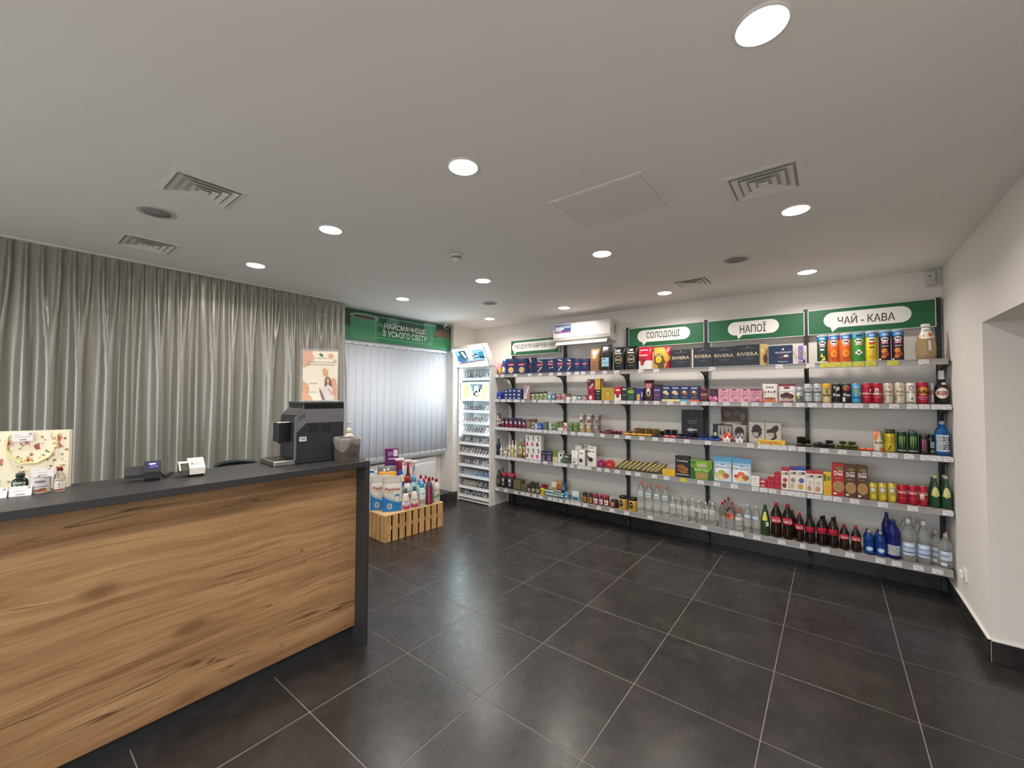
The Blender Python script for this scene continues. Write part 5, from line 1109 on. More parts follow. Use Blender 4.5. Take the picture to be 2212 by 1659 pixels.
    ('box','tool_chocolate_box','box','cream box with chocolate gear mostly hidden by candy bunches','#c9c4bc',[('p',[(0.795,0.56),(0.845,0.661),(0.748,0.72),(0.736,0.832),(0.623,0.829),(0.551,0.916),(0.458,0.852),(0.35,0.887),(0.307,0.783),(0.197,0.755),(0.217,0.643),(0.14,0.56),(0.217,0.477),(0.197,0.365),(0.307,0.337),(0.35,0.233),(0.458,0.268),(0.551,0.204),(0.623,0.291),(0.736,0.288),(0.748,0.4),(0.845,0.459)],'#2f211b')],2,[(1.338,0.197,0.0,0.127,0.16,0.03)],{}),
    ('box','tool_chocolate_box','box','cream box with whole chocolate gear on show, third shelf','#cbc5bb',[('p',[(0.795,0.56),(0.845,0.661),(0.748,0.72),(0.736,0.832),(0.623,0.829),(0.551,0.916),(0.458,0.852),(0.35,0.887),(0.307,0.783),(0.197,0.755),(0.217,0.643),(0.14,0.56),(0.217,0.477),(0.197,0.365),(0.307,0.337),(0.35,0.233),(0.458,0.268),(0.551,0.204),(0.623,0.291),(0.736,0.288),(0.748,0.4),(0.845,0.459)],'#2f211b'),('r',0.25,0.3,0.6,0.5,'#b3aca4')],2,[(1.504,0.102,0.0,0.134,0.201,0.03)],{}),
    ('box','tool_chocolate_box','box','cream box with chocolate wrench on show, third shelf','#cbc5bb',[('p',[(0.08,0.5),(0.1,0.66),(0.3,0.68),(0.6,0.86),(0.72,0.9),(0.84,0.8),(0.82,0.66),(0.66,0.52),(0.74,0.3),(0.6,0.2),(0.4,0.14),(0.28,0.18),(0.5,0.3),(0.42,0.46),(0.2,0.46)],'#2f211b'),('r',0.2,0.32,0.55,0.52,'#b3aca4')],2,[(1.641,0.102,0.0,0.13,0.2,0.03)],{}),
    ('eggs','candy_bunch','candy','bunch of orange and white wrapped candies with price card','#d9c4b4',[],2,[(1.256,0.012,0.0,0.112,0.091,0.1)],{'eggs':['#d8643a','#e4dcd6','#b03a3a']}),
    ('eggs','candy_bunch','candy','bunch of silver grey wrapped candies with price card','#a8a6a4',[],2,[(1.368,0.012,0.0,0.11,0.086,0.1)],{'eggs':['#8d8c8c','#c4c4c4','#77757a']}),
    ('box','chocolate_bar_box','box','long yellow triangular bar box with upside-down red lettering, third shelf','#e9c843',[('r',0,0.55,1,1,'#d8b02f'),('tf','TOBLERONE',0.5,0.42,0.6,0.82,0.02,'#c02a2a')],2,[(1.631,0.012,0.0,0.22,0.037,0.08)],{}),
    ('bar','chocolate_bar','snack bar','black and yellow striped bar lying on the third shelf','#2f2c20',[('r',0.05,0.1,0.95,0.4,'#e4cf2c')],2,[(1.85,0.012,0.0,0.063,0.021,0.08),(1.912,0.012,0.0,0.059,0.022,0.08),(1.858,0.193,0.0,0.06,0.019,0.08),(1.858,0.193,0.0195,0.06,0.019,0.08),(1.858,0.193,0.039,0.06,0.019,0.08),(1.905,0.112,0.0,0.051,0.019,0.08),(1.905,0.112,0.0195,0.051,0.019,0.08),(1.905,0.112,0.039,0.051,0.019,0.08),(1.85,0.112,0.0,0.057,0.019,0.08),(1.85,0.112,0.0195,0.057,0.019,0.08),(1.85,0.112,0.039,0.057,0.019,0.08),(1.858,0.112,0.0585,0.072,0.019,0.08)],{}),
    ('bar','chocolate_bar','snack bar','black and grey patterned bar lying on the third shelf','#3a3833',[('r',0.2,0.2,0.8,0.8,'#7d776a')],2,[(1.974,0.012,0.0,0.054,0.019,0.08),(1.974,0.012,0.0195,0.054,0.019,0.08),(2.028,0.012,0.0,0.053,0.019,0.08),(2.028,0.012,0.0195,0.053,0.019,0.08),(2.082,0.012,0.0,0.052,0.019,0.08),(2.082,0.012,0.0195,0.052,0.019,0.08),(1.994,0.112,0.0,0.058,0.019,0.08),(1.994,0.112,0.0195,0.058,0.019,0.08),(2.065,0.112,0.0,0.062,0.019,0.08),(2.065,0.112,0.0195,0.062,0.019,0.08),(2.065,0.112,0.039,0.062,0.019,0.08)],{}),
    ('bar','chocolate_bar','snack bar','olive green patterned bar lying on the third shelf','#56602f',[('r',0.2,0.2,0.8,0.8,'#94a04a')],2,[(2.137,0.012,0.0,0.05,0.019,0.08),(2.137,0.012,0.0195,0.05,0.019,0.08),(2.187,0.012,0.0,0.05,0.019,0.08),(2.187,0.012,0.0195,0.05,0.019,0.08),(2.238,0.012,0.0,0.049,0.019,0.08),(2.238,0.012,0.0195,0.049,0.019,0.08),(2.162,0.112,0.0,0.055,0.019,0.08),(2.162,0.112,0.0195,0.055,0.019,0.08),(2.162,0.112,0.039,0.055,0.019,0.08),(2.224,0.112,0.0,0.059,0.019,0.08),(2.224,0.112,0.0195,0.059,0.019,0.08),(2.224,0.112,0.039,0.059,0.019,0.08)],{}),
    ('bar','chocolate_bar','snack bar','orange wrapped bar lying at right of the green bars','#d86a34',[('r',0.2,0.2,0.8,0.8,'#efb48a')],2,[(2.286,0.012,0.0,0.047,0.019,0.08),(2.335,0.012,0.0,0.047,0.022,0.08)],{}),
    ('can','soft_drink_can','can','orange and cream soft drink can on the third shelf','#ddd0bc',[('p',[(0,1),(0.6,1),(0.4,0.62),(0,0.5)],'#e8804a'),('p',[(0.6,1),(1,1),(1,0.5),(0.75,0.6)],'#7a8a6a'),('t','Spezi',0.55,0.44,0.14,0.8,0.02,'#3a2a2a'),('e',0.8,0.12,0.2,0.1,'#d8743a')],2,[(2.39,0.012,0.0,0.063,0.167,0.063)],{'metal':0.2}),
    ('can','soft_drink_can','can','yellow energy drink can with black top on third shelf','#c9b52c',[('r',0,0.82,1,1,'#2a2824'),('t','100',0.5,0.55,0.3,0.7,0.0,'#8f8420'),('p',[(0.3,0.1),(0.5,0.3),(0.6,0.28),(0.4,0.08)],'#4a4418')],2,[(2.461,0.012,0.0,0.076,0.186,0.076)],{'metal':0.3}),
    ('can','energy_drink_can','can','dark green energy drink can with claw mark, third shelf','#1f3a2a',[('p',[(0.22,0.78),(0.34,0.78),(0.34,0.5),(0.28,0.3),(0.26,0.5)],'#7fae54'),('p',[(0.42,0.78),(0.56,0.78),(0.55,0.5),(0.49,0.22),(0.47,0.5)],'#7fae54'),('p',[(0.64,0.78),(0.78,0.78),(0.74,0.5),(0.7,0.34),(0.68,0.5)],'#7fae54'),('t','MONSTER',0.5,0.12,0.06,0.8,0.01,'#d8d8d4')],2,[(2.532,0.012,0.0,0.061,0.174,0.061),(2.597,0.012,0.0,0.062,0.175,0.062)],{'metal':0.3}),
    ('can','energy_drink_can','can','dark grey energy drink can behind, third shelf','#33383a',[('r',0.2,0.3,0.8,0.7,'#4a5052')],2,[(2.661,0.062,0.0,0.049,0.159,0.049),(2.604,0.102,0.0,0.056,0.181,0.056)],{'metal':0.3}),
    ('can','energy_drink_can','can','black energy drink can with pink claw mark, third shelf','#2c2a2c',[('p',[(0.2,0.78),(0.36,0.78),(0.34,0.2),(0.26,0.16)],'#b05a7a'),('p',[(0.5,0.78),(0.66,0.78),(0.62,0.2),(0.55,0.16)],'#b05a7a')],2,[(2.661,0.012,0.0,0.047,0.151,0.047)],{'metal':0.3}),
    ('can','energy_drink_can','can','dark green can with white sticker by blue bottle, third shelf','#2c362e',[('p',[(0.2,0.8),(0.36,0.8),(0.33,0.5)],'#b9c4a0'),('r',0.3,0.3,0.75,0.62,'#d8dad4'),('r',0.3,0.05,0.7,0.2,'#a9b494')],2,[(2.716,0.099,0.0,0.059,0.156,0.059)],{'metal':0.3}),
    ('bottle','sports_drink_bottle','bottle','bright blue sports drink bottle at the third shelf end','#1f62a8',[('r',0.1,0.12,0.9,0.6,'#d8dce0'),('r',0.12,0.14,0.55,0.58,'#9aa4ae'),('tv','OSHEE',0.72,0.36,0.4,0.16,0.03,'#23262c')],2,[(2.763,0.012,0.0,0.086,0.266,0.086)],{'prof':'pet','cap':'#9fb4c4','trans':0.3}),
    ('bottle','vinegar_bottle','bottle','dark navy glass bottle at left end of the fourth shelf','#1b2c44',[('e',0.5,0.3,0.3,0.1,'#3a4f6a')],3,[(-1.733,0.012,0.0,0.06,0.233,0.06)],{'prof':'wine','cap':'#1b2638'}),
    ('bottle','sauce_bottle','bottle','small cream plastic bottle on the fourth shelf','#dcd6c6',[('r',0.1,0.15,0.9,0.6,'#c9c4a8'),('e',0.5,0.4,0.25,0.12,'#8a8a5a')],3,[(-1.676,0.012,0.0,0.042,0.141,0.042),(-1.64,0.042,0.0,0.028,0.148,0.028),(-1.607,0.068,0.0,0.032,0.153,0.032)],{'prof':'sauce','cap':'#e6e3da'}),
    ('jar','small_jar','jar','small white jar in front of cream bottles, fourth shelf','#ddd8cf',[('r',0,0.2,1,0.6,'#c9c0b4'),('e',0.5,0.4,0.28,0.11999999999999998,'#8a6a5a')],3,[(-1.597,0.012,0.0,0.056,0.065,0.056)],{'cap':'#e0ddd6'}),
    ('bottle','sauce_bottle','bottle','tall cream salad dressing bottle on the fourth shelf','#d8d0bc',[('r',0.08,0.1,0.92,0.58,'#e4dfd0'),('e',0.5,0.36,0.3,0.13,'#b9785a')],3,[(-1.52,0.012,0.0,0.041,0.215,0.041),(-1.412,0.012,0.0,0.042,0.227,0.042)],{'prof':'sauce','cap':'#e8e6de'}),
    ('bottle','sauce_bottle','bottle','tall cream dressing bottle with lime label, fourth shelf','#d8d0bc',[('r',0.05,0.1,0.95,0.58,'#a8c23a'),('e',0.5,0.36,0.3,0.13,'#e4e8c0')],3,[(-1.465,0.012,0.0,0.042,0.226,0.042)],{'prof':'sauce','cap':'#e8e6de'}),
    ('bottle','oil_bottle','bottle','golden oil bottle with pale green cap, fourth shelf','#a08c48',[('r',0.02,0.16,0.98,0.62,'#d8cfa4'),('e',0.5,0.42,0.3,0.12,'#8fa04a'),('r',0.02,0.16,0.98,0.26,'#a8a03a')],3,[(-1.33,0.012,0.0,0.057,0.251,0.057)],{'prof':'sauce','cap':'#c8d49a','trans':0.3}),
    ('bottle','oil_bottle','bottle','amber oil bottle with red cap, fourth shelf','#8a6a44',[('r',0.02,0.16,0.98,0.62,'#d8c4a4'),('e',0.5,0.42,0.3,0.12,'#b05a3a')],3,[(-1.263,0.012,0.0,0.037,0.248,0.037)],{'prof':'sauce','cap':'#b02a30','trans':0.3}),
    ('box','white_tea_box','box','white box with dancing figure and green square, lower left of six','#e9e6e2',[('p',[(0.25,0.88),(0.7,0.9),(0.72,0.84),(0.5,0.8),(0.74,0.62),(0.6,0.52),(0.55,0.62),(0.4,0.72),(0.45,0.8),(0.3,0.82)],'#2a2a2a'),('p',[(0.4,0.6),(0.5,0.52),(0.35,0.5)],'#2a2a2a'),('r',0.15,0.12,0.5,0.42,'#2f6a4a'),('r',0.6,0.2,0.7,0.3,'#c9b0b4')],3,[(-1.185,0.012,0.0,0.083,0.154,0.07)],{}),
    ('box','white_tea_box','box','white box with dancing figure and red square, lower middle of six','#e9e6e2',[('p',[(0.25,0.88),(0.7,0.9),(0.72,0.84),(0.5,0.8),(0.74,0.62),(0.6,0.52),(0.55,0.62),(0.4,0.72),(0.45,0.8),(0.3,0.82)],'#2a2a2a'),('p',[(0.4,0.6),(0.5,0.52),(0.35,0.5)],'#2a2a2a'),('r',0.15,0.12,0.5,0.42,'#c8485a'),('r',0.6,0.2,0.7,0.3,'#c9b0b4')],3,[(-1.101,0.012,0.0,0.082,0.156,0.07)],{}),
    ('box','white_tea_box','box','white box with dancing figure and pink square, lower right of six','#e9e6e2',[('p',[(0.25,0.88),(0.7,0.9),(0.72,0.84),(0.5,0.8),(0.74,0.62),(0.6,0.52),(0.55,0.62),(0.4,0.72),(0.45,0.8),(0.3,0.82)],'#2a2a2a'),('p',[(0.4,0.6),(0.5,0.52),(0.35,0.5)],'#2a2a2a'),('r',0.15,0.12,0.5,0.42,'#d0405c'),('r',0.6,0.2,0.7,0.3,'#c9b0b4')],3,[(-1.018,0.012,0.0,0.083,0.157,0.07)],{}),
    ('box','white_tea_box','box','white box with dancing figure and crimson square, upper left of six','#e9e6e2',[('p',[(0.25,0.88),(0.7,0.9),(0.72,0.84),(0.5,0.8),(0.74,0.62),(0.6,0.52),(0.55,0.62),(0.4,0.72),(0.45,0.8),(0.3,0.82)],'#2a2a2a'),('p',[(0.4,0.6),(0.5,0.52),(0.35,0.5)],'#2a2a2a'),('r',0.15,0.12,0.5,0.42,'#c03058'),('r',0.6,0.2,0.7,0.3,'#c9b0b4')],3,[(-1.185,0.012,0.154,0.083,0.165,0.07)],{}),
    ('box','white_tea_box','box','white box with dancing figure and rose square, upper middle of six','#e9e6e2',[('p',[(0.25,0.88),(0.7,0.9),(0.72,0.84),(0.5,0.8),(0.74,0.62),(0.6,0.52),(0.55,0.62),(0.4,0.72),(0.45,0.8),(0.3,0.82)],'#2a2a2a'),('p',[(0.4,0.6),(0.5,0.52),(0.35,0.5)],'#2a2a2a'),('r',0.15,0.12,0.5,0.42,'#d0506c'),('r',0.6,0.2,0.7,0.3,'#c9b0b4')],3,[(-1.101,0.012,0.156,0.082,0.164,0.07)],{}),
    ('box','white_tea_box','box','white box with dancing figure and dark brown square, upper right','#e9e6e2',[('p',[(0.25,0.88),(0.7,0.9),(0.72,0.84),(0.5,0.8),(0.74,0.62),(0.6,0.52),(0.55,0.62),(0.4,0.72),(0.45,0.8),(0.3,0.82)],'#2a2a2a'),('p',[(0.4,0.6),(0.5,0.52),(0.35,0.5)],'#2a2a2a'),('r',0.15,0.12,0.5,0.42,'#5a2a30'),('r',0.6,0.2,0.7,0.3,'#c9b0b4')],3,[(-1.018,0.012,0.157,0.083,0.165,0.07)],{}),
    ('box','tea_tin','box','dark purple striped carton on the fourth shelf','#3d3a52',[('r',0.1,0.78,0.9,0.86,'#8d89a0'),('e',0.5,0.4,0.3,0.2,'#6a6684'),('r',0.2,0.12,0.8,0.2,'#a8a4b8'),('r',0,0.9,1,1,'#232230')],3,[(-0.938,0.012,0.0,0.072,0.123,0.06),(-0.847,0.012,0.0,0.096,0.129,0.06)],{}),
    ('box','tea_box','box','olive green carton with cream lower half, fourth shelf','#6d8a3f',[('r',0,0,1,0.42,'#d6cca4'),('p',[(0.2,0.05),(0.5,0.36),(0.55,0.3),(0.3,0.04)],'#7a6a3a')],3,[(-0.753,0.012,0.0,0.073,0.153,0.06)],{}),
    ('box','tea_box','box','white carton with dark oval on the fourth shelf','#dedcd4',[('e',0.62,0.66,0.2,0.12,'#2f3634'),('r',0.6,0,1,0.35,'#4a5a5a'),('r',0,0.9,1,1,'#5f7f4a')],3,[(-0.677,0.012,0.0,0.07,0.148,0.06)],{}),
    ('box','tea_box','box','low green and slate carton with white lettering, fourth shelf','#3f5444',[('t','Lovare',0.45,0.76,0.18,0.66,0.02,'w'),('e',0.4,0.35,0.3,0.2,'#5a6078'),('p',[(0.85,0),(1,0),(1,0.3)],'#c03a5a')],3,[(-0.584,0.012,0.0,0.104,0.114,0.05)],{}),
    ('cbag','grain_pack','packet','white paper packet with line drawing, fourth shelf','#e4e1da',[('e',0.5,0.8,0.22,0.06,'#a8a8a4'),('e',0.5,0.35,0.25,0.15,'#c9c9c4'),('e',0.4,0.14,0.14,0.04,'#4a4a48'),('e',0.65,0.14,0.12,0.04,'#4a4a48')],3,[(-0.477,0.012,0.0,0.097,0.175,0.05)],{}),
    ('cbag','grain_pack','packet','cream paper packet standing behind the white packets','#e2ddc9',[('r',0.2,0.6,0.8,0.64,'#b9b4a0')],3,[(-0.476,0.102,0.0,0.097,0.227,0.05)],{}),
    ('cbag','grain_pack','packet','white paper packet with small dark crab drawing, fourth shelf','#e4e1da',[('e',0.45,0.3,0.22,0.12,'#3a3a38'),('p',[(0.6,0.38),(0.74,0.3),(0.72,0.14),(0.66,0.14),(0.62,0.28)],'#3a3a38'),('r',0.3,0.14,0.38,0.26,'#3a3a38'),('r',0.5,0.14,0.57,0.26,'#3a3a38'),('r',0.2,0.7,0.8,0.78,'#8a8a86')],3,[(-0.377,0.012,0.0,0.092,0.2,0.05)],{}),
    ('cbag','grain_pack','packet','white packet with grey top standing at the back, fourth shelf','#cfccc8',[('r',0,0.85,1,1,'#9a9898'),('r',0.3,0.6,0.8,0.7,'#a04a54')],3,[(-0.35,0.102,0.0,0.099,0.244,0.05)],{}),
    ('cbag','grain_pack','packet','large white packet with black bear drawing, fourth shelf','#e6e3dd',[('r',0.08,0.7,0.5,0.76,'#5a3f3c'),('r',0.58,0.7,0.82,0.76,'#b05a54'),('e',0.45,0.34,0.26,0.1,'#2f2f2e'),('e',0.2,0.44,0.09,0.06,'#2f2f2e'),('r',0.25,0.2,0.33,0.3,'#2f2f2e'),('r',0.55,0.2,0.64,0.3,'#2f2f2e'),('r',0.3,0.1,0.6,0.13,'#9a9a96'),('e',0.5,0.9,0.2,0.04,'#b9b9b4')],3,[(-0.239,0.012,0.0,0.122,0.245,0.06)],{}),
    ('disc','round_tin','tin','round purple tin standing on edge, fourth shelf','#a02a6a',[('e',0.5,0.5,0.44,0.44,'#8e2460'),('t','S',0.45,0.45,0.3,0.22,0.02,'#d8a060')],3,[(-0.11,0.012,0.0,0.108,0.094,0.045)],{}),
    ('disc','round_tin','tin','round red tin standing on edge, fourth shelf','#c8382c',[('e',0.5,0.5,0.44,0.44,'#b52a30'),('t','MC',0.5,0.45,0.25,0.4,0.02,'#d8a060')],3,[(0.001,0.012,0.0,0.111,0.102,0.045)],{}),
    ('slant','dried_snack_bag','bag','olive brown snack bag leaning in a long row, fourth shelf','#a89b6c',[('e',0.5,0.5,0.3,0.3,'#cfc597'),('r',0.1,0.85,0.9,0.97,'#7a6f48')],3,[(0.114,0.012,0.0,0.056,0.053,0.12),(0.17,0.012,0.0,0.054,0.077,0.12),(0.224,0.012,0.0,0.053,0.078,0.12),(0.278,0.012,0.0,0.053,0.08,0.12),(0.331,0.012,0.0,0.052,0.077,0.12),(0.383,0.012,0.0,0.051,0.078,0.12),(0.435,0.133,0.0,0.051,0.084,0.12),(0.444,0.012,0.0,0.055,0.098,0.12),(0.497,0.012,0.0,0.05,0.098,0.12),(0.543,0.012,0.0,0.041,0.098,0.12),(0.586,0.012,0.0,0.044,0.095,0.12)],{}),
    ('box','tissue_box','box','small bright yellow box on the fourth shelf','#dcae1f',[('r',0,0.55,1,0.8,'#e9c843'),('t','BISCUIT',0.5,0.66,0.12,0.6,0.01,'#7a5a10')],3,[(0.686,0.012,0.0,0.132,0.067,0.06)],{}),
    ('box','cookie_box','box','black biscuit box with cookies picture, fourth shelf','#26211f',[('t','Cookies',0.5,0.78,0.09,0.78,0.01,'#e4ded4'),('e',0.4,0.5,0.3,0.1,'#8a5a34'),('e',0.66,0.4,0.26,0.1,'#a06a3c'),('e',0.4,0.33,0.3,0.09,'#7a4a2c'),('e',0.6,0.26,0.3,0.07,'#94603a'),('r',0.02,0.12,0.98,0.15,'#d8d2c8')],3,[(0.827,0.012,0.0,0.144,0.225,0.06)],{}),
    ('box','cookie_box','box','bright green biscuit box with animal biscuits picture, fourth shelf','#6a9a34',[('r',0.3,0.62,0.78,0.92,'#8fb848'),('r',0.34,0.68,0.74,0.8,'#c9b0a0'),('t','ANIMALS',0.55,0.5,0.14,0.72,0.01,'#d8e49a'),('p',[(0,0),(0.25,0),(0.2,0.5),(0,0.65)],'#2c5a2c'),('p',[(0.8,0),(1,0),(1,0.6),(0.86,0.5)],'#2c5a2c'),('r',0.3,0.05,0.78,0.36,'#b08a50'),('r',0.02,0.82,0.25,0.92,'#3a6a2a')],3,[(1.012,0.012,0.0,0.21,0.198,0.05)],{}),
    ('pouch','croissant_bag','bag','white and blue croissant bag with green fruit, fourth shelf','#dfe8ec',[('r',0,0.8,1,1,'#5a9fca'),('p',[(0,0.8),(1,0.8),(1,0.7),(0.5,0.66),(0,0.72)],'#9cc8e0'),('t','THE',0.5,0.69,0.05,0.2,0.01,'#2f3f5a'),('t','CROISSANT',0.5,0.59,0.07,0.78,0.01,'#2f3f5a'),('e',0.5,0.38,0.2,0.11,'#8fae3a'),('e',0.55,0.24,0.34,0.11,'#d8a45c'),('e',0.42,0.2,0.24,0.09,'#e4c084'),('e',0.72,0.28,0.18,0.09,'#a8683a'),('e',0.24,0.3,0.14,0.07,'#b8c46a'),('r',0,0,1,0.04,'#8fb4c8')],3,[(1.206,0.012,0.0,0.17,0.253,0.08)],{}),
    ('pouch','croissant_bag','bag','white and blue croissant bag with orange fruit, fourth shelf','#dfe8ec',[('r',0,0.8,1,1,'#5a9fca'),('p',[(0,0.8),(1,0.8),(1,0.7),(0.5,0.66),(0,0.72)],'#9cc8e0'),('t','THE',0.5,0.69,0.05,0.2,0.01,'#2f3f5a'),('t','CROISSANT',0.5,0.59,0.07,0.78,0.01,'#2f3f5a'),('e',0.5,0.38,0.2,0.11,'#d8603a'),('e',0.55,0.24,0.34,0.11,'#d8a45c'),('e',0.42,0.2,0.24,0.09,'#e4c084'),('e',0.72,0.28,0.18,0.09,'#a8683a'),('e',0.24,0.3,0.14,0.07,'#c8503a'),('r',0,0,1,0.04,'#8fb4c8')],3,[(1.378,0.012,0.0,0.17,0.251,0.08)],{}),
    ('box','small_carton','box','small white carton in a pair, fourth shelf','#e4e0dc',[('p',[(0.1,0.5),(0.5,0.75),(0.9,0.6),(0.5,0.45)],'#c9c4c0')],3,[(1.498,0.012,0.0,0.07,0.037,0.05),(1.498,0.012,0.037,0.07,0.055,0.05)],{}),
    ('box','red_small_box','box','small red carton with pale mark, fourth shelf','#b01f30',[('e',0.4,0.6,0.3,0.2,'#e4d0cc')],3,[(1.565,0.012,0.0,0.059,0.026,0.05),(1.565,0.012,0.026,0.059,0.044,0.05)],{'group':'small red cartons'}),
    ('box','red_small_box','box','plain red carton in stepped stacks','#b01f30',[('r',0.08,0.4,0.92,0.5,'#d8505c'),('r',0.3,0.6,0.7,0.75,'#8e1a2a')],3,[(1.624,0.012,0.0,0.055,0.047,0.05),(1.624,0.012,0.047,0.055,0.055,0.05),(1.68,0.012,0.0,0.054,0.05,0.05),(1.68,0.012,0.05,0.054,0.053,0.05),(1.68,0.012,0.103,0.054,0.05,0.05)],{'group':'plain red cartons in stacks'}),
    ('box','biscuit_tube','biscuits','white biscuit pack with red top, leftmost of its row','#b8243a',[('r',0,0.02,1,0.86,'#e6e0d4'),('r',0.1,0.66,0.5,0.8,'#c9b49a'),('r',0.5,0.7,0.9,0.8,'#4a5a44'),('e',0.5,0.45,0.3,0.1,'#c03a4a'),('e',0.4,0.2,0.3,0.12,'#7a3a3a')],3,[(1.737,0.012,0.0,0.058,0.201,0.05)],{}),
    ('box','biscuit_tube','biscuits','white biscuit pack with purple top, fourth shelf','#5a2f7a',[('r',0,0.02,1,0.86,'#e6e0d4'),('r',0.1,0.66,0.5,0.8,'#c9b49a'),('r',0.5,0.7,0.9,0.8,'#4a5a44'),('e',0.5,0.45,0.3,0.1,'#a08a7a'),('e',0.4,0.2,0.3,0.12,'#c9b49a')],3,[(1.798,0.012,0.0,0.057,0.216,0.05)],{}),
    ('box','biscuit_tube','biscuits','white biscuit pack with blue top, fourth shelf','#23509a',[('r',0,0.02,1,0.86,'#e6e0d4'),('r',0.1,0.66,0.5,0.8,'#c9b49a'),('r',0.5,0.7,0.9,0.8,'#4a5a44'),('e',0.5,0.45,0.3,0.1,'#5a5fa0'),('e',0.4,0.2,0.3,0.12,'#c9a44a')],3,[(1.861,0.012,0.0,0.068,0.222,0.05)],{}),
    ('box','biscuit_tube','biscuits','white and red biscuit pack right of upright, fourth shelf','#b82a38',[('r',0,0.02,1,0.86,'#e6e0d4'),('r',0.1,0.66,0.5,0.8,'#c9b49a'),('r',0.5,0.7,0.9,0.8,'#4a5a44'),('e',0.5,0.45,0.3,0.1,'#d8c4b0'),('e',0.4,0.2,0.3,0.12,'#c8955c')],3,[(1.925,0.012,0.0,0.056,0.199,0.05),(1.985,0.012,0.0,0.059,0.202,0.05)],{}),
    ('box','biscuit_tube','biscuits','yellow biscuit pack left of tall wafer tubes','#e0b91f',[('r',0.1,0.6,0.3,0.9,'#2a2a20'),('r',0.4,0.64,0.9,0.84,'#7a8a2a'),('e',0.5,0.25,0.38,0.17,'#d8901f'),('e',0.5,0.25,0.28,0.12,'#e4a83a')],3,[(2.048,0.012,0.0,0.055,0.198,0.05)],{}),
    ('box','wafer_box','biscuits','tall red sandwich biscuit box with bold white lettering','#b0242a',[('e',0.62,0.86,0.3,0.045,'#6a7a3a'),('t','Duo',0.55,0.7,0.13,0.72,0.02,'w'),('r',0.5,0.755,0.9,0.79,'#c9c0b4'),('t','Cocoa',0.5,0.56,0.035,0.44,0.005,'#e0c4a4'),('e',0.55,0.3,0.46,0.17,'#b89058'),('e',0.55,0.3,0.38,0.135,'#a88050'),('e',0.25,0.08,0.16,0.03,'#e4dccc')],3,[(2.12,0.012,0.0,0.082,0.283,0.06)],{}),
    ('box','wafer_box','biscuits','tall brown sandwich biscuit box with bold white lettering','#5a3a24',[('e',0.62,0.86,0.3,0.045,'#6a7a3a'),('t','Duo',0.55,0.7,0.13,0.72,0.02,'w'),('r',0.5,0.755,0.9,0.79,'#c9c0b4'),('t','Cocoa',0.5,0.56,0.035,0.44,0.005,'#e0c4a4'),('e',0.55,0.3,0.46,0.17,'#b89058'),('e',0.55,0.3,0.38,0.135,'#a88050'),('e',0.25,0.08,0.16,0.03,'#e4dccc')],3,[(2.202,0.012,0.0,0.077,0.277,0.06),(2.28,0.012,0.0,0.073,0.28,0.06)],{}),
    ('can','soft_drink_can','can','yellow lemonade can on the fourth shelf','#c9b43c',[('e',0.5,0.62,0.3,0.14,'#8a94a0'),('e',0.5,0.62,0.24,0.1,'#d8d8d4'),('r',0.15,0.8,0.85,0.84,'#e4dca0'),('e',0.6,0.25,0.24,0.12,'#d8cc50'),('p',[(0.2,0.4),(0.5,0.5),(0.4,0.3)],'#a8a83a')],3,[(2.349,0.012,0.0,0.058,0.145,0.058),(2.409,0.012,0.0,0.057,0.152,0.057),(2.467,0.012,0.0,0.056,0.158,0.056)],{'metal':0.35}),
    ('can','soft_drink_can','can','red cola can with white script on the fourth shelf','#b01f34',[('t','Coca-Cola',0.5,0.62,0.16,0.86,0.01,'w'),('r',0.1,0.3,0.9,0.31,'#e09aa4')],3,[(2.528,0.012,0.0,0.06,0.156,0.06),(2.589,0.012,0.0,0.059,0.158,0.059)],{'metal':0.35}),
    ('can','soft_drink_can','can','red cola can with white price sticker, rightmost cola can','#b01f34',[('t','Coca-Cola',0.5,0.62,0.16,0.86,0.01,'w'),('r',0.1,0.3,0.9,0.31,'#e09aa4'),('r',0.15,0.36,0.55,0.58,'#dcd8d4'),('r',0.2,0.4,0.5,0.46,'#8a8684')],3,[(2.648,0.012,0.0,0.054,0.16,0.054)],{'metal':0.35}),
    ('bottle','lemonade_bottle','bottle','green lemonade bottle with yellow collar label','#23482f',[('p',[(0.14,0.38),(0.5,0.33),(0.86,0.38),(0.78,0.56),(0.66,0.64),(0.34,0.64),(0.22,0.56)],'#c9c47a'),('e',0.5,0.45,0.3,0.07,'#d8d49a'),('p',[(0.34,0.66),(0.66,0.66),(0.6,0.9),(0.4,0.9)],'#2f5a3c')],3,[(2.716,0.012,0.0,0.061,0.25,0.061),(2.777,0.012,0.0,0.059,0.252,0.059)],{'prof':'longneck','cap':'#c9c9a4'}),
    ('bottle','lemonade_bottle','bottle','green glass lemonade bottle standing behind another, fourth shelf','#23482f',[],3,[(2.715,0.102,0.0,0.055,0.247,0.055),(2.78,0.102,0.0,0.052,0.247,0.052)],{'prof':'longneck','cap':'#c9c9a4'}),
    ('bottle','vinegar_bottle','bottle','dark clear bottle at left end of the bottom shelf','#4a4238',[('r',0,0.2,1,0.5,'#5a5044'),('e',0.5,0.35,0.28,0.09,'#7a6a54')],4,[(-1.722,0.012,0.0,0.081,0.241,0.081)],{'prof':'wine','cap':'#3a3430','trans':0.3}),
    ('bottle','vinegar_bottle','bottle','dark bottle standing behind, left end of bottom shelf','#3a3a3c',[],4,[(-1.719,0.102,0.0,0.047,0.255,0.047)],{'prof':'wine','cap':'#2a2a2c'}),
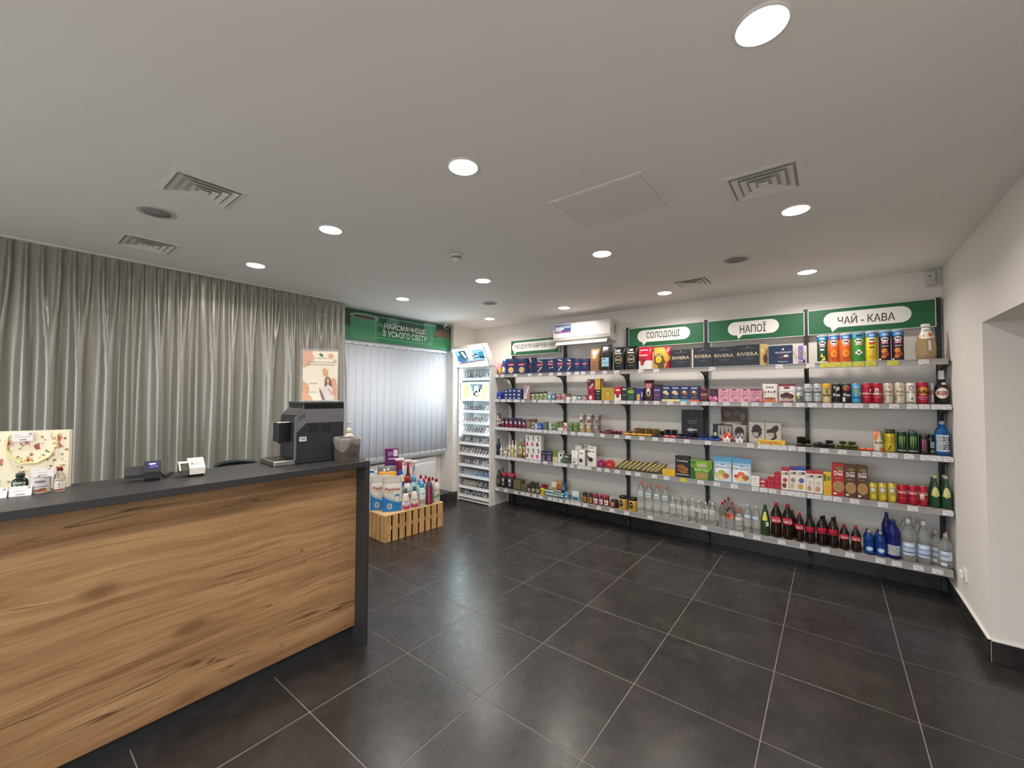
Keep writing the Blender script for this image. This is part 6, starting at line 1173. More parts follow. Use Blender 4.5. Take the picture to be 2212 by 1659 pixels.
    ('jar','olive_jar','jar','large black jar with pink lid on the bottom shelf','#262629',[('r',0.2,0.2,0.62,0.66,'#e4dede'),('e',0.4,0.36,0.17,0.13,'#3a3a3c'),('r',0.25,0.58,0.5,0.63,'#a03a44')],4,[(-1.624,0.012,0.0,0.086,0.204,0.086),(-1.504,0.012,0.0,0.116,0.206,0.116)],{'cap':'#c9304e'}),
    ('box','fish_tin','tin','flat olive gold fish tin in the left stack, bottom shelf','#5a5642',[('r',0,0.65,1,1,'#8a8462')],4,[(-1.373,0.123,0.0,0.122,0.012,0.11),(-1.373,0.012,0.008,0.122,0.037,0.11),(-1.373,0.012,0.045,0.122,0.035,0.11),(-1.373,0.012,0.08,0.122,0.035,0.11),(-1.373,0.012,0.116,0.122,0.023,0.11)],{'group':'fish tins in the left stack'}),
    ('box','fish_tin','tin','flat olive fish tin in the right stack, bottom shelf','#4f4c3c',[('r',0,0.65,1,1,'#807a5c')],4,[(-1.253,0.012,0.0,0.097,0.012,0.1),(-1.252,0.012,0.0123,0.1,0.027,0.1),(-1.252,0.012,0.0396,0.101,0.031,0.1),(-1.251,0.012,0.0709,0.101,0.027,0.1)],{'group':'fish tins in the right stack'}),
    ('tin','food_tin','tin','dark tin with white label on the bottom shelf','#33332f',[('r',0,0.2,1,0.6,'#c9c4b4'),('e',0.5,0.4,0.28,0.11999999999999998,'#5a5448')],4,[(-1.18,0.012,0.0,0.04,0.088,0.04),(-1.115,0.012,0.0,0.055,0.101,0.055),(-1.04,0.012,0.0,0.058,0.105,0.058)],{'cap':'#5f5c52'}),
    ('tin','food_tin','tin','dark tin standing in the back row, bottom shelf','#4a443a',[('r',0,0.2,1,0.6,'#6a6250'),('e',0.5,0.4,0.28,0.11999999999999998,'#8a7a5a')],4,[(-1.205,0.113,0.0,0.062,0.12,0.062),(-1.122,0.102,0.0,0.062,0.117,0.062)],{'cap':'#5a574e'}),
    ('tin','food_tin','tin','yellow tin on the bottom shelf','#d8c12c',[('e',0.5,0.65,0.3,0.14,'#8a7a20'),('r',0.1,0.3,0.9,0.36,'#8a7a20')],4,[(-0.966,0.012,0.0,0.062,0.085,0.062)],{'cap':'#c4b86a'}),
    ('tin','food_tin','tin','dark red tin behind the yellow one, bottom shelf','#8e2438',[('r',0,0.2,1,0.6,'#a03040'),('e',0.5,0.4,0.28,0.11999999999999998,'#d8c0b0')],4,[(-1.003,0.082,0.0,0.061,0.114,0.061),(-0.933,0.075,0.0,0.04,0.121,0.04)],{'cap':'#6a5a54'}),
    ('box','cracker_box','box','orange box with rusks picture standing at the back','#d8954a',[('r',0,0.6,0.5,1,'#e6e2da'),('e',0.7,0.65,0.26,0.25,'#a8683a'),('e',0.3,0.3,0.25,0.2,'#c98044')],4,[(-0.78,0.092,0.0,0.161,0.183,0.04)],{}),
    ('box','cracker_box','box','dark blue box beside the orange rusk box','#2f5f88',[('t','2x',0.5,0.62,0.3,0.6,0.01,'#c9dcea')],4,[(-0.674,0.092,0.0,0.045,0.191,0.04)],{}),
    ('box','sardine_tin','tin','flat green and white tin stacked on the bottom shelf','#5a8f82',[('r',0,0.55,1,1,'#d8dcd4'),('r',0.1,0.1,0.9,0.4,'#3a6a6a')],4,[(-0.875,0.012,0.0,0.065,0.039,0.08),(-0.878,0.012,0.039,0.07,0.039,0.08),(-0.806,0.012,0.0,0.069,0.039,0.08),(-0.806,0.012,0.039,0.069,0.039,0.08)],{'group':'flat green tins stacked on bottom shelf'}),
    ('box','sardine_tin','tin','flat white and blue tin stacked on the bottom shelf','#5a7f98',[('r',0,0.55,1,1,'#d8dcd4'),('r',0.1,0.1,0.9,0.4,'#3a6a6a')],4,[(-0.736,0.133,0.0,0.061,0.012,0.08),(-0.736,0.012,0.003,0.061,0.031,0.08),(-0.736,0.012,0.034,0.061,0.029,0.08),(-0.663,0.133,0.0,0.073,0.012,0.08),(-0.663,0.012,0.006,0.074,0.031,0.08),(-0.663,0.012,0.037,0.074,0.027,0.08)],{'group':'flat white and blue tins on bottom shelf'}),
    ('box','sardine_tin','tin','dark flat tin laid across the top of two stacks','#3a4a5a',[('r',0,0.55,1,1,'#d8dcd4'),('r',0.1,0.1,0.9,0.4,'#3a6a6a')],4,[(-0.711,0.012,0.064,0.102,0.031,0.08)],{}),
    ('tin','food_tin','tin','light blue tin on the bottom shelf','#5a9cc4',[('r',0,0.2,1,0.6,'#3f86b8'),('e',0.5,0.4,0.28,0.11999999999999998,'#d8e4ea')],4,[(-0.592,0.012,0.0,0.059,0.086,0.059)],{'cap':'#a9c0cc'}),
    ('box','sardine_tin','tin','pale aqua carton on the bottom shelf','#a9c4c4',[('r',0,0.55,1,1,'#d8dcd4'),('r',0.1,0.1,0.9,0.4,'#3a6a6a')],4,[(-0.455,0.012,0.0,0.094,0.118,0.07)],{}),
    ('box','sardine_tin','tin','flat yellow green carton at the front of bottom shelf','#c9cf6a',[('r',0,0.4,0.5,1,'#e4e6d8'),('r',0.5,0.2,1,0.8,'#8fae3a')],4,[(-0.495,0.083,0.0,0.084,0.024,0.05),(-0.407,0.083,0.0,0.082,0.035,0.05)],{}),
    ('jar','jam_jar','jar','brown jar of preserve with dark lid, bottom shelf','#4a2c20',[('r',0,0.12,1,0.6,'#a8804f'),('e',0.5,0.36,0.26,0.12,'#6a4424')],4,[(-0.34,0.012,0.0,0.068,0.121,0.068),(-0.262,0.012,0.0,0.065,0.123,0.065)],{'cap':'#3f3330'}),
    ('jar','jam_jar','jar','red jam jar with crimson lid and white label, bottom shelf','#6a1f30',[('r',0.1,0.12,0.9,0.58,'#dcd0d0'),('r',0.2,0.2,0.7,0.4,'#b06a78')],4,[(-0.187,0.012,0.0,0.064,0.127,0.064),(-0.115,0.012,0.0,0.056,0.128,0.056),(-0.048,0.012,0.0,0.064,0.126,0.064)],{'cap':'#a03048'}),
    ('jar','jam_jar','jar','squat dark jar with orange label, bottom shelf','#2e211b',[('r',0.2,0.2,0.62,0.72,'#d89a54'),('r',0.25,0.3,0.55,0.6,'#c07a3a')],4,[(0.043,0.012,0.0,0.094,0.088,0.094)],{'cap':'#3a3028'}),
    ('jar','honey_jar','jar','gold jar with black lid and black bear print, bottom shelf','#c29a3c',[('e',0.42,0.42,0.26,0.22,'#2a2620'),('e',0.42,0.62,0.17,0.1,'#2a2620'),('e',0.42,0.3,0.2,0.1,'#3a342a'),('r',0.25,0.46,0.6,0.52,'#c9a84a')],4,[(0.15,0.012,0.0,0.097,0.151,0.097),(0.269,0.012,0.0,0.103,0.147,0.103)],{'cap':'#232325'}),
    ('bottle','water_bottle','bottle','large clear water bottle with orange cap','#e4ecec',[('r',0.0,0.56,1,0.7,'#9fc8c4'),('e',0.5,0.63,0.34,0.05,'#e4ecea'),('r',0.3,0.61,0.7,0.65,'#c05a6a')],4,[(0.365,0.012,0.0,0.088,0.344,0.088),(0.458,0.012,0.0,0.083,0.332,0.083),(0.549,0.012,0.0,0.083,0.333,0.083),(0.64,0.012,0.0,0.083,0.33,0.083)],{'prof':'water','cap':'#e08a5c','trans':0.92}),
    ('bottle','water_bottle','bottle','small clear water bottle with white cap, bottom shelf','#eef2f0',[('r',0.02,0.52,0.98,0.68,'#d8d8d4'),('r',0.2,0.58,0.8,0.62,'#a8a4a4')],4,[(0.719,0.012,0.0,0.062,0.228,0.062),(0.784,0.012,0.0,0.059,0.226,0.059),(0.85,0.012,0.0,0.061,0.226,0.061),(0.924,0.012,0.0,0.053,0.243,0.053),(0.982,0.012,0.0,0.061,0.228,0.061),(1.047,0.012,0.0,0.061,0.226,0.061),(1.113,0.012,0.0,0.066,0.229,0.066)],{'prof':'water','cap':'#e2e2de','trans':0.92}),
    ('bottle','water_bottle','bottle','small clear water bottle in the back row, bottom shelf','#eef2f0',[('r',0.02,0.52,0.98,0.68,'#d8d8d4'),('r',0.2,0.58,0.8,0.62,'#a8a4a4')],4,[(0.739,0.102,0.0,0.047,0.222,0.047),(0.817,0.102,0.0,0.048,0.221,0.048),(0.984,0.102,0.0,0.046,0.223,0.046),(1.067,0.102,0.0,0.049,0.224,0.049)],{'prof':'water','cap':'#e2e2de','trans':0.92}),
    ('bottle','water_bottle','bottle','clear bottle with crimson cap and olive label, bottom shelf','#dfe4e0',[('r',0,0.46,1,0.58,'#8a8a5a'),('r',0.1,0.5,0.6,0.54,'#4a4a3a')],4,[(1.205,0.012,0.0,0.069,0.251,0.069)],{'prof':'water','cap':'#c02a50','trans':0.92}),
    ('bottle','water_bottle','bottle','clear bottle with red fruit wrap and crimson cap','#e0d8d4',[('r',0,0.46,1,0.74,'#b8684a'),('e',0.4,0.64,0.26,0.09,'#c02a30'),('e',0.7,0.56,0.2,0.08,'#d8a080')],4,[(1.278,0.012,0.0,0.074,0.214,0.074)],{'prof':'water','cap':'#b8244a','trans':0.92}),
    ('bottle','water_bottle','bottle','crimson capped clear bottle in the receding back row','#dcd8d4',[('r',0,0.46,1,0.66,'#6a5a4a')],4,[(1.212,0.089,0.0,0.06,0.262,0.06),(1.234,0.152,0.0,0.055,0.277,0.055),(1.278,0.092,0.0,0.053,0.243,0.053)],{'prof':'water','cap':'#b8244a','trans':0.8}),
    ('bottle','water_bottle','bottle','clear bottle with orange cap, bottom shelf','#e2e6e4',[('r',0.02,0.52,0.98,0.68,'#d8d8d4')],4,[(1.351,0.012,0.0,0.07,0.19,0.07),(1.353,0.092,0.0,0.054,0.207,0.054)],{'prof':'water','cap':'#e0602c','trans':0.92}),
    ('bottle','water_bottle','bottle','ribbed clear bottle with clear cap and bluish label','#dce6ea',[('r',0,0.5,1,0.64,'#a9bccb'),('r',0.1,0.55,0.8,0.6,'#e4e8ea')],4,[(1.428,0.012,0.0,0.068,0.27,0.068),(1.498,0.012,0.0,0.066,0.261,0.066)],{'prof':'ribbed','cap':'#cfd6d8','trans':0.92}),
    ('bottle','lemonade_bottle','bottle','green bottle with yellow lemon label, bottom shelf','#2c4a24',[('p',[(0.2,0.5),(0.8,0.5),(0.72,0.78),(0.3,0.78)],'#c9c440'),('e',0.5,0.6,0.3,0.09,'#dcd860'),('e',0.5,0.72,0.16,0.03,'#e8e6d0'),('r',0.62,0.32,0.86,0.46,'#dcdcd6')],4,[(1.572,0.012,0.0,0.08,0.283,0.08)],{'prof':'lemon','cap':'#2c5a34'}),
    ('bottle','cola_bottle','bottle','large cola bottle with red cap and red label, bottom shelf','#24140f',[('r',0,0.42,1,0.62,'#c0243c'),('t','Coca-Cola',0.5,0.52,0.11,0.8,0.01,'w')],4,[(1.661,0.012,0.0,0.09,0.317,0.09),(1.751,0.012,0.0,0.083,0.319,0.083)],{'prof':'pet','cap':'#c0243c'}),
    ('bottle','cola_bottle','bottle','cola bottle with red cap half hidden behind large ones','#24140f',[('r',0,0.42,1,0.62,'#c0243c')],4,[(1.781,0.102,0.0,0.058,0.249,0.058)],{'prof':'pet','cap':'#a82038'}),
    ('bottle','cola_bottle','bottle','medium cola bottle with red cap, bottom shelf','#24140f',[('r',0,0.42,1,0.62,'#c0243c'),('t','Coca-Cola',0.5,0.52,0.11,0.8,0.01,'w')],4,[(1.841,0.012,0.0,0.068,0.255,0.068)],{'prof':'pet','cap':'#c0243c'}),
    ('bottle','cola_bottle','bottle','medium cola bottle with black cap, bottom shelf','#1e120e',[('r',0,0.42,1,0.62,'#c0243c'),('t','Coca-Cola',0.5,0.52,0.1,0.76,0.01,'#6a1424')],4,[(1.918,0.012,0.0,0.079,0.241,0.079),(2.003,0.012,0.0,0.08,0.254,0.08),(2.082,0.012,0.0,0.077,0.258,0.077)],{'prof':'pet','cap':'#1f1c1c'}),
    ('bottle','cola_bottle','bottle','black capped cola bottle in the row behind, bottom shelf','#1e120e',[('r',0,0.42,1,0.62,'#c0243c')],4,[(2.018,0.102,0.0,0.054,0.244,0.054),(2.095,0.102,0.0,0.041,0.251,0.041)],{'prof':'pet','cap':'#1f1c1c'}),
    ('bottle','cola_bottle','bottle','small cola bottle with red cap, bottom shelf','#24140f',[('r',0,0.42,1,0.62,'#c0243c'),('t','Coca-Cola',0.5,0.52,0.11,0.8,0.01,'w')],4,[(2.158,0.012,0.0,0.066,0.215,0.066),(2.235,0.012,0.0,0.066,0.213,0.066)],{'prof':'pet','cap':'#c0243c'}),
    ('bottle','water_bottle','bottle','small blue water bottle with pale pink cap, bottom shelf','#1f4f9c',[('e',0.5,0.26,0.34,0.1,'#8fb4d8'),('e',0.55,0.25,0.24,0.06,'#d8e4ee'),('r',0,0.1,1,0.16,'#23458a')],4,[(2.32,0.012,0.0,0.069,0.195,0.069),(2.392,0.012,0.0,0.067,0.196,0.067)],{'prof':'water','cap':'#c9a8b4','trans':0.45}),
    ('bottle','water_bottle','bottle','small blue water bottle behind, with dark cap, bottom shelf','#1f4f9c',[],4,[(2.312,0.102,0.0,0.054,0.186,0.054),(2.379,0.102,0.0,0.05,0.197,0.05)],{'prof':'water','cap':'#2a5f4a','trans':0.45}),
    ('bottle','water_bottle','bottle','big deep blue water bottle with grey label, bottom shelf','#202a78',[('r',0,0.1,1,0.36,'#a8acae'),('r',0.5,0.2,0.85,0.32,'#c9cccc'),('r',0.55,0.22,0.8,0.3,'#8a9098')],4,[(2.471,0.012,0.0,0.089,0.31,0.089)],{'prof':'water','cap':'#26347a','trans':0.35}),
    ('bottle','water_bottle','bottle','big deep blue water bottle standing behind, bottom shelf','#202a78',[],4,[(2.438,0.112,0.0,0.067,0.343,0.067)],{'prof':'water','cap':'#26347a','trans':0.35}),
    ('bottle','water_bottle','bottle','big clear water bottle with light blue label, bottom shelf','#dce8ea',[('r',0,0.16,1,0.46,'#b4c4dc'),('r',0.05,0.22,0.95,0.24,'#3f527a'),('r',0.1,0.34,0.9,0.36,'#6a80a8'),('e',0.5,0.4,0.3,0.04,'#dfe6f0')],4,[(2.561,0.012,0.0,0.086,0.333,0.086),(2.647,0.012,0.0,0.08,0.332,0.08)],{'prof':'water','cap':'#cfd4d8','trans':0.92}),
    ('bottle','water_bottle','bottle','clear water bottle in the back row, bottom shelf','#dce8ea',[],4,[(2.541,0.112,0.0,0.049,0.323,0.049),(2.585,0.132,0.0,0.038,0.342,0.038),(2.626,0.132,0.0,0.043,0.328,0.043)],{'prof':'water','cap':'#c4a0aa','trans':0.92}),
    ('bottle','water_bottle','bottle','medium clear water bottle with pale label, right end','#dce8ea',[('r',0,0.24,1,0.5,'#c0ccd8'),('r',0.1,0.34,0.7,0.4,'#8a9ab0'),('r',0.1,0.08,0.5,0.16,'#d8dcd8')],4,[(2.726,0.089,0.0,0.069,0.257,0.069),(2.768,0.012,0.0,0.076,0.257,0.076)],{'prof':'water','cap':'#c9b0b8','trans':0.92}),
    ('bottle','water_bottle','bottle','medium clear water bottle behind, right end','#dce8ea',[],4,[(2.717,0.158,0.0,0.046,0.252,0.046),(2.784,0.102,0.0,0.045,0.255,0.045)],{'prof':'water','cap':'#c9b0b8','trans':0.92}),
]
# ------------------------------------------------------------------ goods on the shelves
PROFILE = {   # (radius, height) as fractions; the last pair is the neck under the cap
    'pet': [(0, 0), (.62, 0), (.82, .012), (.97, .05), (1, .10), (1, .28), (.93, .37), (.93, .41), (1, .46), (1, .60), (.94, .68), (.78, .76), (.55, .835), (.36, .89), (.31, .925), (.31, .945)],
    'water': [(0, 0), (.7, 0), (.93, .02), (1, .06), (1, .16), (.96, .2), (1, .24), (1, .44), (.94, .5), (.98, .54), (1, .58), (1, .66), (.93, .72), (.7, .80), (.44, .875), (.33, .91), (.31, .94)],
    'ribbed': [(0, 0), (.7, 0), (.93, .02), (1, .05), (.93, .1), (1, .15), (.93, .2), (1, .25), (.93, .3), (1, .35), (.93, .4), (1, .46), (1, .62), (.9, .69), (.93, .73), (.72, .79), (.74, .82), (.5, .87), (.36, .91), (.34, .94)],
    'wine': [(0, 0), (.86, 0), (1, .02), (1, .58), (.93, .64), (.62, .71), (.42, .76), (.38, .82), (.36, .96)],
    'longneck': [(0, 0), (.9, 0), (1, .025), (1, .44), (.95, .52), (.78, .60), (.58, .68), (.44, .77), (.36, .86), (.34, .95)],
    'lemon': [(0, 0), (.9, 0), (1, .03), (1, .40), (.92, .50), (.80, .60), (.66, .72), (.5, .82), (.34, .89), (.31, .94)],
    'sauce': [(0, 0), (.9, 0), (1, .025), (1, .56), (.93, .64), (.66, .72), (.42, .79), (.38, .88)],
    'jug': [(0, 0), (.80, 0), (.9, .02), (.98, .15), (1, .28), (.97, .42), (.88, .54), (.72, .66), (.52, .78), (.42, .87), (.40, .95)],
    'jar': [(0, 0), (.9, 0), (1, .04), (1, .68), (.93, .76), (.86, .80), (.86, .83)],
    'tin': [(0, 0), (.96, 0), (1, .03), (1, .97), (.98, 1.0)],
    'can': [(0, 0), (.72, 0), (.78, .012), (.98, .06), (1, .08), (1, .88), (.93, .94), (.84, .975), (.83, .982)],
    'cup': [(0, 0), (.72, 0), (.74, .02), (.96, .93), (1, .94), (1, .965)],
    'tube': [(0, 0), (.97, 0), (1, .01), (1, .955), (.985, .96)],
}
def radius_at(prof, t):
    for (r0, z0), (r1, z1) in zip(prof, prof[1:]):
        if z0 <= t <= z1 and z1 > z0:
            return r0 + (r1 - r0) * (t - z0) / (z1 - z0)
    return prof[-1][0]

def pouch_mesh(w, h, d, kind):
    """front and back sheets of a bag; kind sets how depth falls off with height"""
    n, nz = 10, 9
    zs = [0, .03, .10, .25, .45, .62, .76, .88, .94, 1.0]
    if kind == 'pouch': prof = [.80, .95, 1.0, .94, .80, .62, .42, .16, .05, .05]
    elif kind == 'pillow': prof = [.30, .60, .85, 1.0, 1.0, .95, .82, .55, .25, .10]
    elif kind == 'bag_hang': prof = [.3, .5, .7, .8, .8, .7, .6, .4, .2, .2]
    else: prof = [.98, 1, 1, 1, .98, .92, .74, .36, .10, .06]        # cbag: block bottom, folded top
    def shape(u):
        q = abs(2 * u - 1)
        return (1 - q ** 6) ** .5 if kind == 'cbag' else (1 - q ** 2.6) ** .75
    def wid(t):
        return (1.0 - .05 * sin(pi * min(1, t * 1.1))) if kind != 'cbag' else (1.0 - .02 * t)
    wr = [rnd.uniform(-1, 1) for _ in range(8)]
    def front(u, t, L=0.0):
        k = 0
        while k < len(zs) - 2 and t > zs[k + 1]: k += 1
        a = (t - zs[k]) / (zs[k + 1] - zs[k])
        p = prof[k] + (prof[k + 1] - prof[k]) * a
        dd = max(.0015, d * .5 * p * (.12 + .88 * shape(min(1, max(0, u)))))
        if kind != 'cbag': dd += .02 * d * p * sin(9 * u + wr[0] * 3) * sin(7 * t + wr[1] * 3)
        zt = h * t + (.012 * h * wr[2] * (2 * u - 1) + .008 * h * sin(11 * u + wr[3])) * max(0, t - .8) * 5 * (kind != 'cbag')
        return ((u - .5) * w * wid(t), d * .5 - dd - L, zt)
    mb = MB()
    fv = [front(i / n, t) for t in zs for i in range(n + 1)]
    bv = [(x, d - y, z) for x, y, z in fv]
    m = n + 1
    fs = [(k * m + i, k * m + i + 1, (k + 1) * m + i + 1, (k + 1) * m + i) for k in range(nz) for i in range(n)]
    o = len(fv)
    fs += [(o + k * m + i + 1, o + k * m + i, o + (k + 1) * m + i, o + (k + 1) * m + i + 1) for k in range(nz) for i in range(n)]
    fs += [(i + 1, i, o + i, o + i + 1) for i in range(n)] + [(nz * m + i, nz * m + i + 1, o + nz * m + i + 1, o + nz * m + i) for i in range(n)]
    for k in range(nz):
        fs.append((k * m, (k + 1) * m, o + (k + 1) * m, o + k * m)); fs.append((k * m + n, o + k * m + n, o + (k + 1) * m + n, (k + 1) * m + n))
    mb.add(fv + bv, fs, 0, True)
    return mb, (lambda x, z, L: front(x / w + .5, z / h, L))

ALL = []
def make(shape, name, cat, label, body, shapes, w, h, d, loc, kw):
    rz = kw.get('rz', 0.0)
    tr, metal = kw.get('trans', 0), kw.get('metal', 0)
    if tr > .9: body = '#fbfdfc'
    M = mat(body, .03 if tr > .5 else (.15 if shape == 'bottle' or tr else .42 if shape not in ('can', 'pouch', 'cbag', 'pillow') else .33), metal=metal, trans=tr, ior=1.33 if tr else 1.45)
    cap = kw.get('cap')
    if shape in PROFILE or shape == 'bottle':
        prof = PROFILE[kw.get('prof', shape)]
        r = w / 2
        capz = prof[-1][1]
        pts = [(p * r, z * h) for p, z in prof]
        o = MB().lathe(pts + [(0, pts[-1][1])], 20).build(name, M, None, (loc[0], loc[1] + r, loc[2]), rz)
        if shape == 'bottle':
            cr = prof[-1][0] * r * 1.12
            if kw.get('foil'):
                MB().lathe([(cr * 1.3, .74 * h), (cr * 1.22, .86 * h), (cr * 1.12, .97 * h), (cr, 1.0 * h), (0, 1.0 * h)], 16).build('neck_foil', mat(cap, .4), o)
            else:
                MB().lathe([(cr * .8, (capz - .045) * h), (cr, (capz - .042) * h), (cr, .985 * h), (cr * .9, h), (0, h)], 14).build('cap', mat(cap, .4), o)
        elif shape == 'jar':
            MB().lathe([(.84 * r, .80 * h), (.93 * r, .81 * h), (.95 * r, .96 * h), (.86 * r, h), (0, h)], 18).build('lid', mat(cap, .35), o)
        elif shape == 'can':
            MB().lathe([(.80 * r, .978 * h), (.85 * r, .985 * h), (.84 * r, h), (.78 * r, .998 * h), (.76 * r, .985 * h), (0, .985 * h)], 18).box(-.25 * r, .05 * r, -.1 * r, .1 * r, .986 * h, .994 * h).build('can_end', mat('#b9bbbd', .3, metal=.7), o)
        elif shape == 'cup':
            MB().lathe([(1.0 * r, .955 * h), (1.03 * r, .97 * h), (1.02 * r, h), (0, .992 * h)], 18).build('foil_lid', mat(cap, .35), o)
        elif shape == 'tin':
            MB().lathe([(.98 * r, .985 * h), (1.0 * r, h), (.93 * r, h), (.9 * r, .98 * h), (0, .98 * h)], 18).build('lid', mat(cap, .35, metal=.4), o)
        elif shape == 'tube':
            MB().lathe([(1.0 * r, .945 * h), (1.035 * r, .95 * h), (1.035 * r, .99 * h), (.98 * r, h), (.5 * r, .996 * h), (0, .995 * h)], 20).build('lid', mat(cap, .25, trans=.3), o)
        def surf(x, z, L):
            rr = max(1e-4, radius_at(prof, max(0, min(1, z / h))) * r)
            x = max(-.995 * rr, min(.995 * rr, x * (rr / r)))
            k = (rr + L) / rr
            return (x * k, -sqrt(max(0, rr * rr - x * x)) * k, z)
    elif shape == 'box':
        o = MB().box(-w / 2, w / 2, 0, d, 0, h, bev=min(.0015, h * .1)).build(name, M, None, loc, rz)
        surf = lambda x, z, L: (x, -L, z)
        if kw.get('side'):
            MB().box(w / 2 - .0005, w / 2 + .0006, .002, d - .002, .002, h - .002).build('side_face', mat(kw['side'], .35, metal=.3), o)
    elif shape in ('pouch', 'pillow', 'cbag', 'bag_hang'):
        mb, surf = pouch_mesh(w, h, d, shape)
        o = mb.build(name, M, None, loc, rz)
        if shape == 'cbag':
            MB().box(-w * .49, w * .49, d * .5 - .0045, d * .5 + .0045, h * .955, h * 1.0, bev=.001).build('folded_seal', M, o)
    elif shape == 'bar':
        mb = MB()
        rings = [(0, 1, .12), (.09, .98, .14), (.15, .9, .85), (.2, .93, 1), (.8, .93, 1), (.85, .9, .85), (.91, .98, .14), (1, 1, .12)]
        vs = []
        for y, a, b in rings:
            for q in range(8):
                an = 2 * pi * (q + .5) / 8
                cx = max(-1, min(1, 1.25 * cos(an))); cz = max(-1, min(1, 1.25 * sin(an)))
                vs.append((cx * w * .5 * a, y * d, h / 2 + cz * h * .5 * b))
        fs = [(i * 8 + q, i * 8 + (q + 1) % 8, (i + 1) * 8 + (q + 1) % 8, (i + 1) * 8 + q) for i in range(7) for q in range(8)]
        fs += [tuple(range(8))[::-1], tuple(range(56, 64))]
        mb.add(vs, fs, 0, True)
        o = mb.build(name, M, None, loc, rz)
        surf = lambda x, z, L: (x * .8, d * (.22 + .56 * z / h), h + L)
    elif shape == 'disc':
        r = min(w, h) / 2
        vs = [(0, 0), (r * .96, 0), (r, .003), (r, d - .003), (r * .96, d), (0, d)]
        mb = MB().lathe(vs, 28)
        mb.v = [(x, z, y + r) for x, y, z in mb.v]
        o = mb.build(name, M, None, loc, rz)
        surf = lambda x, z, L: (x * 2 * r / w, -L, z * 2 * r / h)
    elif shape == 'slant':
        mb, s0 = pouch_mesh(.12, .15, .046, 'pillow')
        a = .92
        def tilt(p):                                    # on edge, leaning over to the right like fallen dominoes
            x, y, z = p
            return (z * sin(a) - y * cos(a) - .045, .062 - x, z * cos(a) + y * sin(a))
        mb.v = [tilt(p) for p in mb.v]
        o = mb.build(name, M, None, loc, rz)
        surf = lambda x, z, L: tilt(s0(x / w * .12, z / h * .15, L))
        r_ = None
    elif shape == 'eggs':
        o = empty(name, loc)
        k = 0
        for zz, row in ((.022, [(-.3, .25), (0, .2), (.3, .25), (-.18, .6), (.15, .6)]), (.058, [(-.18, .4), (.14, .42), (0, .75)])):
            for (u, v) in row:
                c = kw['eggs'][k % 3]; k += 1
                MB().lathe([(0, -.021), (.012, -.018), (.020, -.007), (.021, .003), (.014, .016), (.006, .021), (.009, .032), (0, .03)], 12).build('wrapped_candy', mat(c, .3), o, (u * w, v * d + .01, zz))
        c = MB().box(-.03, .03, -.001, .001, 0, .036).build('price_card', mat('#e8e4e2', .6), o, (0, -.006, .0))
        art(c, [('r', .1, .7, .7, .78, '#a8a4aa'), ('r', .3, .2, .8, .4, '#8a868c')], .06, .036, lambda x, z, L: (x, -.001 - L, z), .6, 'print')
        shapes = None
    if shapes:
        art(o, shapes, w, h, surf, .4 if shape != 'bottle' else .3, 'printed_face', .0008 if shape in ('pouch', 'pillow', 'cbag', 'slant') else .0005, shape not in ('box', 'disc', 'bar'))
    tag(o, label, cat)
    if kw.get('group'): o['group'] = kw['group']
    ALL.append(o)
    return o

for (shape, name, cat, label, body, shapes, s, ins, kw) in PRODUCTS:
    for (x, y, z0, w, h, d) in ins:
        make(shape, name, cat, label, body, shapes, w, h, d, (x, YF + y, TOP[s] + z0 + .0004), kw)
# ------------------------------------------------------------------ things on and behind the counter
CZ = 1.1643
def local(name, loc, rz, label, cat, group=None):
    return tag(empty(name, loc, rz), label, cat, group)

# coffee machine: local x to the right, y to the back
cm = local('coffee_machine', (-.599, -1.187, CZ), -radians(4), 'black and grey bean coffee machine at the end of the counter', 'coffee machine')
M_blk, M_gry, M_sil = mat('#2f3133', .35), mat('#77757a', .4, metal=.2), mat('#a3a19c', .3, metal=.7)
W2 = .12
body = [(.118, .004), (.118, .29), (.155, .332), (.412, .332), (.412, .004)]
MB().prism(body, lambda u, v, d: (d, u, v), -W2, W2).build('body', M_blk, cm)
band = [(.116, .19), (.116, .2925), (.153, .3345), (.413, .3335), (.413, .2475), (.176, .248)]
MB().prism(band, lambda u, v, d: (d, u, v), W2, W2 + .002).prism(band, lambda u, v, d: (d, u, v), -W2 - .002, -W2).build('side_band', M_gry, cm)
MB().box(W2 - .006, W2 + .002, .108, .1185, .03, .29).build('front_edge_trim', M_gry, cm)
MB().box(-W2 - .002, -W2 + .006, .108, .1185, .03, .29).build('front_edge_trim', M_gry, cm)
tr = MB().box(-W2, W2, 0, .117, 0, .030, bev=.004).build('drip_tray', M_sil, cm)
MB().box(-W2 + .012, W2 - .012, .012, .112, .0295, .0315).build('tray_grid', mat('#2b2a29', .4), tr)
MB().box(-W2 - .0006, W2 - .004, -.0008, .0, .003, .027).build('tray_front', mat('#4a4b48', .4), tr)
MB().box(-W2, W2, .158, .413, .332, .362, bev=.003).build('bean_hopper', mat('#17181b', .12, coat=.5), cm)
MB().box(-W2 - .001, W2 + .001, .156, .4135, .362, .378, bev=.003).build('hopper_lid', mat('#3a3b3c', .3), cm)
sl = MB().add([(-W2 + .006, .1195, .2935), (W2 - .006, .1195, .2935), (W2 - .006, .1525, .331), (-W2 + .006, .1525, .331)], [(0, 1, 2, 3)])
sl.v = [(x, y - .0015, z + .0015) for x, y, z in sl.v]
sl.build('control_panel', mat('#3b3d3f', .15, coat=.4), cm, recalc=False)
MB().cyl((-W2, .1535, .3335), (W2, .1535, .3335), .0032, 8).build('panel_edge', M_sil, cm)
sp = MB().box(-.055, .035, .045, .118, .135, .25, bev=.004).build('spout', mat('#1e1f21', .3), cm)
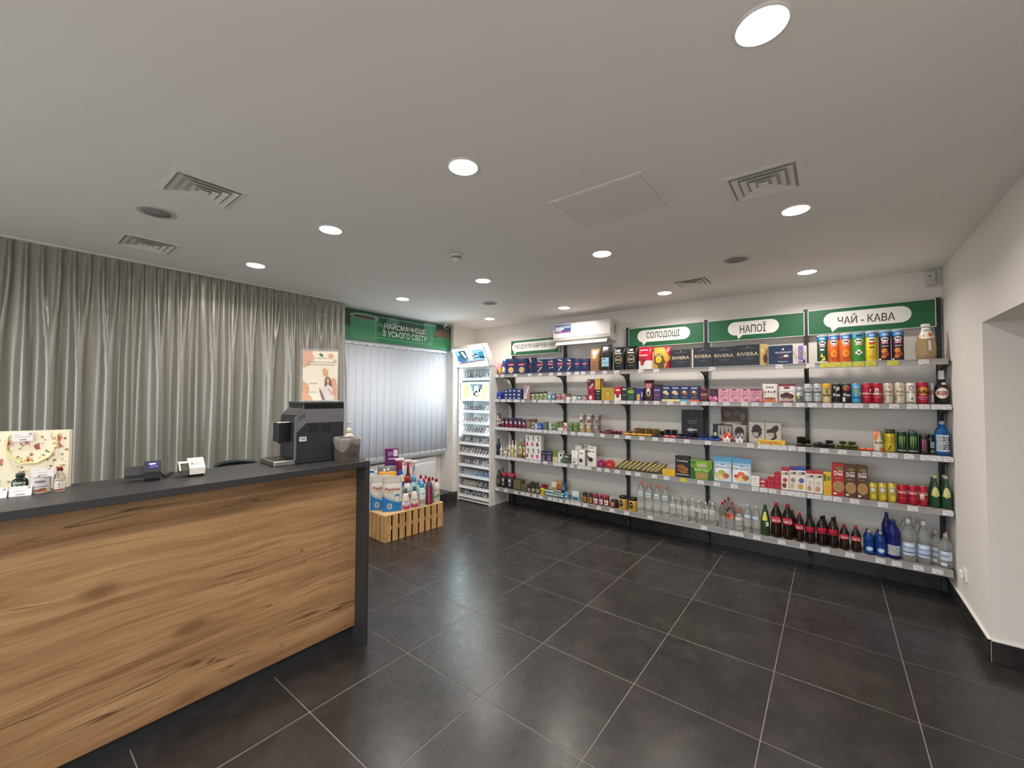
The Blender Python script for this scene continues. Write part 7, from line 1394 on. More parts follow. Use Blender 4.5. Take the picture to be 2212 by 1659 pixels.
MB().box(-.057, .037, .043, .12, .248, .254, bev=.002).box(-.057, -.05, .041, .06, .15, .25, bev=.001).build('chrome_cap', mat('#c9c8c4', .2, metal=.8), sp)
MB().cyl((-.025, .07, .12), (-.025, .07, .136), .006, 10).cyl((.008, .07, .12), (.008, .07, .136), .006, 10).build('nozzle_pair', M_blk, sp)
for k in range(3):
    a = .135 + k * .012
    MB().prism([(a, .262 + k * .008), (a + .004, .264 + k * .008), (a + .004, .292 + k * .009), (a, .29 + k * .009)], lambda u, v, d: (d, u, v), W2 + .002, W2 + .0028).build('vent_slot', mat('#141516', .6), cm)
pf = MB()
for c0 in (.19, .27):
    for k in range(9):
        pf.box(W2, W2 + .0006, c0 + k * .0065, c0 + .003 + k * .0065, .185, .238)
pf.build('vent_slots', mat('#1a1b1d', .7), cm)['kind'] = 'stuff'
art(cm, [('r', 0, 0, 1, 1, 'w')] + [('r', .12 + .1 * k, .25, .12 + .1 * k + (.04 if k % 3 else .07), .85, '#5a5a58') for k in range(8)], .042, .027, lambda x, z, L: (W2 + L, .157 + x, .138 + z), .5, 'barcode_sticker')

# poster in an acrylic stand on top of the machine
ps = local('poster_stand', (-.565, -.888, CZ + .3785), radians(55), 'clear acrylic stand holding a peach coloured poster on the coffee machine', 'poster')
M_acr = mat('#eef4f3', .05, alpha=.10)
MB().box(-.112, .112, -.002, .0, .004, .345, bev=.0005).build('front_sheet', M_acr, ps)
MB().box(-.116, .116, -.045, .045, 0, .004, bev=.001).build('foot', mat('#dfe3e0', .15, trans=.4), ps)
pp = MB().box(-.105, .105, .0006, .0014, .008, .330).build('poster', mat('#f6e9d3', .6), ps)
PE, PB = '#e3a57c', '#efe0c6'
art(pp, [('p', [(0, 1), (.28, 1), (.27, .93), (.33, .88), (.31, .80), (.22, .77), (.16, .70), (.06, .66), (0, .67)], PE), ('e', .80, .90, .09, .055, '#dfb184'), ('e', .92, .80, .05, .04, '#dfb184'),
         ('p', [(0, .40), (.08, .36), (.17, .31), (.19, .22), (.16, .12), (.24, .08), (.3, .0), (0, 0)], PE), ('e', .88, .33, .1, .13, '#dea276'), ('p', [(.66, .1), (.95, .32), (1, .3), (1, .0), (.7, 0)], '#e2ab84'),
         ('p', [(.46, .945), (.49, .96), (.55, .945), (.58, .91), (.58, .89), (.54, .885), (.49, .90), (.46, .93)], '#3f5a34'), ('p', [(.5, .935), (.545, .905), (.55, .91), (.505, .94)], '#7e9a58'),
         ('t', 'NAPOLI', .52, .855, .018, .30, .0, '#5a4a34'), ('t', 'ДІЗНАВАЙСЯ ПРО ВСЕ ПЕРШИМИ', .52, .775, .030, .76, .01, '#55483a'), ('t', 'ПІДПИСУЙСЯ НА НАШ ІНСТАГРАМ!', .52, .725, .030, .80, .01, '#55483a'),
         ('t', 'Скануй QR', .30, .34, .026, .24, .01, '#55483a'), ('t', 'новинки, акції', .27, .165, .022, .28, .005, '#6d5a48'),
         ('p', [(.56, .62), (.60, .66), (.62, .56), (.68, .48), (.66, .47), (.59, .53)], '#d8a470'), ('p', [(.62, .66), (.655, .66), (.67, .55), (.69, .48), (.67, .48), (.635, .56)], '#d8a470'), ('p', [(.70, .63), (.73, .62), (.71, .54), (.70, .48), (.68, .48), (.685, .56)], '#d8a470'),
         # woman in a white top, long light brown hair, arm pointing up to the left
         ('p', [(.64, .42), (.66, .46), (.72, .48), (.78, .46), (.81, .40), (.84, .26), (.83, .18), (.64, .2), (.63, .30)], '#7a5848'), ('e', .725, .40, .042, .052, '#d8a890'), ('r', .70, .30, .75, .36, '#d0a088'),
         ('p', [(.62, .0), (.60, .2), (.64, .27), (.70, .31), (.76, .31), (.84, .27), (.90, .2), (.92, .06), (.90, 0)], '#d9d4d4'), ('p', [(.48, .22), (.50, .24), (.55, .17), (.60, .08), (.66, .02), (.58, 0), (.52, .1)], '#8e6a6a'), ('p', [(.86, .26), (.94, .16), (.88, .08), (.72, .22), (.74, .25), (.86, .15)], '#d8a890'),
         ('p', [(.47, .23), (.50, .26), (.53, .23), (.50, .19)], '#d8a890')],
    .21, .322, lambda x, z, L: (x, .0006 - L, .008 + z), .6, 'print', .0004)

# waste box with plastic liner, soap bottle behind
bn = local('counter_bin', (-.380, -.800, CZ), radians(90 - 6), 'small brown box bin with clear plastic liner on the counter end', 'bin')
bw = .056
b = MB()
b.add([(-bw, -bw, 0), (bw, -bw, 0), (bw, bw, 0), (-bw, bw, 0), (-bw - .004, -bw - .004, .145), (bw + .004, -bw - .004, .145), (bw + .004, bw + .004, .145), (-bw - .004, bw + .004, .145),
       (-bw, -bw, .145), (bw, -bw, .145), (bw, bw, .145), (-bw, bw, .145), (-bw + .004, -bw + .004, .006), (bw - .004, -bw + .004, .006), (bw - .004, bw - .004, .006), (-bw + .004, bw - .004, .006)],
      [(3, 2, 1, 0), (0, 1, 5, 4), (1, 2, 6, 5), (2, 3, 7, 6), (3, 0, 4, 7), (4, 5, 9, 8), (5, 6, 10, 9), (6, 7, 11, 10), (7, 4, 8, 11), (8, 9, 13, 12), (9, 10, 14, 13), (10, 11, 15, 14), (11, 8, 12, 15), (12, 13, 14, 15)])
b.build('box', mat('#544b46', .55, noise=.12), bn)
ln = MB()
rows = []
for k in range(5):
    t = k / 4
    ring = []
    for q in range(40):
        a = 2 * pi * q / 40
        s_ = 1 / max(abs(cos(a)), abs(sin(a)))
        rr = (bw + .005 + .005 * sin(pi * t) + .002 * sin(7 * a + 3 * t)) * s_
        z = .150 - .062 * t * (1 + .38 * sin(2 * a + .7) + .16 * sin(5 * a)) - (.0 if k else -.002)
        ring.append((rr * cos(a), rr * sin(a), z))
    rows.append(ring)
inner = [(x * .90, y * .90, .13) for x, y, z in rows[0]]
rows.insert(0, inner)
vs = [p for r in rows for p in r]
ln.add(vs, [(r * 40 + q, r * 40 + (q + 1) % 40, (r + 1) * 40 + (q + 1) % 40, (r + 1) * 40 + q) for r in range(5) for q in range(40)], 0, True)
ln.build('plastic_liner', mat('#c9c5c0', .1, alpha=.30), bn, recalc=False)
art(bn, [('p', [(.34, .2), (.37, .2), (.37, .42), (.34, .42)], '#2a2624'), ('p', [(.34, .2), (.5, .2), (.5, .24), (.34, .24)], '#2a2624'), ('p', [(.48, .2), (.51, .2), (.51, .42), (.48, .42)], '#2a2624'),
         ('p', [(.58, .2), (.62, .2), (.70, .40), (.68, .46)], '#2a2624'), ('p', [(.78, .2), (.82, .2), (.71, .46), (.67, .42)], '#2a2624')], .112, .145, lambda x, z, L: (x, -bw - .0012 - .0275 * z - L, z), .6, 'stamped_mark')

sc_ = MB().box(-.16, .16, -.12, .12, 0, 1.10, bev=.002).build('side_cabinet', M_anth, None, (-.90, -.56, 0))
MB().box(.1602, .166, -.10, .10, .05, 1.06, bev=.002).build('door', M_anth, sc_)
tag(sc_, 'low dark cabinet hidden behind the end of the counter', 'cabinet')
so = MB().lathe([(0, 0), (.033, 0), (.037, .01), (.037, .15), (.033, .172), (.02, .192), (.016, .198), (.016, .205), (0, .205)], 20).build('soap_bottle', mat('#e3dcc4', .35), None, (-.79, -.545, 1.1005))
MB().lathe([(.0175, .203), (.0185, .205), (.0185, .232), (.012, .236), (0, .236)], 16).build('collar', mat('#ded9cc', .4), so)
MB().cyl((0, 0, .234), (0, 0, .272), .004, 8).box(-.009, .024, -.008, .008, .272, .284, bev=.003).build('pump_head', mat('#d6d6d2', .3), so)
tag(so, 'cream pump soap bottle just behind the plastic lined box', 'soap')

# payment terminals, facing the customer
def terminal(name, loc, rz, label, mb_, md, screen, ext=.097):
    r = local(name, loc, rz, label, 'payment terminal')
    pr = [(.0, .012), (.0, .045), (.012, .052), (.066, .088), (.095, .086), (.10, .06), (.085, .012)]
    MB().prism(pr, lambda u, v, d: (d, u, v), -.030, .034 if ext < .1 else .040).build('body', mb_, r)
    pr2 = [(.012, .018), (.012, .034), (.05, .066), (.09, .066), (.09, .018)]
    MB().prism(pr2, lambda u, v, d: (d, u, v), -ext, -.031).build('printer_end', mb_ if md is None else md, r)
    if md is not None:
        MB().prism([(.045, .0665), (.05, .071), (.095, .071), (.095, .0665)], lambda u, v, d: (d, u, v), -ext - .002, -.031).prism([(.012, .034), (.045, .066), (.05, .071), (.010, .036)], lambda u, v, d: (d, u, v), -ext - .002, -ext + .004).build('printer_rim', mb_, r)
    MB().box(-.028, .03, .01, .08, 0, .012, bev=.002).build('foot', mat('#17181a', .5), r)
    a = atan2(.036, .054); L0 = sqrt(.036 ** 2 + .054 ** 2)
    def surf(x, z, L):
        return (x + .002, .012 + z * cos(a) - L * sin(a), .052 + z * sin(a) + L * cos(a))
    if screen == 'lit':
        lit_art(r, [('r', .20, .15, .84, .92, '#3a3484'), ('r', .30, .60, .68, .74, '#c9c8f0'), ('r', .36, .28, .58, .42, '#8f8cc8'), ('r', .62, .28, .80, .42, '#8f8cc8')], .064, L0, surf, 1.3, 'screen')
    else:
        art(r, [('e', .52, .52, .26, .30, '#a9a698'), ('e', .52, .52, .235, .265, '#e9e5d6'), ('t', '))) )', .52, .52, .22, .2, .01, '#55534c'), ('r', .16, .2, .26, .42, '#6d6b62'), ('r', .3, .2, .72, .23, '#b9b6a8')], .068, L0, surf, .4, 'printed_face')
    return r
tb_ = terminal('payment_terminal', (-.530, -1.728, CZ), radians(80), 'black payment terminal with glowing violet screen on the counter', mat('#2b2b2d', .45), None, 'lit')
MB().tube([(.034, .06, .03), (.046, .05, .005), (.055, .07, .004), (.075, .13, .004), (.09, .20, .004), (.075, .19, .004), (.055, .11, .004), (.036, .075, .02)], .003, 6).build('cable', mat('#18191b', .5), tb_)
terminal('payment_terminal', (-.500, -1.556, CZ), radians(84), 'white payment terminal lying between the black terminal and coffee machine', mat('#e6e2d4', .4), mat('#4f4e48', .3), 'no', .068)

# chair behind the counter: only the rounded top of its back shows
chr_ = local('office_chair', (-1.45, -1.06, 0), radians(65), 'black office chair behind the counter with only its curved top showing', 'chair')
M_ch = mat('#25282b', .3)
n = 16
arc = []
for i in range(n + 1):
    a = pi * i / n
    arc.append((-.15 * cos(a), .03 * (1 - sin(a)), 1.0 + .083 * sin(a) ** .6 if sin(a) > 0 else 1.0))
MB().tube([(-.15, .03, .55)] + arc + [(.15, .03, .55)], .015, 8).build('back_frame', M_ch, chr_)
bk = MB()
bk.add([p for i in range(n + 1) for p in ((arc[i][0] * .92, arc[i][1], .58), (arc[i][0] * .92, arc[i][1], arc[i][2] - .008), (arc[i][0] * .92, arc[i][1] + .012, .58), (arc[i][0] * .92, arc[i][1] + .012, arc[i][2] - .008))],
       [(i * 4, (i + 1) * 4, (i + 1) * 4 + 1, i * 4 + 1) for i in range(n)] + [((i + 1) * 4 + 2, i * 4 + 2, i * 4 + 3, (i + 1) * 4 + 3) for i in range(n)], 0, True)
bk.build('backrest', M_ch, chr_, recalc=False)
MB().box(-.23, .23, -.42, .03, .46, .53, bev=.03).build('seat', M_ch, chr_)
MB().cyl((0, -.2, .10), (0, -.2, .46), .025, 12).build('column', M_blk, chr_)
for k in range(5):
    a = 2 * pi * k / 5
    lg = MB().cyl((0, -.2, .10), (.27 * cos(a), -.2 + .27 * sin(a), .06), .018, 8, r1=.012).build('leg', M_blk, chr_)
    MB().cyl((.27 * cos(a) - .012, -.2 + .27 * sin(a), .027), (.27 * cos(a) + .012, -.2 + .27 * sin(a), .027), .026, 12).build('caster', M_blk, lg)

# gift bag, little bottles, tin and tent cards at the left end
gb = local('gift_bag', (-.705, -2.117, CZ), radians(90 - 20), 'cream floral paper gift bag at the left end of the counter', 'gift bag')
GW, GH, GD = .26, .258, .036
g = MB()
g.add([(-GW / 2, 0, 0), (GW / 2, 0, 0), (GW / 2, GD, 0), (-GW / 2, GD, 0), (-GW / 2, 0, GH), (GW / 2, 0, GH), (GW / 2, GD, GH), (-GW / 2, GD, GH), (GW / 2 - .006, GD / 2, GH), (GW / 2 - .004, GD / 2, 0), (-GW / 2 + .006, GD / 2, GH), (-GW / 2 + .004, GD / 2, 0)],
      [(3, 2, 1, 0), (0, 1, 5, 4), (2, 3, 7, 6), (1, 9, 8, 5), (9, 2, 6, 8), (3, 11, 10, 7), (11, 0, 4, 10)])
g.build('body', mat('#ece2c6', .4), gb)
fl_ = []
fr = random.Random(11)
def leaf(u, v, a, L, c, wd=.3):
    q = GW / GH
    dx, dy = cos(a) * L, sin(a) * L * q
    nx, ny = -sin(a) * L * wd, cos(a) * L * wd * q
    return ('p', [(u, v), (u + dx * .5 + nx, v + dy * .5 + ny), (u + dx, v + dy), (u + dx * .5 - nx, v + dy * .5 - ny)], c)
for (u, v, s_, c) in [(.50, .80, .05, '#dba6a0'), (.62, .72, .055, '#a4464a'), (.86, .86, .06, '#c97a70'), (.90, .72, .05, '#d9a8a0'), (.52, .52, .06, '#e0b070'), (.78, .30, .06, '#d3968a'), (.44, .28, .05, '#c98a80'), (.97, .66, .03, '#b99a58'), (.30, .8, .06, '#d9a8a0'), (.2, .5, .06, '#c97a70')]:
    for k in range(7):
        fl_.append(leaf(u, v, k * .9 + fr.random(), s_ * fr.uniform(.8, 1.2), c, .42))
    fl_.append(('e', u, v, s_ * .3, s_ * .3 * GW / GH, '#8e5a34'))
for k in range(130):
    u, v = fr.uniform(.02, .97), fr.uniform(.04, .95)
    fl_.append(leaf(u, v, fr.uniform(0, 6.3), fr.uniform(.022, .06), fr.choice(['#98904a', '#a89c58', '#7d7a3c', '#8a3c3c', '#b98a58', '#9a5a4a', '#c9b070']), fr.uniform(.2, .4)))
art(gb, fl_, GW, GH, lambda x, z, L: (x, -min(L, .004), z), .4, 'floral_print', .00002)
MB().tube([(-.055 + .0, -.005, GH - .02), (-.06, -.008, GH - .07), (-.045, -.009, GH - .115), (-.01, -.01, GH - .14), (.035, -.01, GH - .14), (.075, -.009, GH - .115), (.095, -.008, GH - .07), (.09, -.005, GH - .02)], .004, 8).build('handle', mat('#e6dfa0', .3), gb)
pc_ = MB().box(-.031, .031, -.0115, -.0105, -.019, .019).build('price_card', mat('#e9e3e2', .5), gb, (-.01, 0, GH - .024))
art(pc_, [('r', .78, .7, .95, .95, '#a7a2a6'), ('r', .08, .72, .5, .76, '#b9b4b8'), ('r', .1, .48, .88, .53, '#a7a2a6'), ('r', .35, .14, .7, .24, '#8a868a')], .062, .038, lambda x, z, L: (x, -.0115 - L, z - .019), .5, 'print')

def face(o_): return o_
jb = MB().lathe([(0, 0), (.022, 0), (.024, .004), (.024, .054), (.021, .062), (.0125, .068), (.0112, .071), (.0112, .078), (0, .078)], 24).build('liqueur_bottle', mat('#15241b', .12), None, (-.615, -2.136, CZ))
MB().lathe([(.010, .072), (.0132, .073), (.0132, .086), (.0115, .088), (0, .088)], 16).build('cap', mat('#22352b', .4), jb)
jbs = lambda r: (lambda x, z, L: ((r + L) * cos(x / r - .12), (r + L) * sin(x / r - .12), z))
art(jb, [('r', 0, 0, 1, 1, '#dcdcd0'), ('r', .08, .12, .92, .88, '#5a6458'), ('e', .5, .52, .34, .33, '#b9bcae'), ('e', .5, .52, .28, .27, '#36503c'), ('p', [(.4, .4), (.5, .7), (.6, .4), (.5, .5)], '#a9b09a')], .034, .028, lambda x, z, L: jbs(.024)(x, z + .025, L), .4, 'printed_label')
tag(jb, 'small dark green liqueur bottle standing behind a white tent card', 'bottle')
cn = MB().lathe([(0, 0), (.029, 0), (.0305, .002), (.0305, .066), (.029, .070), (0, .070)], 28).build('nut_tin', mat('#cfcac8', .35), None, (-.592, -2.080, CZ))
MB().lathe([(.030, .0685), (.0315, .070), (.0315, .076), (.029, .078), (0, .078)], 28).build('lid', mat('#b98a86', .4), cn)
art(cn, [('r', 0, .05, 1, .97, '#d4cfce'), ('p', [(0, .97), (0, .6), (.3, .5), (.7, .5), (1, .62), (1, .97)], '#6f666c'), ('e', .5, .74, .28, .10, '#cfcaca'), ('e', .5, .74, .25, .07, '#7a7076'), ('r', .15, .42, .85, .46, '#7a7274'), ('e', .42, .2, .2, .1, '#a06a44'), ('e', .6, .24, .18, .1, '#8a5434'), ('e', .7, .16, .12, .07, '#b9855a')], .066, .068, lambda x, z, L: ((.0305 + L) * cos(x / .0305 - .12), (.0305 + L) * sin(x / .0305 - .12), z), .4, 'printed_label')
tag(cn, 'grey and white nut tin with a pinkish lid beside the gift bag', 'tin')
vb_ = MB().lathe([(0, 0), (.0155, 0), (.0172, .003), (.0172, .060), (.015, .070), (.0085, .080), (.0078, .094), (0, .094)], 20).build('spirit_bottle', mat('#eef0ec', .04, trans=.95, ior=1.35), None, (-.578, -2.028, CZ))
MB().lathe([(.0078, .089), (.0092, .090), (.0092, .102), (.0085, .104), (0, .104)], 14).build('cap', mat('#8e2030', .4), vb_)
art(vb_, [('r', 0, .0, 1, 1, '#e6dccc'), ('r', 0, 0, 1, .13, '#8e2a34'), ('r', .1, .84, .9, .92, '#8a8578'), ('p', [(.45, .42), (.5, .7), (.57, .56), (.52, .4)], '#a83038'), ('r', .3, .26, .7, .3, '#a9a49a')], .03, .05, lambda x, z, L: ((.0172 + L) * cos(x / .0172 - .12), (.0172 + L) * sin(x / .0172 - .12), z + .004), .4, 'printed_label')
tag(vb_, 'small clear spirit bottle with a dark red cap by the bag corner', 'bottle')
def tent(loc, rz, label):
    c = MB().add([(-.031, 0, 0), (.031, 0, 0), (.031, .012, .039), (-.031, .012, .039), (.031, .025, 0), (-.031, .025, 0)],
                 [(0, 1, 2, 3), (3, 2, 4, 5)]).build('tent_card', mat('#ece8e8', .55), None, loc, rz, recalc=False)
    art(c, [('r', .8, .72, .94, .94, '#a3a2a8'), ('r', .06, .78, .45, .82, '#c0bbc0'), ('r', .15, .5, .6, .55, '#d0a8a4'), ('r', .3, .14, .7, .24, '#a39ea0')], .062, .039, lambda x, z, L: (x, z * .31 - L, z), .5, 'print')
    return tag(c, label, 'card')
tent((-.563, -2.137, CZ), radians(76), 'white tent price card in front of the liqueur bottle')
tent((-.573, -2.202, CZ), radians(76), 'white tent price card at the very left edge of the photo')
tc = MB().box(-.032, .032, 0, .001, 0, .037).build('tent_card', mat('#ece8e8', .55), None, (-.5595, -2.078, CZ + .0705), radians(76))
art(tc, [('r', .72, .78, .9, .94, '#b9b2b4'), ('r', .06, .8, .4, .84, '#c9c4c6'), ('r', .3, .5, .75, .55, '#b9b4b6'), ('r', .35, .16, .7, .26, '#a39ea0')], .062, .037, lambda x, z, L: (x, -L, z), .5, 'print')
tag(tc, 'white price card leaning on top of the nut tin', 'card')

# ------------------------------------------------------------------ pine crate with cleaning goods
KA, KR = Vector((-1.697, .416, 0)), atan2(.998, .06)
kr = local('wooden_crate', KA, KR, 'long pine slatted crate standing upside down by the counter end', 'crate')
M_pine = crate_wood_mat()
KL, KD, KH = .79, .52, .292                    # local x along the front, local y away from the viewer
def kslat(mb, nm='slat'): return mb.build(nm, M_pine, kr)
ns_ = 9
pw = KL / ns_
for i in range(ns_):
    a, b_ = i * pw + .010, (i + 1) * pw - .010
    if i == 0: a = 0
    if i == ns_ - 1: b_ = KL
    kslat(MB().box(a, b_, 0, .012, .001, KH - .012, bev=.002))
    kslat(MB().box(a, b_, KD - .012, KD, .001, KH - .012, bev=.002))
for e, x0 in ((0, 0.0), (1, KL - .012)):
    for i in range(6):
        w_ = (KD - .026) / 6
        kslat(MB().box(x0, x0 + .012, .013 + i * w_ + .008, .013 + (i + 1) * w_ - .008, .001, KH - .012, bev=.002))
for y0 in (.0125, KD - .025):
    kslat(MB().box(.013, KL - .013, y0, y0 + .012, .125, .165, bev=.001), 'rail')
for x0 in (.0125, KL - .0245):
    kslat(MB().box(x0, x0 + .012, .026, KD - .026, .125, .165, bev=.001), 'rail')
MB().box(.014, KL - .014, .0255, .0265, .01, KH - .013).box(.0252, .0262, .026, KD - .026, .01, KH - .013).build('inner_lining', mat('#120e0a', .9), kr)  # near-black sheets stand in for the shade inside the slat gaps
MB().box(-.002, KL + .002, -.002, KD + .002, KH - .0118, KH, bev=.0015).build('top_board', mat('#dcb683', .55, noise=.08), kr)

PROFILE['pump'] = [(0, 0), (.9, 0), (1, .03), (1, .14), (.86, .38), (.66, .60), (.60, .70), (.50, .74), (.34, .77), (.30, .80)]
PROFILE['softener'] = [(0, 0), (.9, 0), (1, .03), (1, .55), (.92, .68), (.66, .76), (.52, .80), (.52, .82)]
PROFILE['squeeze'] = [(0, 0), (.9, 0), (1, .03), (.96, .3), (.88, .52), (.90, .66), (.72, .78), (.42, .85), (.36, .88)]
PROFILE['trigger'] = [(0, 0), (.9, 0), (1, .03), (1, .50), (.80, .62), (.46, .74), (.34, .80), (.34, .84)]
kc, ks = cos(KR), sin(KR)
def kput(shape, u, v, w, h, d, name, cat, label, body, shapes, rz=None, **kw):
    p = KA + Vector((kc * u - ks * v, ks * u + kc * v, KH + .0005))
    kw['rz'] = KR - .45 if rz is None else rz
    if shape in PROFILE or shape == 'bottle':
        return make(shape, name, cat, label, body, shapes, w, h, d, (p.x, p.y - w / 2, p.z), kw)
    return make(shape, name, cat, label, body, shapes, w, h, d, (p.x, p.y, p.z), kw)
def T_(t, cu, cv, th, tw, col, b_=.015): return ('t', t, cu, cv, th, tw, b_, col)
pas = [('r', 0, 0, 1, .27, '#2f7fc0'), ('p', [(0, .27), (0, .44), (.25, .36), (.55, .29), (1, .22), (1, .2), (0, .2)], '#2f7fc0'), ('p', [(0, .44), (0, .5), (.3, .42), (.6, .33), (1, .27), (1, .22), (.55, .29)], '#b9c4cc'),
       ('r', 0, .80, 1, .96, '#b4b0a8'), T_('Passion', .50, .645, .085, .74, '#a82a3a'), T_('GOLD', .36, .56, .05, .30, '#c9b070'),
       ('e', .36, .16, .13, .085, '#c9d4dc'), ('e', .36, .16, .10, .065, '#8fb4d0'), ('p', [(.3, .14), (.36, .24), (.36, .1)], '#a83a54'), ('e', .74, .38, .15, .10, '#b9c0c4'), ('e', .74, .37, .12, .08, '#dfe4e8'), ('p', [(.62, .44), (.86, .44), (.84, .49), (.66, .49)], '#3f7fb0')]
def wput(shape, x, y, w, h, d, name, cat, label, body, shapes, rz, **kw):
    kw['rz'] = rz
    return make(shape, name, cat, label, body, shapes, w, h, d, (x, y, KH + .0005), kw)
wput('cbag', -1.775, .566, .212, .385, .085, 'detergent_bag', 'detergent', 'white and blue washing powder bag, foremost on the pine crate', '#e0dcd0', pas, radians(58))
wput('cbag', -1.935, .515, .205, .385, .080, 'detergent_bag', 'detergent', 'white and blue washing powder bag half behind the foremost one', '#e0dcd0', pas, radians(58))
wput('box', -2.115, .478, .13, .425, .05, 'detergent_box', 'detergent', 'white box with blue top edge at the left back of the crate', '#e8e8e8', [('r', 0, .93, 1, 1, '#3a74a8'), ('r', .1, .6, .9, .7, '#d8e0e8')], radians(58))
wash = [('p', [(.12, .10), (.3, .05), (.7, .05), (.88, .10), (.86, .26), (.65, .20), (.35, .20), (.14, .26)], '#b8506a'), ('e', .5, .27, .24, .07, '#d8b4bc'), T_('Passion', .55, .42, .05, .6, '#4a4048'), ('r', .3, .36, .7, .375, '#a08a90')]
kput('bottle', .297, .06, .108, .235, .1, 'pump_bottle', 'soap', 'cream pump bottle with pink label, left of two on the crate', '#e2d9cf', wash, prof='pump', cap='#3f7a6a')
kput('bottle', .414, .06, .108, .24, .1, 'pump_bottle', 'soap', 'cream pump bottle with pink label, right of two on the crate', '#e2d9cf', wash, prof='pump', cap='#3f7a6a')
kput('bottle', .517, .055, .094, .27, .09, 'softener_bottle', 'softener', 'pale aqua bottle with sky blue cap at front of the crate', '#bcd4d0', [('r', .05, .12, .95, .28, '#c49a84'), ('p', [(.2, .34), (.85, .3), (.95, .6), (.7, .74), (.3, .66)], '#e2e6e4'), T_('Passion', .6, .56, .05, .5, '#5a5a60')], prof='softener', cap='#4fa8dc')
kput('bottle', .62, .055, .092, .315, .09, 'cleaner_bottle', 'cleaner', 'dark grey bottle with magenta stripe and crimson cap on crate', '#5a5758', [('r', .30, .06, .52, .66, '#c02a6a'), ('r', .52, .06, .82, .66, '#8e2450'), ('r', .38, .1, .42, .62, '#d8a8bc')], prof='squeeze', cap='#a01f3c')
kput('bottle', .728, .055, .09, .282, .09, 'dish_soap_bottle', 'dish soap', 'white dish soap bottle with olives and crimson cap, right end', '#ddd8cf', [('e', .35, .26, .24, .07, '#8fa078'), ('e', .66, .3, .2, .09, '#7d9468'), ('e', .5, .2, .2, .05, '#a8b490'), T_('Passion', .5, .56, .05, .66, '#b06a74'), ('r', .3, .48, .6, .5, '#a89a90')], prof='squeeze', cap='#a01f3c')
kput('bottle', .383, .16, .092, .345, .09, 'softener_bottle', 'softener', 'tall white bottle with bright red cap in the second row', '#e6e0e0', [('r', .05, .2, .95, .66, '#d8d0d4'), ('r', .3, .5, .9, .53, '#b06a78'), ('r', .2, .3, .9, .42, '#8e7a84')], prof='softener', cap='#c0243c')
kput('bottle', .295, .18, .07, .338, .07, 'softener_bottle', 'softener', 'slim white bottle with pink cap left of the red capped one', '#dcd4da', [('r', .1, .2, .9, .6, '#a88ab0')], prof='softener', cap='#d8506c')
kput('bottle', .478, .18, .085, .335, .08, 'softener_bottle', 'softener', 'tall aqua bottle with sky blue cap in the second row', '#a9d0dc', [('e', .5, .6, .3, .1, '#d4e4e4')], prof='softener', cap='#5fb4e4')
kput('bottle', .545, .15, .058, .285, .05, 'softener_bottle', 'softener', 'shorter aqua bottle with sky blue cap in the second row', '#a4d4e0', [('e', .5, .6, .3, .1, '#d8e8ec')], prof='softener', cap='#4fa8dc')
kput('bottle', .632, .235, .066, .315, .06, 'dish_soap_bottle', 'dish soap', 'white bottle with crimson cap, leftmost of three at the back', '#d9d4cf', [('r', .2, .3, .8, .6, '#c9b4b4')], prof='squeeze', cap='#a01f3c')
kput('bottle', .705, .235, .062, .298, .06, 'dish_soap_bottle', 'dish soap', 'white bottle with crimson cap, second of three at the back', '#d9d4cf', [('r', .2, .3, .8, .6, '#c9b4b4')], prof='squeeze', cap='#a01f3c')
kput('bottle', .742, .145, .064, .285, .06, 'dish_soap_bottle', 'dish soap', 'white bottle with crimson cap right behind the dark bottle', '#d9d4cf', [('r', .2, .3, .8, .6, '#b9a4a4')], prof='squeeze', cap='#a01f3c')
kput('bottle', .615, .148, .064, .285, .06, 'dish_soap_bottle', 'dish soap', 'white bottle with wide pink red cap behind the aqua bottle', '#e0d8d8', [('r', .2, .3, .8, .6, '#d8b4bc')], prof='softener', cap='#c83a58')
def trig(u, v, w, h, label, body, shapes, capc, yaw=0, **kw):
    o_ = kput('bottle', u, v, w, h * .93, w, 'spray_bottle', 'spray', label, body, shapes, prof='trigger', cap=capc, **kw)
    hh = h * .93
    MB().box(-.055, .045, -.014, .014, hh - .002, hh + .030, bev=.006).box(-.066, -.054, -.009, .009, hh + .008, hh + .026, bev=.003).build('spray_head', mat('#ece6e4', .35), o_)
    MB().prism([(-.034, hh), (-.026, hh), (-.034, hh - .05), (-.042, hh - .045)], lambda u_, v_, d_: (u_, d_, v_), -.006, .006).build('trigger', mat('#b02a40', .4), o_)
    return o_
trig(.405, .335, .115, .545, 'bright blue spray bottle with white trigger head at the back', '#2450b8', [('e', .6, .22, .34, .18, '#d8b4cc'), ('r', .5, .52, .9, .68, '#e8dca0')], '#b02a40')
trig(.505, .32, .085, .515, 'brown spray bottle with white trigger head at the back', '#5a3028', [('r', .1, .12, .9, .4, '#d8b0b4'), ('r', .1, .56, .9, .64, '#b0703a')], '#b02a40')
trig(.60, .335, .072, .49, 'clear pinkish spray bottle behind the brown one', '#d0b4bc', [('e', .5, .34, .3, .12, '#8e8aa0'), ('r', .3, .5, .9, .6, '#b8485c')], '#d8b0b8')
kput('pillow', .208, .285, .205, .405, .045, 'wipes_pack', 'packet', 'yellow and orange crinkled packet behind the powder bags', '#d8962c', [('e', .3, .86, .24, .06, '#e8c444'), ('e', .7, .88, .2, .05, '#e4b03a'), ('p', [(.4, .7), (1, .78), (1, .6), (.5, .6)], '#e4a888'), ('e', .75, .8, .16, .05, '#c9702c')])
kput('pillow', .255, .375, .215, .455, .04, 'foil_pack', 'packet', 'dark silver packet with two white heart marks behind the yellow one', '#77777a', [('e', .36, .90, .06, .035, '#e8e8e6'), ('e', .56, .915, .06, .035, '#e8e8e6')])
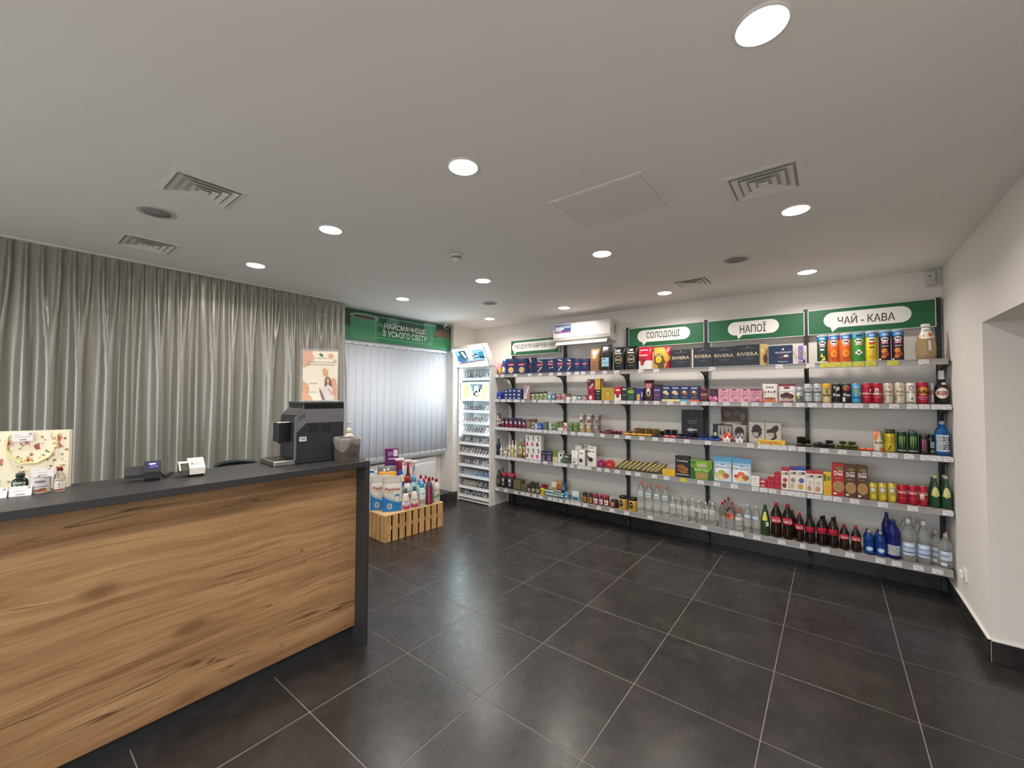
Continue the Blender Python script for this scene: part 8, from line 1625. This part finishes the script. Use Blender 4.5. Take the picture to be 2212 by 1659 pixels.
kput('box', .345, .425, .155, .645, .05, 'tablet_box', 'box', 'tall crimson and purple box at the back of the crate', '#b0244e', [('r', 0, .72, 1, 1, '#5a2a64'), ('p', [(0, .72), (1, .8), (1, .62), (0, .66)], '#7a2a58'), ('r', .62, .86, .94, .98, '#e4d4dc'), ('r', .2, .87, .56, .95, '#9a6aa8'), ('r', .25, .80, .8, .83, '#c9a0c0'), ('r', .15, .70, .7, .73, '#3a2a7a'), ('e', .5, .4, .3, .14, '#c83a5c')])

# ------------------------------------------------------------------ labels: tell look-alikes apart by their order along the row
_by = {}
for o in ALL:
    _by.setdefault((o['label'], o.get('group')), []).append(o)
ORD = ['first', 'second', 'third', 'fourth', 'fifth', 'sixth', 'seventh', 'eighth', 'ninth', 'tenth', 'eleventh', 'twelfth', 'thirteenth', 'fourteenth', 'fifteenth', 'sixteenth', 'seventeenth', 'eighteenth', 'nineteenth', 'twentieth']
NUM = ['zero', 'one', 'two', 'three', 'four', 'five', 'six', 'seven', 'eight', 'nine', 'ten', 'eleven', 'twelve', 'thirteen', 'fourteen', 'fifteen', 'sixteen', 'seventeen', 'eighteen', 'nineteen', 'twenty']
for (lab, grp), os_ in _by.items():
    if len(os_) < 2: continue
    cols_ = {}
    for o in os_:
        cols_.setdefault((round(o.location.x, 2), round(o.location.y, 2)), []).append(o)
    keys = sorted(cols_)
    nst = len(keys)
    for i, kx in enumerate(keys):
        col_ = sorted(cols_[kx], key=lambda o: o.location.z)
        for j, o in enumerate(col_):
            if 'group' not in o: o['group'] = lab.split(',')[0] + ' set'
            t = []
            if nst == 2: t.append('left one' if i == 0 else 'right one')
            elif nst > 2: t.append(f'{ORD[i]} of {NUM[nst]} from left')
            if len(col_) > 1: t.append('bottom' if j == 0 else 'topmost' if j == len(col_) - 1 else f'{ORD[j]} up')
            full = lab + ', ' + ', '.join(t)
            if len(full.split()) > 16:                       # keep within sixteen words: the shelf goes first
                full = re.sub(r',? ?(standing |lying )?(on |in )?(the )?(top|second|third|fourth|bottom) shelf', '', lab) + ', ' + ', '.join(t)
            o['label'] = full
